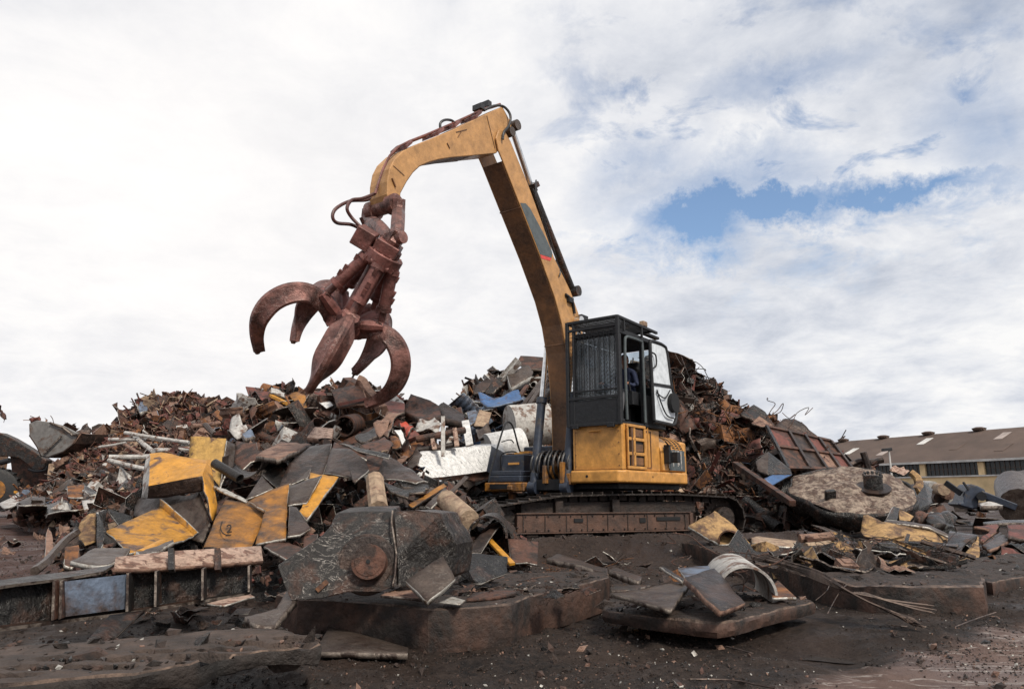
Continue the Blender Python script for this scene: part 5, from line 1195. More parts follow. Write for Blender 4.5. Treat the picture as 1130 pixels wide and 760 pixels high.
m.tube(smoothp([onp(452, 500), onp(444, 530), onp(452, 556), onp(474, 570), onp(500, 568)], 4), .006, 5); m.build('chalk_mark', 'marker', o)
shell('orange_brown_plate', 'orange-brown plate with a steel rim just right of the marked ochre plate', 'metal plate', 'C', [(20, 446, 7.9), (236, 352, 8.2), (222, 470, 7.8), (215, 640, 7.0), (60, 672, 6.95), (110, 500, 7.6)], None, ['yellow_old'], .03, 'cut_edge')
pl('dark_triangle', 'dark triangular offcut leaning on the right of the orange-brown plate', 'metal plate', 'C', [(235, 470, 7.7), (270, 480, 7.75), (345, 592, 7.2), (290, 620, 7.0), (225, 628, 6.95)], 'steel_brown', .025)
shell('brown_quad', 'smooth brown-grey plate with clipped corners over the yellow-white strip', 'metal plate', 'C', [(232, 368, 8.3), (405, 306, 8.5), (325, 455, 7.9), (225, 467, 7.85)], None, ['steel_grey'], .022)
shell('yellow_strip', 'yellow strip with bare white edges sticking out behind the brown-grey plate', 'metal plate', 'C', [(345, 295, 8.75), (490, 325, 8.7), (330, 540, 7.6), (285, 500, 7.75), (325, 450, 8.0)], None, ['yellow'], .035, 'cut_edge')
shell('pale_slab_plate', 'pale pinkish flaked plate lying flat above the dark offcuts', 'metal plate', 'C', [(190, 138, 10.6), (348, 150, 10.1), (175, 240, 8.9), (58, 215, 9.3)], None, ['rust_pale'], .06, 'edge_dim')
pl('broad_brown_plate', 'broad dark brown sheet sloping down from the pale flaked plate', 'metal plate', 'C', [(345, 155, 9.9), (455, 145, 9.8), (440, 225, 9.4), (410, 305, 8.9), (180, 370, 8.6), (230, 250, 9.2)], 'steel_brown', .03)
pl('dark_bent_sheet', 'dark rust sheet with a torn bright corner right of the broad brown sheet', 'metal plate', 'C', [(455, 160, 9.7), (560, 180, 9.4), (635, 235, 9.0), (650, 268, 8.8), (575, 345, 8.3), (560, 310, 8.6), (420, 305, 8.85)], 'steel_brown', .022, dent=.08)
pl('upper_rust_sheet', 'long rusty sheet lying over the torn dark sheet', 'metal plate', 'C', [(470, 138, 10.1), (640, 195, 9.5), (640, 238, 9.2), (560, 190, 9.5), (460, 160, 9.8)], 'rust', .02, dent=.06)
pl('tarred_strip', 'long shiny black strip slanting right above the pale wood stump', 'metal plate', 'C', [(495, 138, 10.0), (620, 172, 9.6), (760, 196, 9.2), (756, 218, 9.1), (600, 180, 9.5)], 'tar', .02)
pl('small_upright_triangle', 'small brown-grey triangle with a bright edge standing left of centre', 'metal plate', 'C', [(92, 310, 8.9), (150, 378, 8.5), (5, 436, 8.3)], 'steel_grey', .018)
pl('black_cut_plate', 'black cut plate lying behind the small brown-grey triangle', 'metal plate', 'C', [(90, 300, 9.2), (180, 250, 9.5), (260, 330, 9.0), (170, 375, 8.8)], 'steel_dark', .02)
pl('grey_wedge', 'grey wedge plate under the broad brown sheet', 'metal plate', 'C', [(190, 372, 8.7), (350, 268, 9.1), (330, 320, 8.8), (240, 355, 8.6)], 'steel_grey', .015)
o = MB().pipe(T('B', 560, 175, 9.3), T('B', 610, 150, 10.0), .25, .018, 20, arc=(PI * .95, PI * 2.05), u0=V((1, 0, 0))).build('half_ring', 'steel_grey', smooth=True); tag(o, 'grey half ring lying open side up beside the pale flaked plate', 'metal ring')
pl('star_cut_sheet', 'brown flame-cut sheet with a star-shaped edge left of the pale flaked plate', 'metal plate', 'B', [(530, 80, 10.0), (600, 95, 9.8), (632, 88, 9.8), (640, 130, 9.6), (690, 165, 9.4), (600, 190, 9.3), (560, 230, 9.2), (515, 190, 9.5)], 'rust', .02)
tb('pipe_stub', 'dark round pipe stub pointing up left beside the bent yellow box section', 'pipe', 'B', [(412, 195, 8.3), (545, 275, 8.1)], .052, 'steel_dark', hollow=.01)
shell('edge_strip', 'thin bright-edged strip slanting down between the pipe stub and the marked plate', 'metal bar', 'B', [(408, 315, 8.3), (470, 335, 8.2), (585, 392, 8.0), (580, 402, 7.95), (455, 350, 8.1), (410, 325, 8.25)], None, ['cut_edge'], .02)
tb('wood_stump', 'upright split wooden post standing in the tangle above the casting', 'wooden post', 'C', [(682, 325, 8.4), (690, 400, 8.1), (702, 485, 7.7)], .10, 'cream_wood', n=9)
tb('cream_log', 'short fat cream flaking cylinder lying above the casting end', 'wood block', 'D', [(438, 432, 7.9), (560, 540, 7.3)], .105, 'cream_wood', n=12)
shell('yellow_lath', 'narrow yellow lath pointing up right above the casting', 'metal bar', 'D', [(240, 468, 8.1), (425, 350, 8.8), (442, 368, 8.7), (262, 480, 8.0)], None, ['yellow_old'], .03, 'steel_dark')
shell('dark_lath', 'dark steel bar lying beside the yellow lath', 'metal bar', 'D', [(330, 470, 8.0), (430, 375, 8.5), (450, 392, 8.4), (360, 480, 7.9)], None, ['steel_grey'], .03)
br('steel_strip', 'bright square bar standing aslant below the long white container', 'metal bar', 'D', (455, 405, 8.4), (548, 312, 8.9), .05, .02, 'steel_grey', up=V((0, -1, .3)))
pl('hood_sheet', 'humped brown sheet above the fan of black plates', 'metal plate', 'D', [(0, 180, 10.0), (60, 185, 9.9), (130, 205, 9.6), (110, 260, 9.3), (60, 305, 9.0), (0, 295, 9.1)], 'rust', .02, dent=.15)
pl('rust_flange_plate', 'black and rust plate with curled rim below the orange scrap', 'metal plate', 'D', [(120, 205, 9.6), (250, 275, 9.2), (342, 352, 8.8), (280, 365, 8.6), (110, 330, 8.8), (90, 270, 9.1)], 'steel_brown', .02, dent=.15)
for k, v in enumerate(([(175, 330, 8.9), (345, 362, 8.6), (350, 380, 8.5), (215, 372, 8.5)], [(110, 345, 8.7), (250, 402, 8.3), (238, 430, 8.15), (150, 398, 8.3)], [(200, 370, 8.6), (330, 372, 8.5), (330, 395, 8.3), (250, 405, 8.25)])):
    pl('black_plate', ['topmost of three fanned black plates over the casting', 'lowest left of three fanned black plates over the casting', 'middle one of three fanned black plates over the casting'][k], 'metal plate', 'D', v, 'tar', .03, 'edge_dim', 'fanned black plates')
shell('brown_fin', 'smooth brown triangular fin leaning over the black trough', 'metal plate', 'E', [(160, 332, 6.9), (235, 240, 7.2), (356, 164, 7.5), (238, 336, 6.9)], None, ['steel_brown'], .02)
br('yellow_bar', 'short bright yellow bar slanting down behind the brown fin', 'metal bar', 'E', (285, 265, 7.3), (405, 390, 6.7), .055, .03, 'yellow', up=V((.3, -1, .4)))
o = MB().pipe(T('E', 275, 245, 7.25), T('E', 300, 215, 8.2), .195, .02, 22, arc=(-.1, PI * 1.05), u0=V((1, 0, 0))).build('black_half_pipe', 'tar', smooth=True); tag(o, 'black half pipe arching over the brown fin and yellow bar', 'pipe')
o = MB().pipe(T('E', 320, 270, 7.5), T('E', 350, 240, 8.4), .17, .02, 22, arc=(-.4, PI * .9), u0=V((1, 0, 0))).build('black_half_pipe', 'steel_dark', smooth=True); tag(o, 'second black half pipe nested behind the yellow bar', 'pipe')
pl('speckled_plate', 'square brown plate with a pale splash standing in front of the track frame', 'metal plate', 'E', [(382, 262, 7.4), (475, 266, 7.4), (480, 273, 7.4), (540, 276, 7.5), (535, 396, 7.1), (480, 385, 7.1), (400, 392, 7.0)], 'rust', .02, dent=.02)
pl('curved_black_scrap', 'crooked black scrap heaped between the casting and the cream cylinder', 'metal plate', 'D', [(420, 500, 7.3), (500, 545, 7.1), (560, 620, 6.9), (520, 690, 6.7), (480, 640, 6.8), (430, 560, 7.0)], 'steel_dark', .03, dent=.2)
pl('cream_chunk', 'small cream chunk lying beside the casting end', 'wood block', 'D', [(455, 590, 6.9), (510, 595, 6.9), (530, 630, 6.8), (490, 650, 6.7), (470, 625, 6.75)], 'cream_flake', .07, dent=.2)
shell('folded_channel', 'brown folded channel right of the flaking flange end', 'metal plate', 'C', [(100, 680, 6.9), (170, 635, 7.2), (200, 655, 7.1), (305, 692, 6.8), (240, 742, 6.4), (180, 706, 6.7), (230, 758, 6.2)], [(0, 1, 2, 5), (2, 3, 4, 5), (0, 5, 4, 6)], ['rust'], .02)
pl('corner_square', 'small brown square plate standing behind the left shoulder of the casting', 'metal plate', 'C', [(310, 626, 7.1), (385, 616, 7.1), (372, 662, 6.9), (308, 690, 6.8)], 'rust', .015)
# left of the yellow tray
o = MB().pipe(T('A', 335, 545, 7.3), T('A', 300, 540, 7.7), .42, .02, 20, arc=(PI * .6, PI * 1.45), u0=V((1, 0, 0))).build('curved_cladding', 'yellow_rust', smooth=True); 
COL.objects.unlink(o)
pl('ochre_curved_plate', 'ochre crusted curved plate standing left of the black open box', 'metal plate', 'A', [(290, 495, 7.3), (325, 465, 7.35), (358, 458, 7.4), (362, 540, 7.2), (355, 615, 7.0), (300, 640, 6.9), (272, 600, 7.0), (275, 540, 7.2)], 'yellow_rust', .03, 'steel_dark', dent=.18)
shell('black_open_box', 'black open box lying between the ochre curved plate and the yellow tray', 'metal box', 'A', [(368, 450, 7.2), (415, 436, 7.9), (552, 476, 7.9), (412, 555, 7.0), (388, 650, 6.7), (372, 650, 6.75), (540, 600, 7.6)], [(0, 1, 2, 3), (0, 3, 4, 5), (3, 2, 6, 4)][0:0] + [(0, 3, 4, 5), (1, 2, 6), (0, 1, 5)], ['tar'], .022, 'cut_edge')
tb('bent_bar', 'curved flat bar sweeping up from the I-beam to the ochre curved plate', 'metal bar', 'A', [(40, 758, 5.4), (100, 712, 5.9), (150, 655, 6.3), (200, 600, 6.7), (262, 556, 7.0)], .035, 'steel_grey', n=5)
pl('leaning_plank', 'narrow pale plank standing on the red soil at far left', 'plank', 'A', [(92, 692, 6.4), (100, 560, 6.9), (112, 540, 7.0), (128, 560, 6.9), (136, 650, 6.6)], 'rust_pale', .03)
pl('dished_plate', 'dark dished plate lying in front of the black open box', 'metal plate', 'A', [(225, 718, 5.6), (350, 655, 6.2), (430, 648, 6.3), (540, 655, 6.3), (500, 700, 5.9), (415, 735, 5.5)], 'steel_grey', .035, dent=.05)
pl('rust_lump', 'orange-brown lump of plate under the curved bar at left', 'metal plate', 'A', [(200, 640, 6.3), (265, 650, 6.4), (270, 690, 6.1), (240, 735, 5.8), (190, 740, 5.8)], 'rust_orange', .03, dent=.2)
tb('yellow_tube', 'short yellow tube lying on the flaking flange of the I-beam', 'pipe', 'A', [(590, 680, 5.6), (640, 655, 5.8), (705, 622, 6.1)], .045, 'yellow', n=12)
shell('channel_offcut', 'grey channel offcut lying across the flaking flange', 'metal bar', 'B', [(0, 670, 5.3), (100, 640, 5.7), (195, 600, 6.0), (200, 615, 5.9), (120, 660, 5.5), (20, 690, 5.2)], None, ['steel_grey'], .03)
# --- further left, behind
pl('tin_sheet', 'bright corrugated tin sheet lying left of the black open box', 'metal sheet', 'A', [(288, 390, 12), (440, 372, 12.2), (452, 425, 11.6), (300, 452, 11.4)], 'white_dirty', .02, dent=.12)
pl('rust_hatch', 'orange-brown hatch plate half way up behind the tin sheet', 'metal plate', 'A', [(208, 318, 14), (300, 306, 14.2), (295, 380, 13.4), (215, 372, 13.4)], 'rust_orange', .04, dent=.1)
pl('dark_cover', 'dark bent cover right of the orange-brown hatch', 'metal plate', 'A', [(300, 308, 14), (430, 350, 13.5), (420, 372, 13.3), (330, 385, 13.2), (290, 350, 13.5)], 'tar', .04, dent=.2)
pl('brown_wedge', 'brown wedge-shaped box panel behind the black open box', 'metal plate', 'A', [(440, 375, 12.5), (520, 280, 13.5), (548, 345, 12.8), (510, 440, 11.8), (455, 440, 11.8)], 'steel_brown', .03)
pl('long_pale_plank', 'long pale plank on the ground in front of the loader tyre', 'plank', 'N', [(0, 545, 22), (90, 500, 24), (260, 460, 26), (270, 480, 24), (150, 510, 23), (40, 590, 19)], 'white_dirty', .05)
pl('sacking_sheet', 'crumpled grey sheet on the ground right of the loader tyre', 'metal sheet', 'N', [(90, 560, 20), (230, 525, 22), (250, 600, 17), (130, 615, 16.5), (95, 600, 17)], 'steel_brown', .03, dent=.1)
pl('black_tarp', 'black crumpled cover left of the tin sheet', 'metal sheet', 'N', [(240, 560, 18), (330, 530, 20), (430, 580, 17), (400, 610, 15.5), (250, 600, 16)], 'tar', .03, dent=.1)
# pale poles
for k, (a, b, r_) in enumerate([((100, 380, 24), (500, 442, 23.5), .06), ((0, 420, 24), (330, 425, 24), .055), ((150, 395, 24.5), (280, 500, 22.5), .075), ((0, 532, 22), (250, 528, 22.5), .075), ((0, 552, 21), (240, 610, 20.5), .065), ((100, 455, 23.5), (215, 520, 22.5), .055),
                               ((285, 490, 22), (520, 482, 23), .07), ((20, 430, 24), (170, 400, 24.5), .04), ((375, 395, 24), (300, 490, 23.5), .04), ((-60, 470, 24), (110, 440, 24), .04), ((600, 330, 25), (660, 390, 24.5), .09), ((520, 340, 25), (690, 320, 26), .08)]):
    tb('pale_pole', ['uppermost pale pole sloping down right over the far heap', 'long level pale pole near the top of the pole pile', 'thick pale pole crossing the others steeply', 'thick level pale pole low in the pole pile', 'lowest pale pole sloping down to the yellow pieces', 'short slanting pale pole in the middle of the pole pile',
                     'thick pale pole ending behind the upright yellow panel', 'thin pale rod near the left end of the pole pile', 'thin pale rod leaning up right from the pole pile', 'thin rod jutting left out of the pole pile', 'short stout pale post above the upright yellow panel', 'long pale rail lying above the upright yellow panel'][k],
       'pole', 'H', [a, tuple((x + y) / 2 + (2 if i == 1 else 0) for i, (x, y) in enumerate(zip(a, b))), b], r_, ['white_dirty', 'steel_grey', 'rust_pale'][k % 3 if k > 4 else 0], 'pale poles on the far heap', n=8)
pl('light_sheet', 'light bent sheet sticking out beyond the loader bucket towards the poles', 'metal sheet', 'N', [(265, 450, 26), (330, 400, 27), (340, 410, 27), (290, 455, 25)], 'white_dirty', .03)
pl('blue_scrap', 'blue bag-like scrap near the top left of the far mountain', 'metal scrap', 'H', [(175, 235, 33), (195, 212, 33.5), (235, 225, 33.5), (240, 250, 33), (200, 262, 32.5)], 'blue_grey', .2, dent=.3)
# --- middle heap crest
def mk(nm, lb, ct, t, v, m_, th=.03, rim='edge_dim', dent=.05): return pl(nm, lb, ct, t, v, m_, th, rim, None, dent)
shell('brown_tank_panel', 'dark brown ribbed box panel on the crest under the grapple', 'metal panel', 'I', [(660, 175, 15), (835, 140, 15), (865, 225, 14.6), (880, 262, 14.4), (690, 282, 14.2), (858, 165, 15.3), (905, 300, 14.6)], [(0, 1, 2, 3, 4), (1, 5, 6, 3)], ['rust', 'steel_brown'], .05, 'rust_pale')
br('panel_rib', 'rust rail running across the brown ribbed box panel', 'metal bar', 'I', (700, 262, 14.1), (872, 225, 14.45), .06, .06, 'rust_red')
tb('curved_strip', 'curved grey-brown strip arching down right of the brown ribbed panel', 'metal bar', 'I', [(815, 112, 15), (850, 130, 15), (880, 185, 14.9), (930, 240, 14.8), (975, 300, 14.5)], .13, 'rust_pale', n=5)
mk('cream_sheet', 'cream sheet showing behind the lowest grapple tine', 'metal sheet', 'I', [(920, 175, 16), (1000, 165, 16), (1100, 235, 15.6), (1115, 262, 15.5), (1010, 250, 15.6)], 'white_dirty', .03, dent=.15)
mk('pink_panel', 'faded red panel at the right foot of the lowest tine', 'metal panel', 'I', [(965, 272, 15.2), (1010, 240, 15.6), (1112, 262, 15.3), (1110, 315, 14.8), (1000, 335, 14.6)], 'rust_red', .05)
br('yellow_rail', 'slim yellow rail on the crest left of the grapple tine', 'metal bar', 'I', (275, 205, 15.6), (412, 272, 15.2), .12, .06, 'yellow')
mk('yellow_rag', 'torn yellow sheet on the crest below the front grapple tine', 'metal sheet', 'I', [(395, 225, 15.6), (450, 205, 15.7), (492, 225, 15.6), (505, 315, 15), (470, 300, 15.1), (430, 260, 15.3)], 'yellow_old', .04, 'yellow', .3)
mk('pale_boulder_scrap', 'crumpled pale scrap lying on the crest at the left end of the yellow rail', 'metal scrap', 'I', [(275, 180, 16), (300, 165, 16), (360, 195, 15.8), (370, 225, 15.5), (320, 215, 15.6), (280, 205, 15.7)], 'white_dirty', .15, dent=.3)
mk('white_crumpled_sheet', 'crumpled off-white sheet at the left end of the brown heap', 'metal sheet', 'I', [(0, 400, 14), (45, 350, 14.4), (85, 328, 14.5), (100, 380, 14), (135, 420, 13.6), (60, 462, 13.3), (10, 440, 13.6)], 'white_dirty', .05, dent=.35)
mk('grey_blue_scrap', 'small blue-grey scrap at the foot of the off-white sheet', 'metal scrap', 'I', [(95, 455, 12.8), (150, 440, 13), (180, 460, 12.8), (120, 480, 12.5)], 'blue_grey', .08, dent=.3)
mk('white_card', 'small white panel on the crest between two tines', 'metal panel', 'I', [(568, 245, 15.4), (640, 238, 15.5), (668, 272, 15.1), (622, 288, 15)], 'white', .03)
shell('flaking_board', 'cream flaking board lying edge on half way up the brown heap', 'board', 'I', [(503, 480, 12.5), (552, 412, 13.2), (668, 424, 13), (655, 502, 12.2)], None, ['cream_flake'], .08, 'rust_pale')
o = MB().pipe(T('I', 735, 395, 13.6), T('I', 800, 380, 14.3), .20, .03, 20).build('rust_drum', 'rust', smooth=True); tag(o, 'rusty round drum with an open end half way up the brown heap', 'drum')
mk('brown_scoop', 'pale brown curved scoop right of the rusty drum', 'metal plate', 'I', [(915, 400, 13.6), (1000, 330, 14.3), (1035, 360, 14), (1000, 420, 13.4), (950, 445, 13)], 'rust_pale', .04, dent=.3)
mk('black_box_lid', 'black box lid below the rusty drum', 'metal plate', 'I', [(800, 465, 12.6), (920, 420, 13.2), (940, 460, 12.8), (850, 505, 12.2)], 'steel_dark', .05, dent=.08)
mk('brown_folded_sheet', 'brown folded sheet under the black box lid', 'metal plate', 'I', [(830, 520, 11.8), (985, 455, 12.6), (1040, 510, 12), (1000, 560, 11.4), (880, 545, 11.5)], 'rust', .03, dent=.12)
# right part of the middle heap
shell('gable_box', 'brown box with a gabled outline on the skyline left of the white posts', 'metal box', 'G', [(112, 265, 15.5), (158, 176, 16), (262, 210, 15.9), (302, 236, 15.8), (322, 300, 15), (205, 312, 14.8)], None, ['rust'], .12, 'rust')
shell('dark_gable_box', 'dark brown box behind the gable-shaped box, slightly lower', 'metal box', 'G', [(296, 240, 16), (325, 220, 16.2), (432, 286, 16), (437, 335, 15.5), (330, 312, 15.4)], None, ['steel_brown'], .14, 'steel_brown')
mk('small_gable', 'small dark pointed panel just left of the white planks', 'metal panel', 'G', [(385, 252, 17), (425, 238, 17), (432, 290, 16.7)], 'rust', .08)
mk('curved_brown_panel', 'large curved red-brown panel in front of the faded red panel', 'metal panel', 'G', [(0, 368, 13.4), (12, 310, 14), (40, 268, 14.4), (110, 260, 14.4), (70, 300, 14), (35, 378, 13)], 'rust_pale', .04, dent=.2)
mk('red_scrap', 'bright red plastic scrap left of the white container', 'plastic scrap', 'G', [(98, 305, 13.8), (130, 312, 13.9), (168, 325, 13.8), (175, 365, 13.4), (140, 388, 13.2), (118, 350, 13.5)], 'red', .05, dent=.4)
mk('white_curl', 'white curled strip just below the bright red scrap', 'metal scrap', 'G', [(70, 366, 13), (106, 355, 13.1), (132, 408, 12.7), (112, 428, 12.5), (95, 390, 12.8)], 'white', .04, dent=.3)
mk('orange_scrap', 'orange-brown scrap under the bright red scrap', 'metal scrap', 'G', [(55, 395, 12.8), (100, 410, 12.7), (110, 450, 12.3), (60, 450, 12.4)], 'rust_orange', .05, dent=.3)
mk('papery_heap', 'crumple of pale torn sheet left of the thin white post', 'metal sheet', 'G', [(175, 345, 14.4), (230, 300, 14.8), (285, 290, 14.9), (315, 350, 14.3), (300, 372, 14), (240, 350, 14.2)], 'white_dirty', .04, dent=.4)
br('white_post', 'thin upright whitish post standing in front of the white container', 'post', 'G', (327, 282, 13.6), (327, 492, 13.4), .075, .05, 'white_dirty')
mk('white_plank', 'broad leaning white plank at the upper left corner of the white container', 'plank', 'G', [(425, 308, 15), (463, 302, 15), (487, 430, 14.6), (447, 440, 14.6)], 'white', .04, dent=.01)
tb('rust_rail', 'upper of two rusty rails between the white post and white plank', 'metal bar', 'G', [(185, 402, 14), (330, 375, 14.1), (440, 354, 14.3)], .07, 'rust', 'rusty rails left of the white plank')
tb('rust_rail', 'lower of two rusty rails between the white post and white plank', 'metal bar', 'G', [(190, 458, 13.8), (300, 446, 13.9), (400, 428, 14.1)], .06, 'steel_brown', 'rusty rails left of the white plank')
mk('cream_batten', 'left one of two short cream battens crossing the rusty rails', 'plank', 'G', [(262, 402, 13.8), (282, 398, 13.8), (298, 455, 13.6), (272, 460, 13.6)], 'cream_flake', .04, dent=.01)
mk('cream_batten', 'right one of two short cream battens crossing the rusty rails', 'plank', 'G', [(376, 346, 14.1), (398, 342, 14.1), (414, 440, 13.9), (388, 442, 13.9)], 'cream_flake', .04, dent=.01)
shell('white_container', 'long white cracked box body with a dark end, left of the machine', 'container', 'G', [(190, 475, 13.4), (575, 440, 15), (553, 568, 14.6), (212, 614, 12.8), (135, 530, 13.2), (642, 482, 15.8), (620, 600, 15.4), (505, 620, 14.4), (640, 425, 16.4), (300, 455, 14.8)],
      [[0, (0, 1, 2, 3)], [0, (4, 0, 3)], [1, (1, 5, 6, 2)], [2, (3, 2, 6, 7)], [0, (0, 9, 8, 5, 1)]], ['white_cracked', 'ex_navy', 'rust'], .04, 'white_dirty')
tb('white_tank', 'smooth white horizontal tank running behind the tool box', 'tank', 'G', [(560, 470, 16.6), (740, 435, 16.9)], .42, 'white', n=24)
mk('crushed_pale_scrap', 'crushed pale end flap at the left tip of the white container', 'metal scrap', 'G', [(135, 530, 12.9), (190, 462, 13.3), (215, 480, 13.1), (180, 560, 12.5), (150, 555, 12.6)], 'steel_grey', .03, dent=.2)
# back heap behind the boom
mk('blue_sheet', 'bright blue bent car panel lying across the back heap', 'metal panel', 'G', [(510, 160, 19), (545, 215, 18.6), (640, 178, 18.9), (722, 145, 19.1), (742, 200, 18.6), (690, 222, 18.3), (560, 242, 18.2), (525, 215, 18.5)], 'blue', .05, 'blue_grey', .12)
mk('blue_grey_panel', 'blue-grey panel at the left foot of the back heap', 'metal panel', 'G', [(452, 262, 18.5), (500, 248, 18.6), (515, 300, 18.1), (470, 335, 17.8)], 'blue_grey', .05, dent=.1)
mk('skyline_plate', 'dark leaning plate forming the left shoulder of the back heap', 'metal plate', 'G', [(486, 168, 20), (498, 128, 20.3), (592, 62, 20.8), (602, 92, 20.6), (545, 152, 20.1)], 'steel_brown', .07)
mk('second_skyline_plate', 'dark plate just below the leaning skyline plate', 'metal plate', 'G', [(545, 155, 19.9), (610, 88, 20.4), (662, 78, 20.5), (650, 110, 20.2), (590, 160, 19.8)], 'steel_dark', .07, dent=.12)
mk('cream_leaf', 'cream board leaning below the bright blue panel', 'board', 'G', [(488, 335, 17.6), (518, 250, 18.3), (582, 266, 18.2), (556, 345, 17.5)], 'cream_wood', .05)
shell('grey_white_box', 'grey and white box on top of the back heap', 'metal box', 'G', [(662, 82, 20.3), (765, 30, 20.8), (790, 68, 20.6), (780, 95, 20.3), (682, 150, 19.8)], None, ['steel_grey'], .25, 'white_dirty')
mk('top_board', 'long brown board on the summit of the back heap', 'board', 'G', [(716, 0, 21.5), (735, -32, 21.8), (872, -22, 21.6), (870, 45, 21), (760, 36, 21)], 'rust', .07, dent=.02)
for k, (a, b) in enumerate([((720, 262, 18.6), (872, 62, 20.3)), ((745, 275, 18.5), (880, 105, 20)), ((780, 262, 18.4), (885, 140, 19.6)), ((700, 215, 18.8), (770, 120, 19.8)), ((760, 250, 18.3), (870, 85, 20.1))]):
    br('long_rail', ['leftmost long rail fanning down the back heap', 'second long rail from the left on the back heap', 'rightmost long rail beside the lift cylinder', 'short upper rail beside the blue panel', 'thin middle rail on the back heap'][k], 'metal bar', 'G', a, b, .12, .07, ['steel_grey', 'steel_brown', 'steel_dark', 'rust', 'steel_grey'][k], 'long rails fanned on the back heap')
tb('white_drum', 'white ribbed drum lying behind the handrail', 'drum', 'G', [(675, 335, 17.6), (870, 318, 17.9)], .52, 'white_dirty', n=20)
mk('white_curved_panel', 'whitish curved panel above the white ribbed drum', 'metal panel', 'G', [(780, 235, 18.4), (830, 222, 18.6), (870, 260, 18.3), (868, 320, 17.8), (815, 290, 18)], 'white_dirty', .05, dent=.2)
mk('flat_white_strip', 'flat off-white strip between the white tank and white ribbed drum', 'metal panel', 'G', [(612, 400, 17), (740, 372, 17.2), (745, 388, 17), (625, 415, 16.8)], 'white_dirty', .05)
mk('grey_hull', 'dull grey-brown curved hull plate above the white container', 'metal plate', 'G', [(500, 350, 17.2), (560, 320, 17.5), (600, 370, 17), (585, 410, 16.6), (520, 405, 16.7)], 'steel_grey', .05, dent=.3)
# --- right heap
def panels():
    a, b, c, d = T('X', 432, 308, 19.6), T('X', 700, 368, 20.8), T('X', 792, 488, 19.6), T('X', 520, 480, 18.2)
    rt = root('panelled_container_side', a, 'large red-brown container side of riveted panels leaning against the dark heap', 'container')
    def q(u, v, o=0):
        p = (a * (1 - u) + b * u) * (1 - v) + (d * (1 - u) + c * u) * v; nrm = (b - a).cross(d - a).normalized(); nrm = -nrm if nrm.y > 0 else nrm; return p + nrm * o
    k = 0
    for i in range(4):
        for j in range(2):
            u0, u1 = (0, .33, .58, .8, 1)[i] + .006, (0, .33, .58, .8, 1)[i + 1] - .006; v0, v1 = j * .5 + .01, j * .5 + .49
            m = MB(); m.add([q(u0, v0), q(u1, v0), q(u1, v1), q(u0, v1)], [(0, 1, 2, 3)]); m.build('panel', ['rust_red', 'rust', 'steel_brown', 'steel_brown', 'rust_red', 'rust_pale', 'rust', 'rust_red'][k], rt, solid=.04, rim='rust'); k += 1
    for v in (0, .5, 1): m = MB().bar(q(0, v, .05), q(1, v, .05), .09, .06, (b - a).cross(d - a).normalized()); m.build('rail', 'rust', rt)
    for u in (0, .33, .58, .8, 1): m = MB().bar(q(u, 0, .06), q(u, 1, .06), .09, .06, (b - a).cross(d - a).normalized()); m.build('rib', 'steel_brown' if u else 'tar', rt)
panels()
mk('rolled_sheet', 'dark rolled sheet draped over the top of the panelled container side', 'metal sheet', 'X', [(470, 305, 21), (500, 286, 21.4), (550, 278, 21.5), (600, 310, 21.2), (642, 352, 21), (600, 350, 20.8), (520, 325, 20.8)], 'steel_brown', .12, dent=.2)
mk('skyline_hatch', 'dark bent hatch sticking up left of the panelled container side', 'metal plate', 'X', [(325, 255, 21), (382, 215, 21.6), (428, 250, 21.4), (470, 300, 21), (420, 305, 20.8)], 'steel_dark', .08, dent=.1)
mk('pale_skyline_panel', 'pale brown panel leaning just below the dark bent hatch', 'metal panel', 'X', [(372, 292, 20.6), (405, 262, 20.9), (462, 300, 20.7), (415, 308, 20.4)], 'rust_pale', .05)
shell('blue_sided_box', 'dark appliance box with a bright blue side at the foot of the container side', 'metal box', 'X', [(390, 455, 17.9), (442, 413, 18.2), (530, 482, 18), (540, 508, 17.8), (440, 508, 17.4), (402, 492, 17.6), (450, 556, 17.0), (420, 528, 17.1), (500, 488, 17.9)],
      [[1, (0, 1, 4, 5)], [0, (1, 2, 3, 4)], [2, (7, 8, 3, 6)]], ['tar', 'steel_grey', 'blue'], .08, 'tar')
br('long_rust_beam', 'long rusty beam sloping down right across the foot of the dark heap', 'beam', 'X', (305, 458, 18.4), (545, 622, 15.5), .14, .12, 'rust')
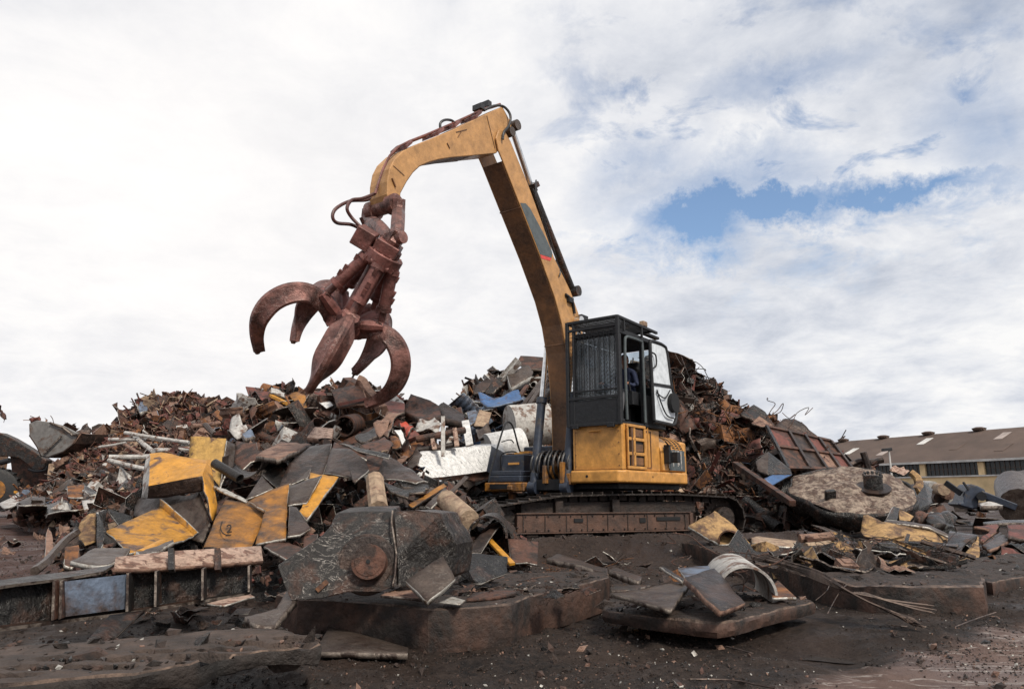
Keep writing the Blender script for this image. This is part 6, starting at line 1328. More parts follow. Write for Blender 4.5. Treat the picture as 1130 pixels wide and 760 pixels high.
def disc():
    c = T('X', 790, 570, 17.0); nrm = V((-.10, -.42, 1)).normalized(); rx = 1.32; _, u, w2 = frame_of(nrm); u = (V((1, .1, 0)) - nrm * V((1, .1, 0)).dot(nrm)).normalized(); w2 = nrm.cross(u)
    rt = root('tank_lid', c, 'huge scabby pale dished tank lid with a black central collar lying tilted at right', 'tank lid')
    m = MB(); n = 72; R_ = 24; vs = []
    for r in range(R_ + 1):
        for i in range(n):
            t = 2 * PI * i / n; q = rx * r / R_ * (1 + .12 * noise.noise(V((math.cos(t) * 2, math.sin(t) * 2, 1)))); hgt = .17 * math.cos(min(1, r / R_) * PI / 2 * .98) ** .9
            vs.append(c + u * q * math.cos(t) + w2 * q * math.sin(t) + nrm * (hgt + .10 * noise.noise(V((q * 2 * math.cos(t), q * 2 * math.sin(t), 2))) + .04 * noise.noise(V((q * 6 * math.cos(t), q * 6 * math.sin(t), 4)))))
    m.add(vs, [(r * n + i, r * n + (i + 1) % n, (r + 1) * n + (i + 1) % n, (r + 1) * n + i) for r in range(R_) for i in range(n)]); m.build('dished_top', 'lid_crust', rt, smooth=True, solid=.04, rim='tar')
    m = MB(); vs = []
    for z, q in ((.03, 1.0), (-.05, 1.02), (-.28, .99), (-.36, .93)):
        for i in range(n): t = 2 * PI * i / n; s_ = q * rx * (1 + .12 * noise.noise(V((math.cos(t) * 2, math.sin(t) * 2, 1))) + .02 * noise.noise(V((t * 3, z * 5, 1)))); vs.append(c + u * s_ * math.cos(t) + w2 * s_ * math.sin(t) + nrm * (z * (1 + .9 * noise.noise(V((t * 3, 2, 7)))) + .03 * noise.noise(V((t * 4, z * 9, 7)))))
    m.add(vs, [(r * n + i, r * n + (i + 1) % n, (r + 1) * n + (i + 1) % n, (r + 1) * n + i) for r in range(3) for i in range(n)]); m.build('burnt_rim', 'tar', rt, smooth=True, solid=.05)
    h = c + u * .30 - w2 * .38 + nrm * .20; m = MB(); m.pipe(h - nrm * .06, h + V((0, 0, .26)), .20, .06, 22)
    for k in range(12): t = 2 * PI * k / 12; m.box(h + V((0, 0, .26)) + u * .18 * math.cos(t) + w2 * .18 * math.sin(t), u * .022, w2 * .022, ZV * .03)
    m.build('collar', 'tar', rt, smooth=True)
    m = MB().cyl(h - nrm * .03, h - nrm * .0, .36, n=30); m.build('collar_ring', 'steel_brown', rt, smooth=True)
    m = MB(); m.box(c - u * .78 + nrm * .20 - w2 * .5, u * .12, w2 * .05, nrm * .12); m.build('lug', 'tar', rt, bevel=.02)
disc()
shell('burnt_box', 'burnt black box standing right behind the tank lid', 'metal box', 'O', [(415, 395, 18.5), (575, 385, 18.7), (612, 405, 18.9), (605, 505, 17.6), (520, 530, 17.2), (400, 500, 17.4)], None, ['tar'], .25, 'tar')
for k, (x, y, r_) in enumerate(((697, 393, .19), (722, 418, .18), (744, 437, .19), (671, 440, .17), (640, 372, .15))):
    a = T('O', x, y, 24 + .2 * k); o = MB().cyl(a, a + V((.5, 1.6, .05)), r_, n=16).build('round_bar_end', ['cream_wood', 'rust_pale', 'white_dirty', 'rust', 'white_dirty'][k], smooth=True)
    tag(o, ['brightest and topmost log end beside the dark engine', 'middle brown log end beside the dark engine', 'lowest pale log end beside the dark engine', 'rusty log end left of the other log ends', 'small pale log end beneath the warehouse column'][k], 'log', 'stacked log ends by the warehouse')
def engine():
    rt = root('discarded_engine', T('O', 850, 440, 22), 'black discarded engine with a long dark shaft lying before the warehouse', 'engine')
    m = MB(); m.prism([T('O', *p, 22) for p in ((770, 465), (800, 460), (825, 380), (840, 360), (880, 372), (925, 395), (915, 420), (890, 430), (880, 495), (850, 500), (780, 480))], V((.2, .9, 0))); m.build('block', 'ex_navy', rt, bevel=.04)
    m = MB(); m.bar(T('O', 895, 415, 22), T('O', 1090, 490, 21.5), .22, .2); m.build('shaft', 'ex_navy', rt, bevel=.02)
    for a in ((900, 430), (950, 450), (1000, 462)): m = MB().cyl(T('O', a[0], a[1], 21.8), T('O', a[0], a[1], 22.3), .13, n=14); m.build('pulley', 'ex_black', rt, smooth=True)
    m = MB(); m.bar(T('O', 800, 352, 22), T('O', 830, 395, 22), .05, .05); m.build('pipe', 'ex_black', rt)
    m = MB(); m.bar(T('O', 705, 355, 22.5), T('O', 790, 415, 22.2), .12, .16); m.build('bracket', 'ex_black', rt)
engine()
tb('lagged_tank', 'grey-brown lagged tank end at the right edge before the warehouse wall', 'tank', 'O', [(1075, 380, 24), (1110, 490, 21.5)], .55, 'steel_grey', n=16)
tb('second_lagged_tank', 'second lagged tank cut by the right edge of the picture', 'tank', 'O', [(1150, 375, 24.5), (1175, 500, 22)], .55, 'steel_grey', n=16)
mk('white_stone', 'white flat block under the engine shaft', 'rubble', 'O', [(890, 482, 20), (950, 470, 20.5), (1015, 490, 20), (1000, 500, 19.5), (900, 500, 19.3)], 'white_dirty', .12, dent=.1)
tb('iron_post', 'upright iron post rising behind the tank lid', 'post', 'O', [(258, 190, 20), (272, 235, 20), (288, 285, 20)], .09, 'steel_brown', n=7)
tb('crooked_iron', 'crooked iron arm joining the upright post behind the tank lid', 'metal bar', 'O', [(185, 262, 20.2), (240, 240, 20.2), (300, 245, 20.1), (365, 230, 20)], .09, 'steel_brown', n=7)
tb('iron_hook', 'second crooked iron arm right of the upright post', 'metal bar', 'O', [(288, 240, 20.1), (310, 255, 20), (330, 238, 20), (366, 232, 20)], .06, 'steel_dark', n=6)
mk('lid_flap', 'torn curled flap on the far edge of the tank lid', 'metal scrap', 'O', [(400, 285, 18.2), (430, 262, 18.4), (480, 270, 18.4), (508, 300, 18.1), (470, 330, 17.8), (440, 290, 18.1)], 'cream_flake', .04, 'tar', .3)
tb('bent_flashing', 'curled rust and yellow flashing hanging from the right rim of the tank lid', 'metal scrap', 'O', [(515, 300, 18), (550, 330, 17.9), (560, 370, 17.7), (540, 400, 17.5)], .10, 'yellow_rust', n=6)
# --- right foreground pieces
shell('ochre_trough', 'long ochre crusted trough with a dark raised end flange, right of centre', 'metal box', 'M', [(122, 160, 12.6), (150, 155, 12.7), (240, 198, 12.4), (400, 218, 12.3), (545, 240, 12.2), (560, 335, 11.7), (250, 308, 11.8), (128, 288, 12.0), (108, 260, 12.4), (560, 235, 12.9), (640, 300, 12.4), (600, 330, 12.0)],
      [(0, 1, 2, 3, 4, 5, 6, 7, 8), (4, 10, 11, 5)], ['yellow_rust'], .04, 'rust')
mk('flange_post', 'dark metal bracket standing at the left end of the ochre trough', 'metal bracket', 'M', [(255, 188, 12.8), (298, 104, 13.3), (334, 116, 13.4), (322, 190, 12.9)], 'steel_dark', .06, 'cut_edge', .03)
mk('ochre_gusset', 'small ochre triangle beside the dark bracket on the trough', 'metal plate', 'M', [(333, 122, 13.4), (425, 162, 13.3), (402, 192, 13), (338, 188, 13)], 'yellow_rust', .03)
shell('trough_edge_strip', 'grey steel strip running along the top edge of the ochre trough', 'metal bar', 'M', [(255, 186, 12.5), (400, 200, 12.35), (520, 215, 12.25), (660, 288, 12.0), (665, 305, 11.95), (515, 230, 12.1), (400, 216, 12.2), (250, 200, 12.4)], None, ['steel_grey'], .04)
for k, (v, mt) in enumerate((([(430, 185, 13.4), (458, 155, 13.6), (480, 175, 13.6), (500, 200, 13.3), (450, 205, 13.2)], 'rust'), ([(500, 195, 13.2), (530, 170, 13.5), (570, 190, 13.5), (600, 240, 13), (540, 230, 12.9)], 'steel_dark'), ([(575, 190, 13.6), (610, 170, 13.8), (650, 205, 13.7), (655, 260, 13.2), (600, 245, 13)], 'tar'))):
    mk('engine_lump', ['smallest brown casting lump behind the ochre trough', 'dark casting lump behind the middle of the trough strip', 'blackest casting lump behind the right end of the trough strip'][k], 'machine part', 'M', v, mt, .2, mt, .3)
mk('curled_gusset', 'ochre and black curled gusset standing right of the ochre trough', 'metal plate', 'M', [(688, 448, 9.8), (735, 380, 10.2), (782, 340, 10.4), (800, 270, 10.9), (812, 275, 10.9), (820, 400, 10.1), (790, 445, 9.7), (740, 452, 9.6)], 'yellow_rust', .04, 'tar', .1)
mk('black_backing_plate', 'black backing plate behind the curled ochre gusset', 'metal plate', 'M', [(640, 250, 11.4), (760, 262, 11.2), (808, 268, 11), (740, 330, 10.8), (690, 440, 10), (620, 400, 10.4)], 'steel_dark', .04, 'edge_dim', .1)
shell('cream_channel', 'cream crusted channel lying left of the curled gusset', 'metal bar', 'M', [(432, 402, 9.9), (480, 395, 10.2), (482, 458, 9.5), (620, 398, 10.2), (625, 448, 9.6), (490, 460, 9.4)], [[1, (0, 1, 2)], [0, (1, 3, 4, 2)]], ['yellow_rust', 'steel_dark'], .035)
o = MB(); c = T('M', 350, 345, 10.6); n = 40
R0 = [(math.cos(2 * PI * i / n), math.sin(2 * PI * i / n)) for i in range(n)]
o.tube([c + V((x * .55, y * .55, .02 * x)) for x, y in R0], .05, 7, closed=True); o = o.build('lying_ring', 'steel_dark', smooth=True); tag(o, 'dark oval ring lying flat before the ochre trough', 'metal ring')
mk('long_grey_flat', 'long grey flat plate running right from the oval ring', 'metal plate', 'M', [(380, 360, 10.3), (560, 352, 10.6), (700, 330, 10.8), (690, 350, 10.5), (560, 380, 10.1), (400, 382, 10)], 'steel_dark', .04)
shell('white_rimmed_tray', 'rust-filled tray with a bright white rim lying on the longest slab', 'tray', 'W', [(700, 238, 8.3), (715, 210, 8.9), (942, 225, 8.9), (925, 262, 8.1)], None, ['rust_orange'], .03, 'cut_edge')
m = MB(); q = [T('W', 700, 236, 8.25), T('W', 715, 207, 8.9), T('W', 944, 222, 8.9), T('W', 927, 262, 8.05)]
for a, b in zip(q, q[1:] + q[:1]): m.bar(a, b, .05, .035)
tag(m.build('tray_rim', 'white_dirty'), 'bright white square rim around the rust-filled tray on the longest slab', 'metal frame')
mk('tent_plate', 'dark triangular folded plate standing right of the white-rimmed tray', 'metal plate', 'M', [(278, 445, 9.2), (318, 375, 9.8), (440, 462, 9.1), (360, 452, 9.2)], 'steel_brown', .035, 'edge_dim', .02)
shell('black_channel', 'black bent channel lying at the end of the white-rimmed tray', 'metal bar', 'M', [(310, 455, 8.9), (420, 470, 8.7), (540, 482, 8.5), (545, 498, 8.3), (400, 490, 8.4), (310, 475, 8.6)], None, ['tar'], .05)
shell('black_wedge_box', 'small black wedge box at the right end of the black channel', 'metal box', 'M', [(540, 480, 8.6), (580, 452, 8.8), (655, 530, 8.1), (560, 520, 8.1)], None, ['tar'], .08, 'cut_edge')
shell('rust_channel', 'red-brown channel with two flanges lying at right, upper one', 'beam', 'M', [(785, 232, 12.4), (920, 212, 13), (930, 222, 12.9), (915, 262, 12.3), (835, 322, 11.3), (820, 300, 11.5), (880, 250, 12.3)], [(0, 1, 2, 6), (6, 2, 3, 4, 5)], ['rust_red'], .05, 'rust_pale')
shell('lower_rust_channel', 'dark channel lying aslant just below the upper red-brown channel', 'beam', 'M', [(838, 345, 10.8), (950, 275, 11.8), (1006, 312, 11.3), (880, 380, 10.2), (850, 330, 10.9), (945, 262, 11.9)], [(0, 1, 2, 3), (0, 4, 5, 1)], ['steel_brown'], .05, 'rust_pale')
shell('rust_end_box', 'red-brown open box girder end at the right edge', 'metal box', 'M', [(985, 222, 12), (1120, 212, 12.3), (1120, 308, 11.2), (990, 298, 11.1), (985, 240, 12.8)], [(0, 1, 2, 3)], ['rust_red'], .06, 'steel_grey')
mk('dark_bench_plate', 'long black plate lying under the red-brown girder end', 'metal plate', 'M', [(840, 200, 14), (1090, 190, 14.5), (1110, 205, 14), (860, 215, 13.7)], 'tar', .06)
shell('gable_plate', 'house-shaped plate crusted with yellow foam and rimmed in steel, right of the track', 'metal plate', 'W', [(108, 82, 10.6), (170, 48, 10.75), (222, 18, 10.9), (300, 78, 10.7), (366, 155, 10.35), (350, 166, 10.3), (240, 158, 10.3), (190, 130, 10.4)], None, ['yellow_rust'], .05, 'cut_edge')
o = MB().pipe(T('W', 282, 140, 10.2), T('W', 290, 138, 10.6), .15, .02, 18, arc=(-.1, PI + .2), u0=V((1, 0, 0))).build('foam_arch', 'rust_orange', smooth=True); tag(o, 'small rusty arch in the foot of the house-shaped plate', 'metal ring')
pl('cream_board', 'cream board lying flat right of the house-shaped plate', 'board', 'W', [(370, 132, 10.6), (402, 124, 10.9), (560, 146, 10.7), (545, 172, 10.1), (378, 152, 10.3)], 'cream_wood', .05)
for k, (a, b, r_, mt) in enumerate([((575, 130, 11.2), (712, 118, 11.2), .07, 'rust_pale'), ((600, 160, 10.4), (700, 150, 10.6), .05, 'cream_wood'), ((610, 185, 10), (712, 160, 10.4), .05, 'cream_wood'), ((655, 190, 9.8), (790, 160, 10.2), .05, 'steel_grey'), ((575, 112, 11.5), (620, 135, 11), .05, 'rust'), ((760, 150, 10.4), (800, 195, 9.8), .10, 'tar'), ((860, 175, 9.6), (875, 215, 9.2), .03, 'white_dirty'), ((900, 160, 10.4), (1120, 160, 10.6), .05, 'steel_dark')]):
    tb('loose_bar', ['thick pale bar beyond the cream board', 'upper of two short cream sticks behind the white-rimmed tray', 'lower of two short cream sticks behind the white-rimmed tray', 'grey bar behind the white-rimmed tray', 'short rusty bar crossing the thick pale bar', 'stubby black roller behind the white-rimmed tray', 'thin white stick beside the stubby black roller', 'long dark bar below the oval ring'][k], 'metal bar', 'W', [a, tuple((x + y) / 2 + (1.5 if i == 1 else 0) for i, (x, y) in enumerate(zip(a, b))), b], r_, mt, 'loose bars behind the longest slab', n=7)
# on the rounded slab
shell('brown_tilted_plate', 'thick brown scratched plate leaning on the rounded slab in front of the half white pipe', 'metal plate', 'L', [(445, 232, 5.0), (600, 186, 5.45), (760, 370, 4.75), (630, 414, 4.35)], None, ['steel_brown'], .035, 'rust_pale', bevel=.004)
shell('scratched_flat_plate', 'flat grey scratched plate at the left end of the rounded slab', 'metal plate', 'L', [(68, 312, 4.95), (250, 285, 5.2), (402, 250, 5.5), (470, 275, 5.2), (375, 402, 4.4)], None, ['steel_grey'], .025, 'edge_dim')
shell('back_grey_plate', 'blue-grey plate seen behind the brown tilted plate', 'metal plate', 'L', [(415, 178, 5.9), (590, 168, 6.0), (612, 190, 5.8), (452, 232, 5.3)], None, ['blue_grey'], .02)
shell('pointed_strip', 'black pointed strip with a bright edge left of the brown tilted plate', 'metal bar', 'L', [(318, 170, 5.7), (330, 166, 5.75), (450, 238, 5.3), (440, 248, 5.2)], None, ['tar'], .02)
o = MB().pipe(T('L', 775, 318, 5.25), T('L', 690, 235, 6.0), .205, .018, 30, arc=(-.15, PI + .05), u0=V((1, .35, -.15))).build('half_white_pipe', 'white_dirty', smooth=True); tag(o, 'half of a white painted pipe arching over the rounded slab', 'pipe')
pl('orange_triangle', 'small orange-brown triangle standing right of the half white pipe', 'metal plate', 'L', [(895, 270, 5.6), (935, 243, 5.7), (1028, 330, 5.2), (905, 332, 5.15)], 'rust_orange', .02, dent=.02)
shell('long_flat_bar', 'long dark flat bar lying on the soil behind the central slab', 'metal bar', 'U', [(388, 372, 7.3), (440, 352, 7.9), (640, 415, 6.8), (642, 432, 6.5), (560, 410, 6.7)], None, ['steel_brown'], .05, 'edge_dim')
shell('short_flat_bar', 'short dark flat bar continuing right of the long flat bar', 'metal bar', 'U', [(648, 420, 6.5), (668, 408, 6.8), (785, 450, 6.2), (770, 470, 5.9)], None, ['steel_brown'], .05, 'edge_dim')
shell('thin_flat_bar', 'thin dark bar lying at the right corner of the central slab', 'metal bar', 'U', [(655, 490, 5.7), (730, 478, 5.9), (820, 480, 5.9), (740, 500, 5.5), (660, 502, 5.5)], None, ['steel_dark'], .03, 'edge_dim')
scrap('wire_brown', (.17, .12, .095), (.05, .033, .027), .5, 6, .5, .4, .1, .3)
# wire bundle
r = random.Random(4); m = MB()
for k in range(60):
    o1 = r.gauss(0, 6); o2 = r.gauss(0, 14); e = r.random()
    pts = [T('W', 385 + r.uniform(-10, 40), 200 + o1, 7.5 + r.uniform(-.1, .1)), T('W', 520 + o2 * .3, 235 + o1, 6.6), T('W', 660, 285 + o1 * 1.5, 5.75), T('W', 800 + o2, 360 + o2 * .6, 5.3), T('W', 930 + o2 * 2, 425 + o2, 5.1), T('W', 1010 + e * 70 + o2, 465 + o2 * .8 + e * 18, 4.98)]
    m.tube(smoothp(pts, 5), r.uniform(.0035, .0065), 4)
for k in range(7): m.tube(smoothp([T('W', 780 + 10 * k, 350, 5.35), T('W', 900 + 20 * k, 375 + 6 * k, 5.3), T('W', 1120 + r.uniform(-30, 30), 392 + 9 * k + r.uniform(-14, 14), 5.4)], 5), .004, 4)
m.tube(smoothp([T('W', 770, 320, 5.7), T('W', 740, 350, 5.4), T('W', 690, 440, 4.9)], 5), .003, 5); m.tube(smoothp([T('W', 700, 300, 6.1), T('W', 690, 340, 5.6), T('W', 640, 385, 5.4)], 5), .003, 5)
tag(m.build('wire_bundle', 'wire_brown', smooth=True), 'sheaf of thin brown wires drooping over the front of the longest slab', 'wire')
for k, (tl, p_) in enumerate((('W', [(120, 712, 3.75), (300, 716, 3.72), (400, 735, 3.62), (470, 748, 3.55)]), ('W', [(955, 487, 5.1), (1000, 492, 5.1), (1100, 495, 5.1)]), ('Y', [(650, 470, 5.1), (740, 435, 5.4), (840, 402, 5.8)]), ('W', [(840, 455, 5.3), (860, 460, 5.25), (880, 458, 5.28)]), ('W', [(270, 575, 4.35), (330, 590, 4.25), (380, 605, 4.18)]))):
    tb('ground_wire', ['long thin pale rod on the soil near the bottom edge', 'short pale rod at the tip of the wire sheaf', 'thin rod slanting along the edge of the concrete', 'tiny white twist of metal before the longest slab', 'thin rod lying in the shade of the rounded slab'][k], 'wire', tl, p_, .0045, 'wire_brown', 'loose rods on the soil', n=5)
pl('leaf_scrap', 'small leaf-shaped scrap lying on the soil at the bottom edge', 'metal scrap', 'W', [(45, 715, 3.7), (62, 712, 3.72), (92, 742, 3.58), (75, 745, 3.57)], 'rust', .01)
# ---------------------------------------------------------------- wheel loader at the left edge
scrap('loader_grey', (.2, .19, .18), (.12, .08, .06), .6, 1.2, .5, .3, .2, .3)
LD = root('wheel_loader', P(-6, 545, 33), 'wheel loader entering at the left edge with its grey bucket raised full of scrap', 'wheel loader')
bv = [T('N', x, y, 31) for x, y in ((150, 130), (190, 112), (262, 122), (330, 140), (412, 182), (386, 232), (330, 275), (250, 305), (215, 300), (192, 250), (152, 190))]
ext = V((1.55, 2.0, 0.05)); m = MB(); n = len(bv)
m.prism(bv, V((.04, .06, 0))); bk_ = m.build('bucket', 'loader_grey', LD, bevel=.02); MB().prism([p + ext for p in bv], V((.04, .06, 0))).build('side_plate', 'steel_grey', bk_)
m = MB(); a = bv + [p + ext for p in bv]; m.add(a, [(i, i + 1, n + i + 1, n + i) for i in range(4, n - 1)]); m.build('bucket_shell', 'steel_brown', bk_, solid=.06)
m = MB(); m.bar(T('N', 225, 292, 30.9), T('N', 322, 195, 30.9), .07, .05, V((0, -1, 0))); m.tube([T('N', x, y, 30.92) for x, y in ((262, 125), (330, 150), (380, 190), (408, 186))], .05, 6); m.build('bucket_rib', 'edge_dim', bk_)
m = MB(); m.add([bv[4] + V((.1, 0, .05)), T('N', 592, 205, 33), T('N', 500, 240, 32.5), T('N', 386, 232, 31)], [(0, 1, 2, 3)]); m.build('cutting_edge', 'rust_pale', bk_, solid=.08)
m = MB(); m.prism([T('N', x, y, 32.6) for x, y in ((-60, 170), (0, 178), (60, 205), (120, 240), (200, 290), (240, 320), (230, 365), (180, 380), (150, 350), (100, 310), (30, 300), (-60, 300))], V((.1, .35, 0))); m.build('lift_arm', 'steel_dark', LD, bevel=.03)
m = MB(); m.prism([T('N', x, y, 33.2) for x, y in ((50, 300), (120, 290), (240, 350), (400, 325), (385, 360), (300, 420), (90, 485), (70, 470))], V((.2, 1.2, 0))); m.build('front_frame', 'rust', LD, bevel=.03)
m = MB(); m.tube([T('N', 0, 335, 32), T('N', 50, 322, 32)], .12, 10); m.tube(smoothp([T('N', 150, 370, 32.2), T('N', 190, 380, 32.2), T('N', 240, 372, 32.2), T('N', 250, 350, 32.2)], 4), .06, 7); m.build('lift_ram', 'ex_black', LD, smooth=True)
wc = T('N', -22, 478, 32.2); axv = V((.35, -1, 0)).normalized(); m = MB()
m.tube([wc - axv * .32, wc - axv * .28, wc - axv * .1, wc + axv * .1, wc + axv * .28, wc + axv * .32], [.80, .90, .93, .93, .90, .80], 36)
for k in range(22):
    t = 2 * PI * k / 22; _, u, w2 = frame_of(axv); c = wc + (u * math.cos(t) + w2 * math.sin(t)) * .94; m.box(c, axv * .26, (w2 * math.cos(t) - u * math.sin(t)) * .05, (u * math.cos(t) + w2 * math.sin(t)) * .04)
wh = m.build('tyre', 'rubber', LD, smooth=True); m = MB().cyl(wc + axv * .3, wc + axv * .34, .45, n=24).cyl(wc + axv * .34, wc + axv * .42, .15, n=16); m.build('rim', 'yellow_old', wh, smooth=True)
m = MB(); m.box(T('N', -160, 350, 34), V((1.2, .4, 0)), V((-.4, 1.0, 0)), V((0, 0, .8))); m.build('body', 'yellow_old', LD, bevel=.08)
rr = random.Random(9)
for k in range(16):
    x = 190 + 380 * rr.random(); y = 135 + .22 * (x - 190) - 10; kind = rr.choice(['sheet', 'fold', 'sheet', 'plate', 'rod'])
    put(kind, rr.choice(['rust', 'rust_red', 'steel_brown', 'rust_pale']), rr.randint(0, 2), T('N', x, y + rr.uniform(-12, 12), 32 + rr.random()), rr.uniform(.5, .85), (rr.uniform(-1, 1), rr.uniform(-1, 1), rr.uniform(0, 6)), 'piled in the raised loader bucket', '')
tag(MB().bar(T('N', 85, 489, 30), T('N', 148, 489, 30), .3, .12).build('kerb_marker', 'yellow'), 'short yellow bar on the ground beyond the loader tyre', 'marker')
put('sheet', 'rust', 1, T('N', 2, 70, 33), .8, (.4, .8, 1), 'sticking up at the left edge above the loader', '')
# ---------------------------------------------------------------- warehouse and lamp
E0 = V((72, 102, 0)); ed_ = V((.42, -.9, 0)).normalized(); en = V((.9, .42, 0)).normalized()
WH = root('warehouse', E0, 'long yellow warehouse with dark window band and brown corrugated roof at the right horizon', 'warehouse')
def wp(t, n_, z): return E0 + ed_ * t + en * n_ + V((0, 0, z))
def brick_mat(name, col, sc, stripe=False):
    m, nt = new_mat(name); L = nt.links.new; tc = nd(nt, 'ShaderNodeTexCoord')
    n = nd(nt, 'ShaderNodeTexNoise'); n.inputs['Scale'].default_value = sc; n.inputs['Detail'].default_value = 9; n.inputs['Roughness'].default_value = .65; L(tc.outputs['Object'], n.inputs['Vector'])
    c = mixc(nt, ramp(nt, n.outputs['Fac'], [(.35, 0.0), (.68, 1.0)]).outputs[0], tuple(x * .68 for x in col), tuple(x * 1.15 for x in col))
    p = nd(nt, 'ShaderNodeBsdfPrincipled'); p.inputs['Roughness'].default_value = .85
    if stripe:
        mp = nd(nt, 'ShaderNodeMapping'); mp.inputs['Rotation'].default_value = (0, 0, -math.atan2(ed_.y, ed_.x)); L(tc.outputs['Object'], mp.inputs['Vector'])
        wv = nd(nt, 'ShaderNodeTexWave'); wv.inputs['Scale'].default_value = 1.6; wv.inputs['Distortion'].default_value = .3; L(mp.outputs[0], wv.inputs['Vector'])
        c = mixc(nt, ramp(nt, wv.outputs['Fac'], [(.3, 0.0), (.8, .4)]).outputs[0], c, tuple(x * .5 for x in col))
        b = nd(nt, 'ShaderNodeBump'); b.inputs['Distance'].default_value = .08; L(wv.outputs['Fac'], b.inputs['Height']); L(b.outputs[0], p.inputs['Normal'])
    L(c, p.inputs['Base Color']); L(p.outputs[0], nd(nt, 'ShaderNodeOutputMaterial').inputs[0]); MATS[name] = m
brick_mat('wall_yellow', (.74, .54, .30), .35); brick_mat('roof_brown', (.135, .09, .07), .25, True); brick_mat('trim_white', (.6, .58, .55), .6); brick_mat('skylight', (.36, .30, .27), .5)
simple('window_dark', (.03, .035, .035), .25)
t0, t1 = -75, 40
m = MB(); m.add([wp(t0, 0, 0), wp(t1, 0, 0), wp(t1, 0, 3.75), wp(t0, 0, 3.75)], [(0, 1, 2, 3)]); m.build('wall', 'wall_yellow', WH, solid=.3)
m = MB(); m.add([wp(t1, .2, 0), wp(t1, 24, 0), wp(t1, 24, 6), wp(t1, 12, 11.3), wp(t1, .2, 6)], [(0, 1, 2, 3, 4)]); m.add([wp(t0, .2, 0), wp(t0, 24, 0), wp(t0, 24, 6), wp(t0, 12, 11.3), wp(t0, .2, 6)], [(0, 1, 2, 3, 4)]); m.add([wp(t0, 24, 0), wp(t1, 24, 0), wp(t1, 24, 6), wp(t0, 24, 6)], [(0, 1, 2, 3)]); m.build('end_wall', 'wall_yellow', WH, solid=.3)
t = -16 - 9.3 * 6
while t < t1 - 1:
    m = MB(); m.box(wp(t, -.12, 4.85), ed_ * .45, en * .22, ZV * 1.1); m.build('column', 'wall_yellow', WH)
    m = MB(); m.add([wp(t + .46, .05, 3.9), wp(t + 8.84, .05, 3.9), wp(t + 8.84, .05, 5.85), wp(t + .46, .05, 5.85)], [(0, 1, 2, 3)]); wn = m.build('window', 'window_dark', WH, solid=.06)
    m = MB()
    for k in range(1, 12): m.box(wp(t + .46 + 8.38 * k / 12, -.02, 4.87), ed_ * .05, en * .05, ZV * .97)
    m.box(wp(t + 4.65, -.02, 4.9), ed_ * 4.19, en * .045, ZV * .04); m.build('glazing_bars', 'steel_grey', wn)
    t += 9.3
m = MB(); m.box(wp((t0 + t1) / 2, -.10, 3.83), ed_ * (t1 - t0) / 2, en * .3, ZV * .10); m.build('sill', 'trim_white', WH)
m = MB(); m.box(wp((t0 + t1) / 2, -.7, 6.02), ed_ * (t1 - t0) / 2, en * .12, ZV * .16); m.build('gutter', 'trim_white', WH)
m = MB(); m.add([wp(t0 - .5, -.7, 6.1), wp(t1 + .5, -.7, 6.1), wp(t1 + .5, 12, 11.4), wp(t0 - .5, 12, 11.4), wp(t0 - .5, 24.7, 6.1), wp(t1 + .5, 24.7, 6.1)], [(0, 1, 2, 3), (3, 2, 5, 4)]); rf = m.build('roof', 'roof_brown', WH, solid=.12)
for t in range(-68, 40, 9):
    m = MB(); c = wp(t, 12, 11.45); m.tube([c, c + ZV * .35, c + ZV * .55], [.9, 1.1, .5], 14); m.build('roof_vent', 'roof_brown', rf, smooth=True)
for k, (t, v) in enumerate(((-35, .42), (-22, .62), (-27, .30), (-9, .62), (-6, .22), (2, .7), (-48, .5), (-14, .35), (10, .4), (18, .6), (-60, .35))):
    s0, s1 = v, v + .22; m = MB(); f_ = lambda tt, s: wp(tt, -.7 + 12.7 * s, 6.1 + 5.3 * s + .10); m.add([f_(t, s0), f_(t + 1.3, s0), f_(t + 1.3, s1), f_(t, s1)], [(0, 1, 2, 3)]); m.build('skylight', ['skylight', 'roof_brown', 'skylight'][k % 3] if k not in (0, 1) else 'trim_white', rf, solid=.05)
LP = root('street_lamp', P(981, 545, 70), 'thin lamp post with a small dark head standing before the warehouse roof', 'street lamp')
b = P(984, 545, 70); b.z = 0; tp = P(981, 497, 70); b.x = tp.x
m = MB().tube([b, tp], [.12, .07], 10); m.build('post', 'trim_white', LP, smooth=True); m = MB().box(tp + V((-.2, 0, .1)), V((.45, 0, .04)), V((0, .2, 0)), V((0, 0, .14))); m.build('lamp_head', 'ex_black', LP, bevel=.04)
# ---------------------------------------------------------------- litter and gravel
s_li = lambda px, s, off=0: PZ(px, 560 + (1 - s) * 60, .06) + V((0, off, 0))
def scat_ground(n, x0, x1, y0, y1, kinds, mats, size, seed, where):
    rnd = random.Random(seed)
    for i in range(n):
        p = PZ(rnd.uniform(x0, x1), rnd.uniform(y0, y1), .24 if seed == 33 else .27 if seed == 39 else .05); k = rnd.choice(kinds); sc = size * rnd.uniform(.5, 1.4)
        put(k, rnd.choice(mats), rnd.randint(0, 2), p, sc, (rnd.uniform(-.5, .5), rnd.uniform(-.4, .4), rnd.uniform(0, 6.28)), where, '')
scat_ground(60, 925, 1130, 566, 622, ['fold', 'plate', 'channel', 'rod', 'box', 'sheet', 'block'], ['rust', 'tar', 'steel_dark', 'rust_red', 'steel_brown', 'rust_orange', 'steel_grey'], .6, 31, 'on the soil before the warehouse')
scat_ground(30, 1000, 1140, 552, 572, ['fold', 'plate', 'box', 'sheet', 'block', 'drum'], ['rust', 'tar', 'steel_dark', 'steel_brown', 'steel_grey', 'white_dirty'], 1.0, 32, 'in the low far row of scrap at right')
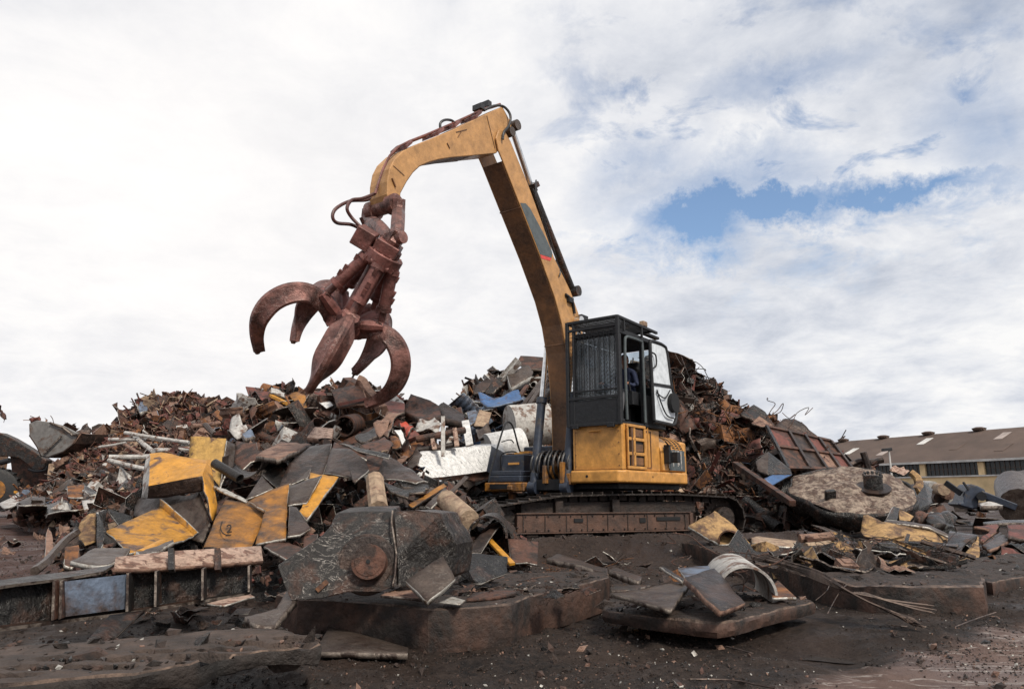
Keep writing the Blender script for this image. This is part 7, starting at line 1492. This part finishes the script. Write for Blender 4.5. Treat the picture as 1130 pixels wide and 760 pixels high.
scat_ground(64, 800, 1060, 590, 630, ['plate', 'rod', 'angle', 'fold', 'wire', 'sheet', 'channel', 'block'], ['rust', 'tar', 'tar', 'steel_dark', 'steel_brown', 'rust_pale', 'yellow_rust'], .36, 33, 'scattered on and behind the longest slab')
scat_ground(20, 590, 760, 594, 640, ['plate', 'rod', 'fold', 'wire'], ['rust', 'steel_dark', 'steel_brown', 'rust_orange'], .22, 34, 'scattered on the soil before the tracks')
scat_ground(46, 150, 315, 640, 690, ['plate', 'rod', 'fold', 'sheet', 'block'], ['rust', 'tar', 'steel_dark', 'steel_brown', 'rust_pale'], .13, 38, 'in the dark gap between the I-beam and the casting')
scat_ground(30, 480, 655, 634, 656, ['plate', 'rod', 'fold', 'sheet', 'wire'], ['rust', 'tar', 'steel_dark', 'rust_pale', 'steel_grey'], .11, 39, 'strewn over the middle foreground slab')
scat_ground(26, 0, 130, 566, 625, ['plate', 'rod', 'fold', 'sheet'], ['rust', 'rust_red', 'steel_brown', 'rust_pale'], .3, 35, 'scattered on the red soil at left')
s_lr = heap('far_left_litter', 'low tangle of grey and brown litter below the pole pile', [(20, 545, 24, 572, 19), (60, 535, 24, 576, 17), (110, 520, 24, 580, 14), (170, 510, 24, 580, 13), (240, 510, 22, 580, 12)], 2600, .10, W_MIX, 16, back=3, core='rust', shift=.3)
scatter(s_lr, 60, 235, 40, ['sheet', 'fold', 'plate', 'shell', 'ribbed', 'drum', 'pipe'], ['steel_brown', 'steel_dark', 'rust', 'steel_grey', 'white_dirty', 'tar'], .6, 36, 'in the low litter below the poles', '', 0, 1)
rnd = random.Random(77); mb = MB()
for i in range(70000):
    d = 2.9 + 12 * rnd.random() ** 1.7; x = rnd.uniform(-.78, .78) * d; y = d; s = .006 * (1 + d * .16) * rnd.uniform(.4, 1.0) ** 2 * (1 + 2.2 * (rnd.random() < .04))
    if noise.noise(V((x * .8, y * .8, 5))) < rnd.uniform(-.5, .35): continue
    a = V((rnd.uniform(-1, 1), rnd.uniform(-1, 1), rnd.uniform(-.5, .5))).normalized(); b2 = a.orthogonal().normalized(); c2 = a.cross(b2)
    p = V((x, y, gh(x, y) + s * .4)); k = rnd.uniform(.5, 1.0); a *= s * rnd.uniform(.8, 1.8); b2 *= s * k; c2 *= s * rnd.uniform(.3, .8)
    mi = rnd.choices(range(6), [7, 5, 4, 1.0, .6, .8])[0]
    o_ = len(mb.v); mb.v += [p + a, p + b2, p - a * .8, p - b2, p + c2, p - c2]; mb.f += [(o_, o_ + 1, o_ + 4), (o_ + 1, o_ + 2, o_ + 4), (o_ + 2, o_ + 3, o_ + 4), (o_ + 3, o_, o_ + 4), (o_ + 1, o_, o_ + 5), (o_ + 2, o_ + 1, o_ + 5), (o_ + 3, o_ + 2, o_ + 5), (o_, o_ + 3, o_ + 5)]; mb.m += [mi] * 8
tag(mb.build('gravel', ['slab_top', 'slab', 'tar', 'rust_pale', 'cut_edge', 'steel_grey']), 'dark grit and metal chips strewn over the yard soil', 'gravel', kind='stuff')

def grit(nm, lb, outline, z, n, seed):
    rnd = random.Random(seed); P2 = [PZ(x, y, z) for x, y, *q in outline]; x0 = min(p.x for p in P2); x1 = max(p.x for p in P2); y0 = min(p.y for p in P2); y1 = max(p.y for p in P2); mb = MB(); k = 0
    def inside(x, y):
        c = False
        for a, b in zip(P2, P2[1:] + P2[:1]):
            if (a.y > y) != (b.y > y) and x < (b.x - a.x) * (y - a.y) / (b.y - a.y) + a.x: c = not c
        return c
    while k < n:
        x, y = rnd.uniform(x0, x1), rnd.uniform(y0, y1); k += 1
        if not inside(x, y) or noise.noise(V((x * 1.7, y * 2.4, seed))) < rnd.uniform(-.45, .3): continue
        s = rnd.uniform(.006, .02) * (1 + 2.0 * (rnd.random() < .07)); p = V((x, y, z + s * .15))
        a = V((rnd.uniform(-1, 1), rnd.uniform(-1, 1), rnd.uniform(-.4, .4))).normalized(); b2 = a.orthogonal().normalized(); c2 = a.cross(b2); a *= s * rnd.uniform(.8, 2.0); b2 *= s * rnd.uniform(.5, 1); c2 *= s * rnd.uniform(.3, .8)
        o_ = len(mb.v); mb.v += [p + a, p + b2, p - a * .8, p - b2, p + c2, p - c2]; mb.f += [(o_, o_ + 1, o_ + 4), (o_ + 1, o_ + 2, o_ + 4), (o_ + 2, o_ + 3, o_ + 4), (o_ + 3, o_, o_ + 4), (o_ + 1, o_, o_ + 5), (o_ + 2, o_ + 1, o_ + 5), (o_ + 3, o_ + 2, o_ + 5), (o_, o_ + 3, o_ + 5)]; mb.m += [rnd.choices(range(5), [6, 5, 3, .6, .5])[0]] * 8
    tag(mb.build(nm, ['slab_top', 'slab', 'tar', 'rust_pale', 'cut_edge']), lb, 'grit', kind='stuff')
for nm, lb, a in SLABS: grit('grit', 'dark grit and chips lying on the ' + lb, a[0], a[1] - .008, 900 if 'corner' in lb else 2600, len(lb))
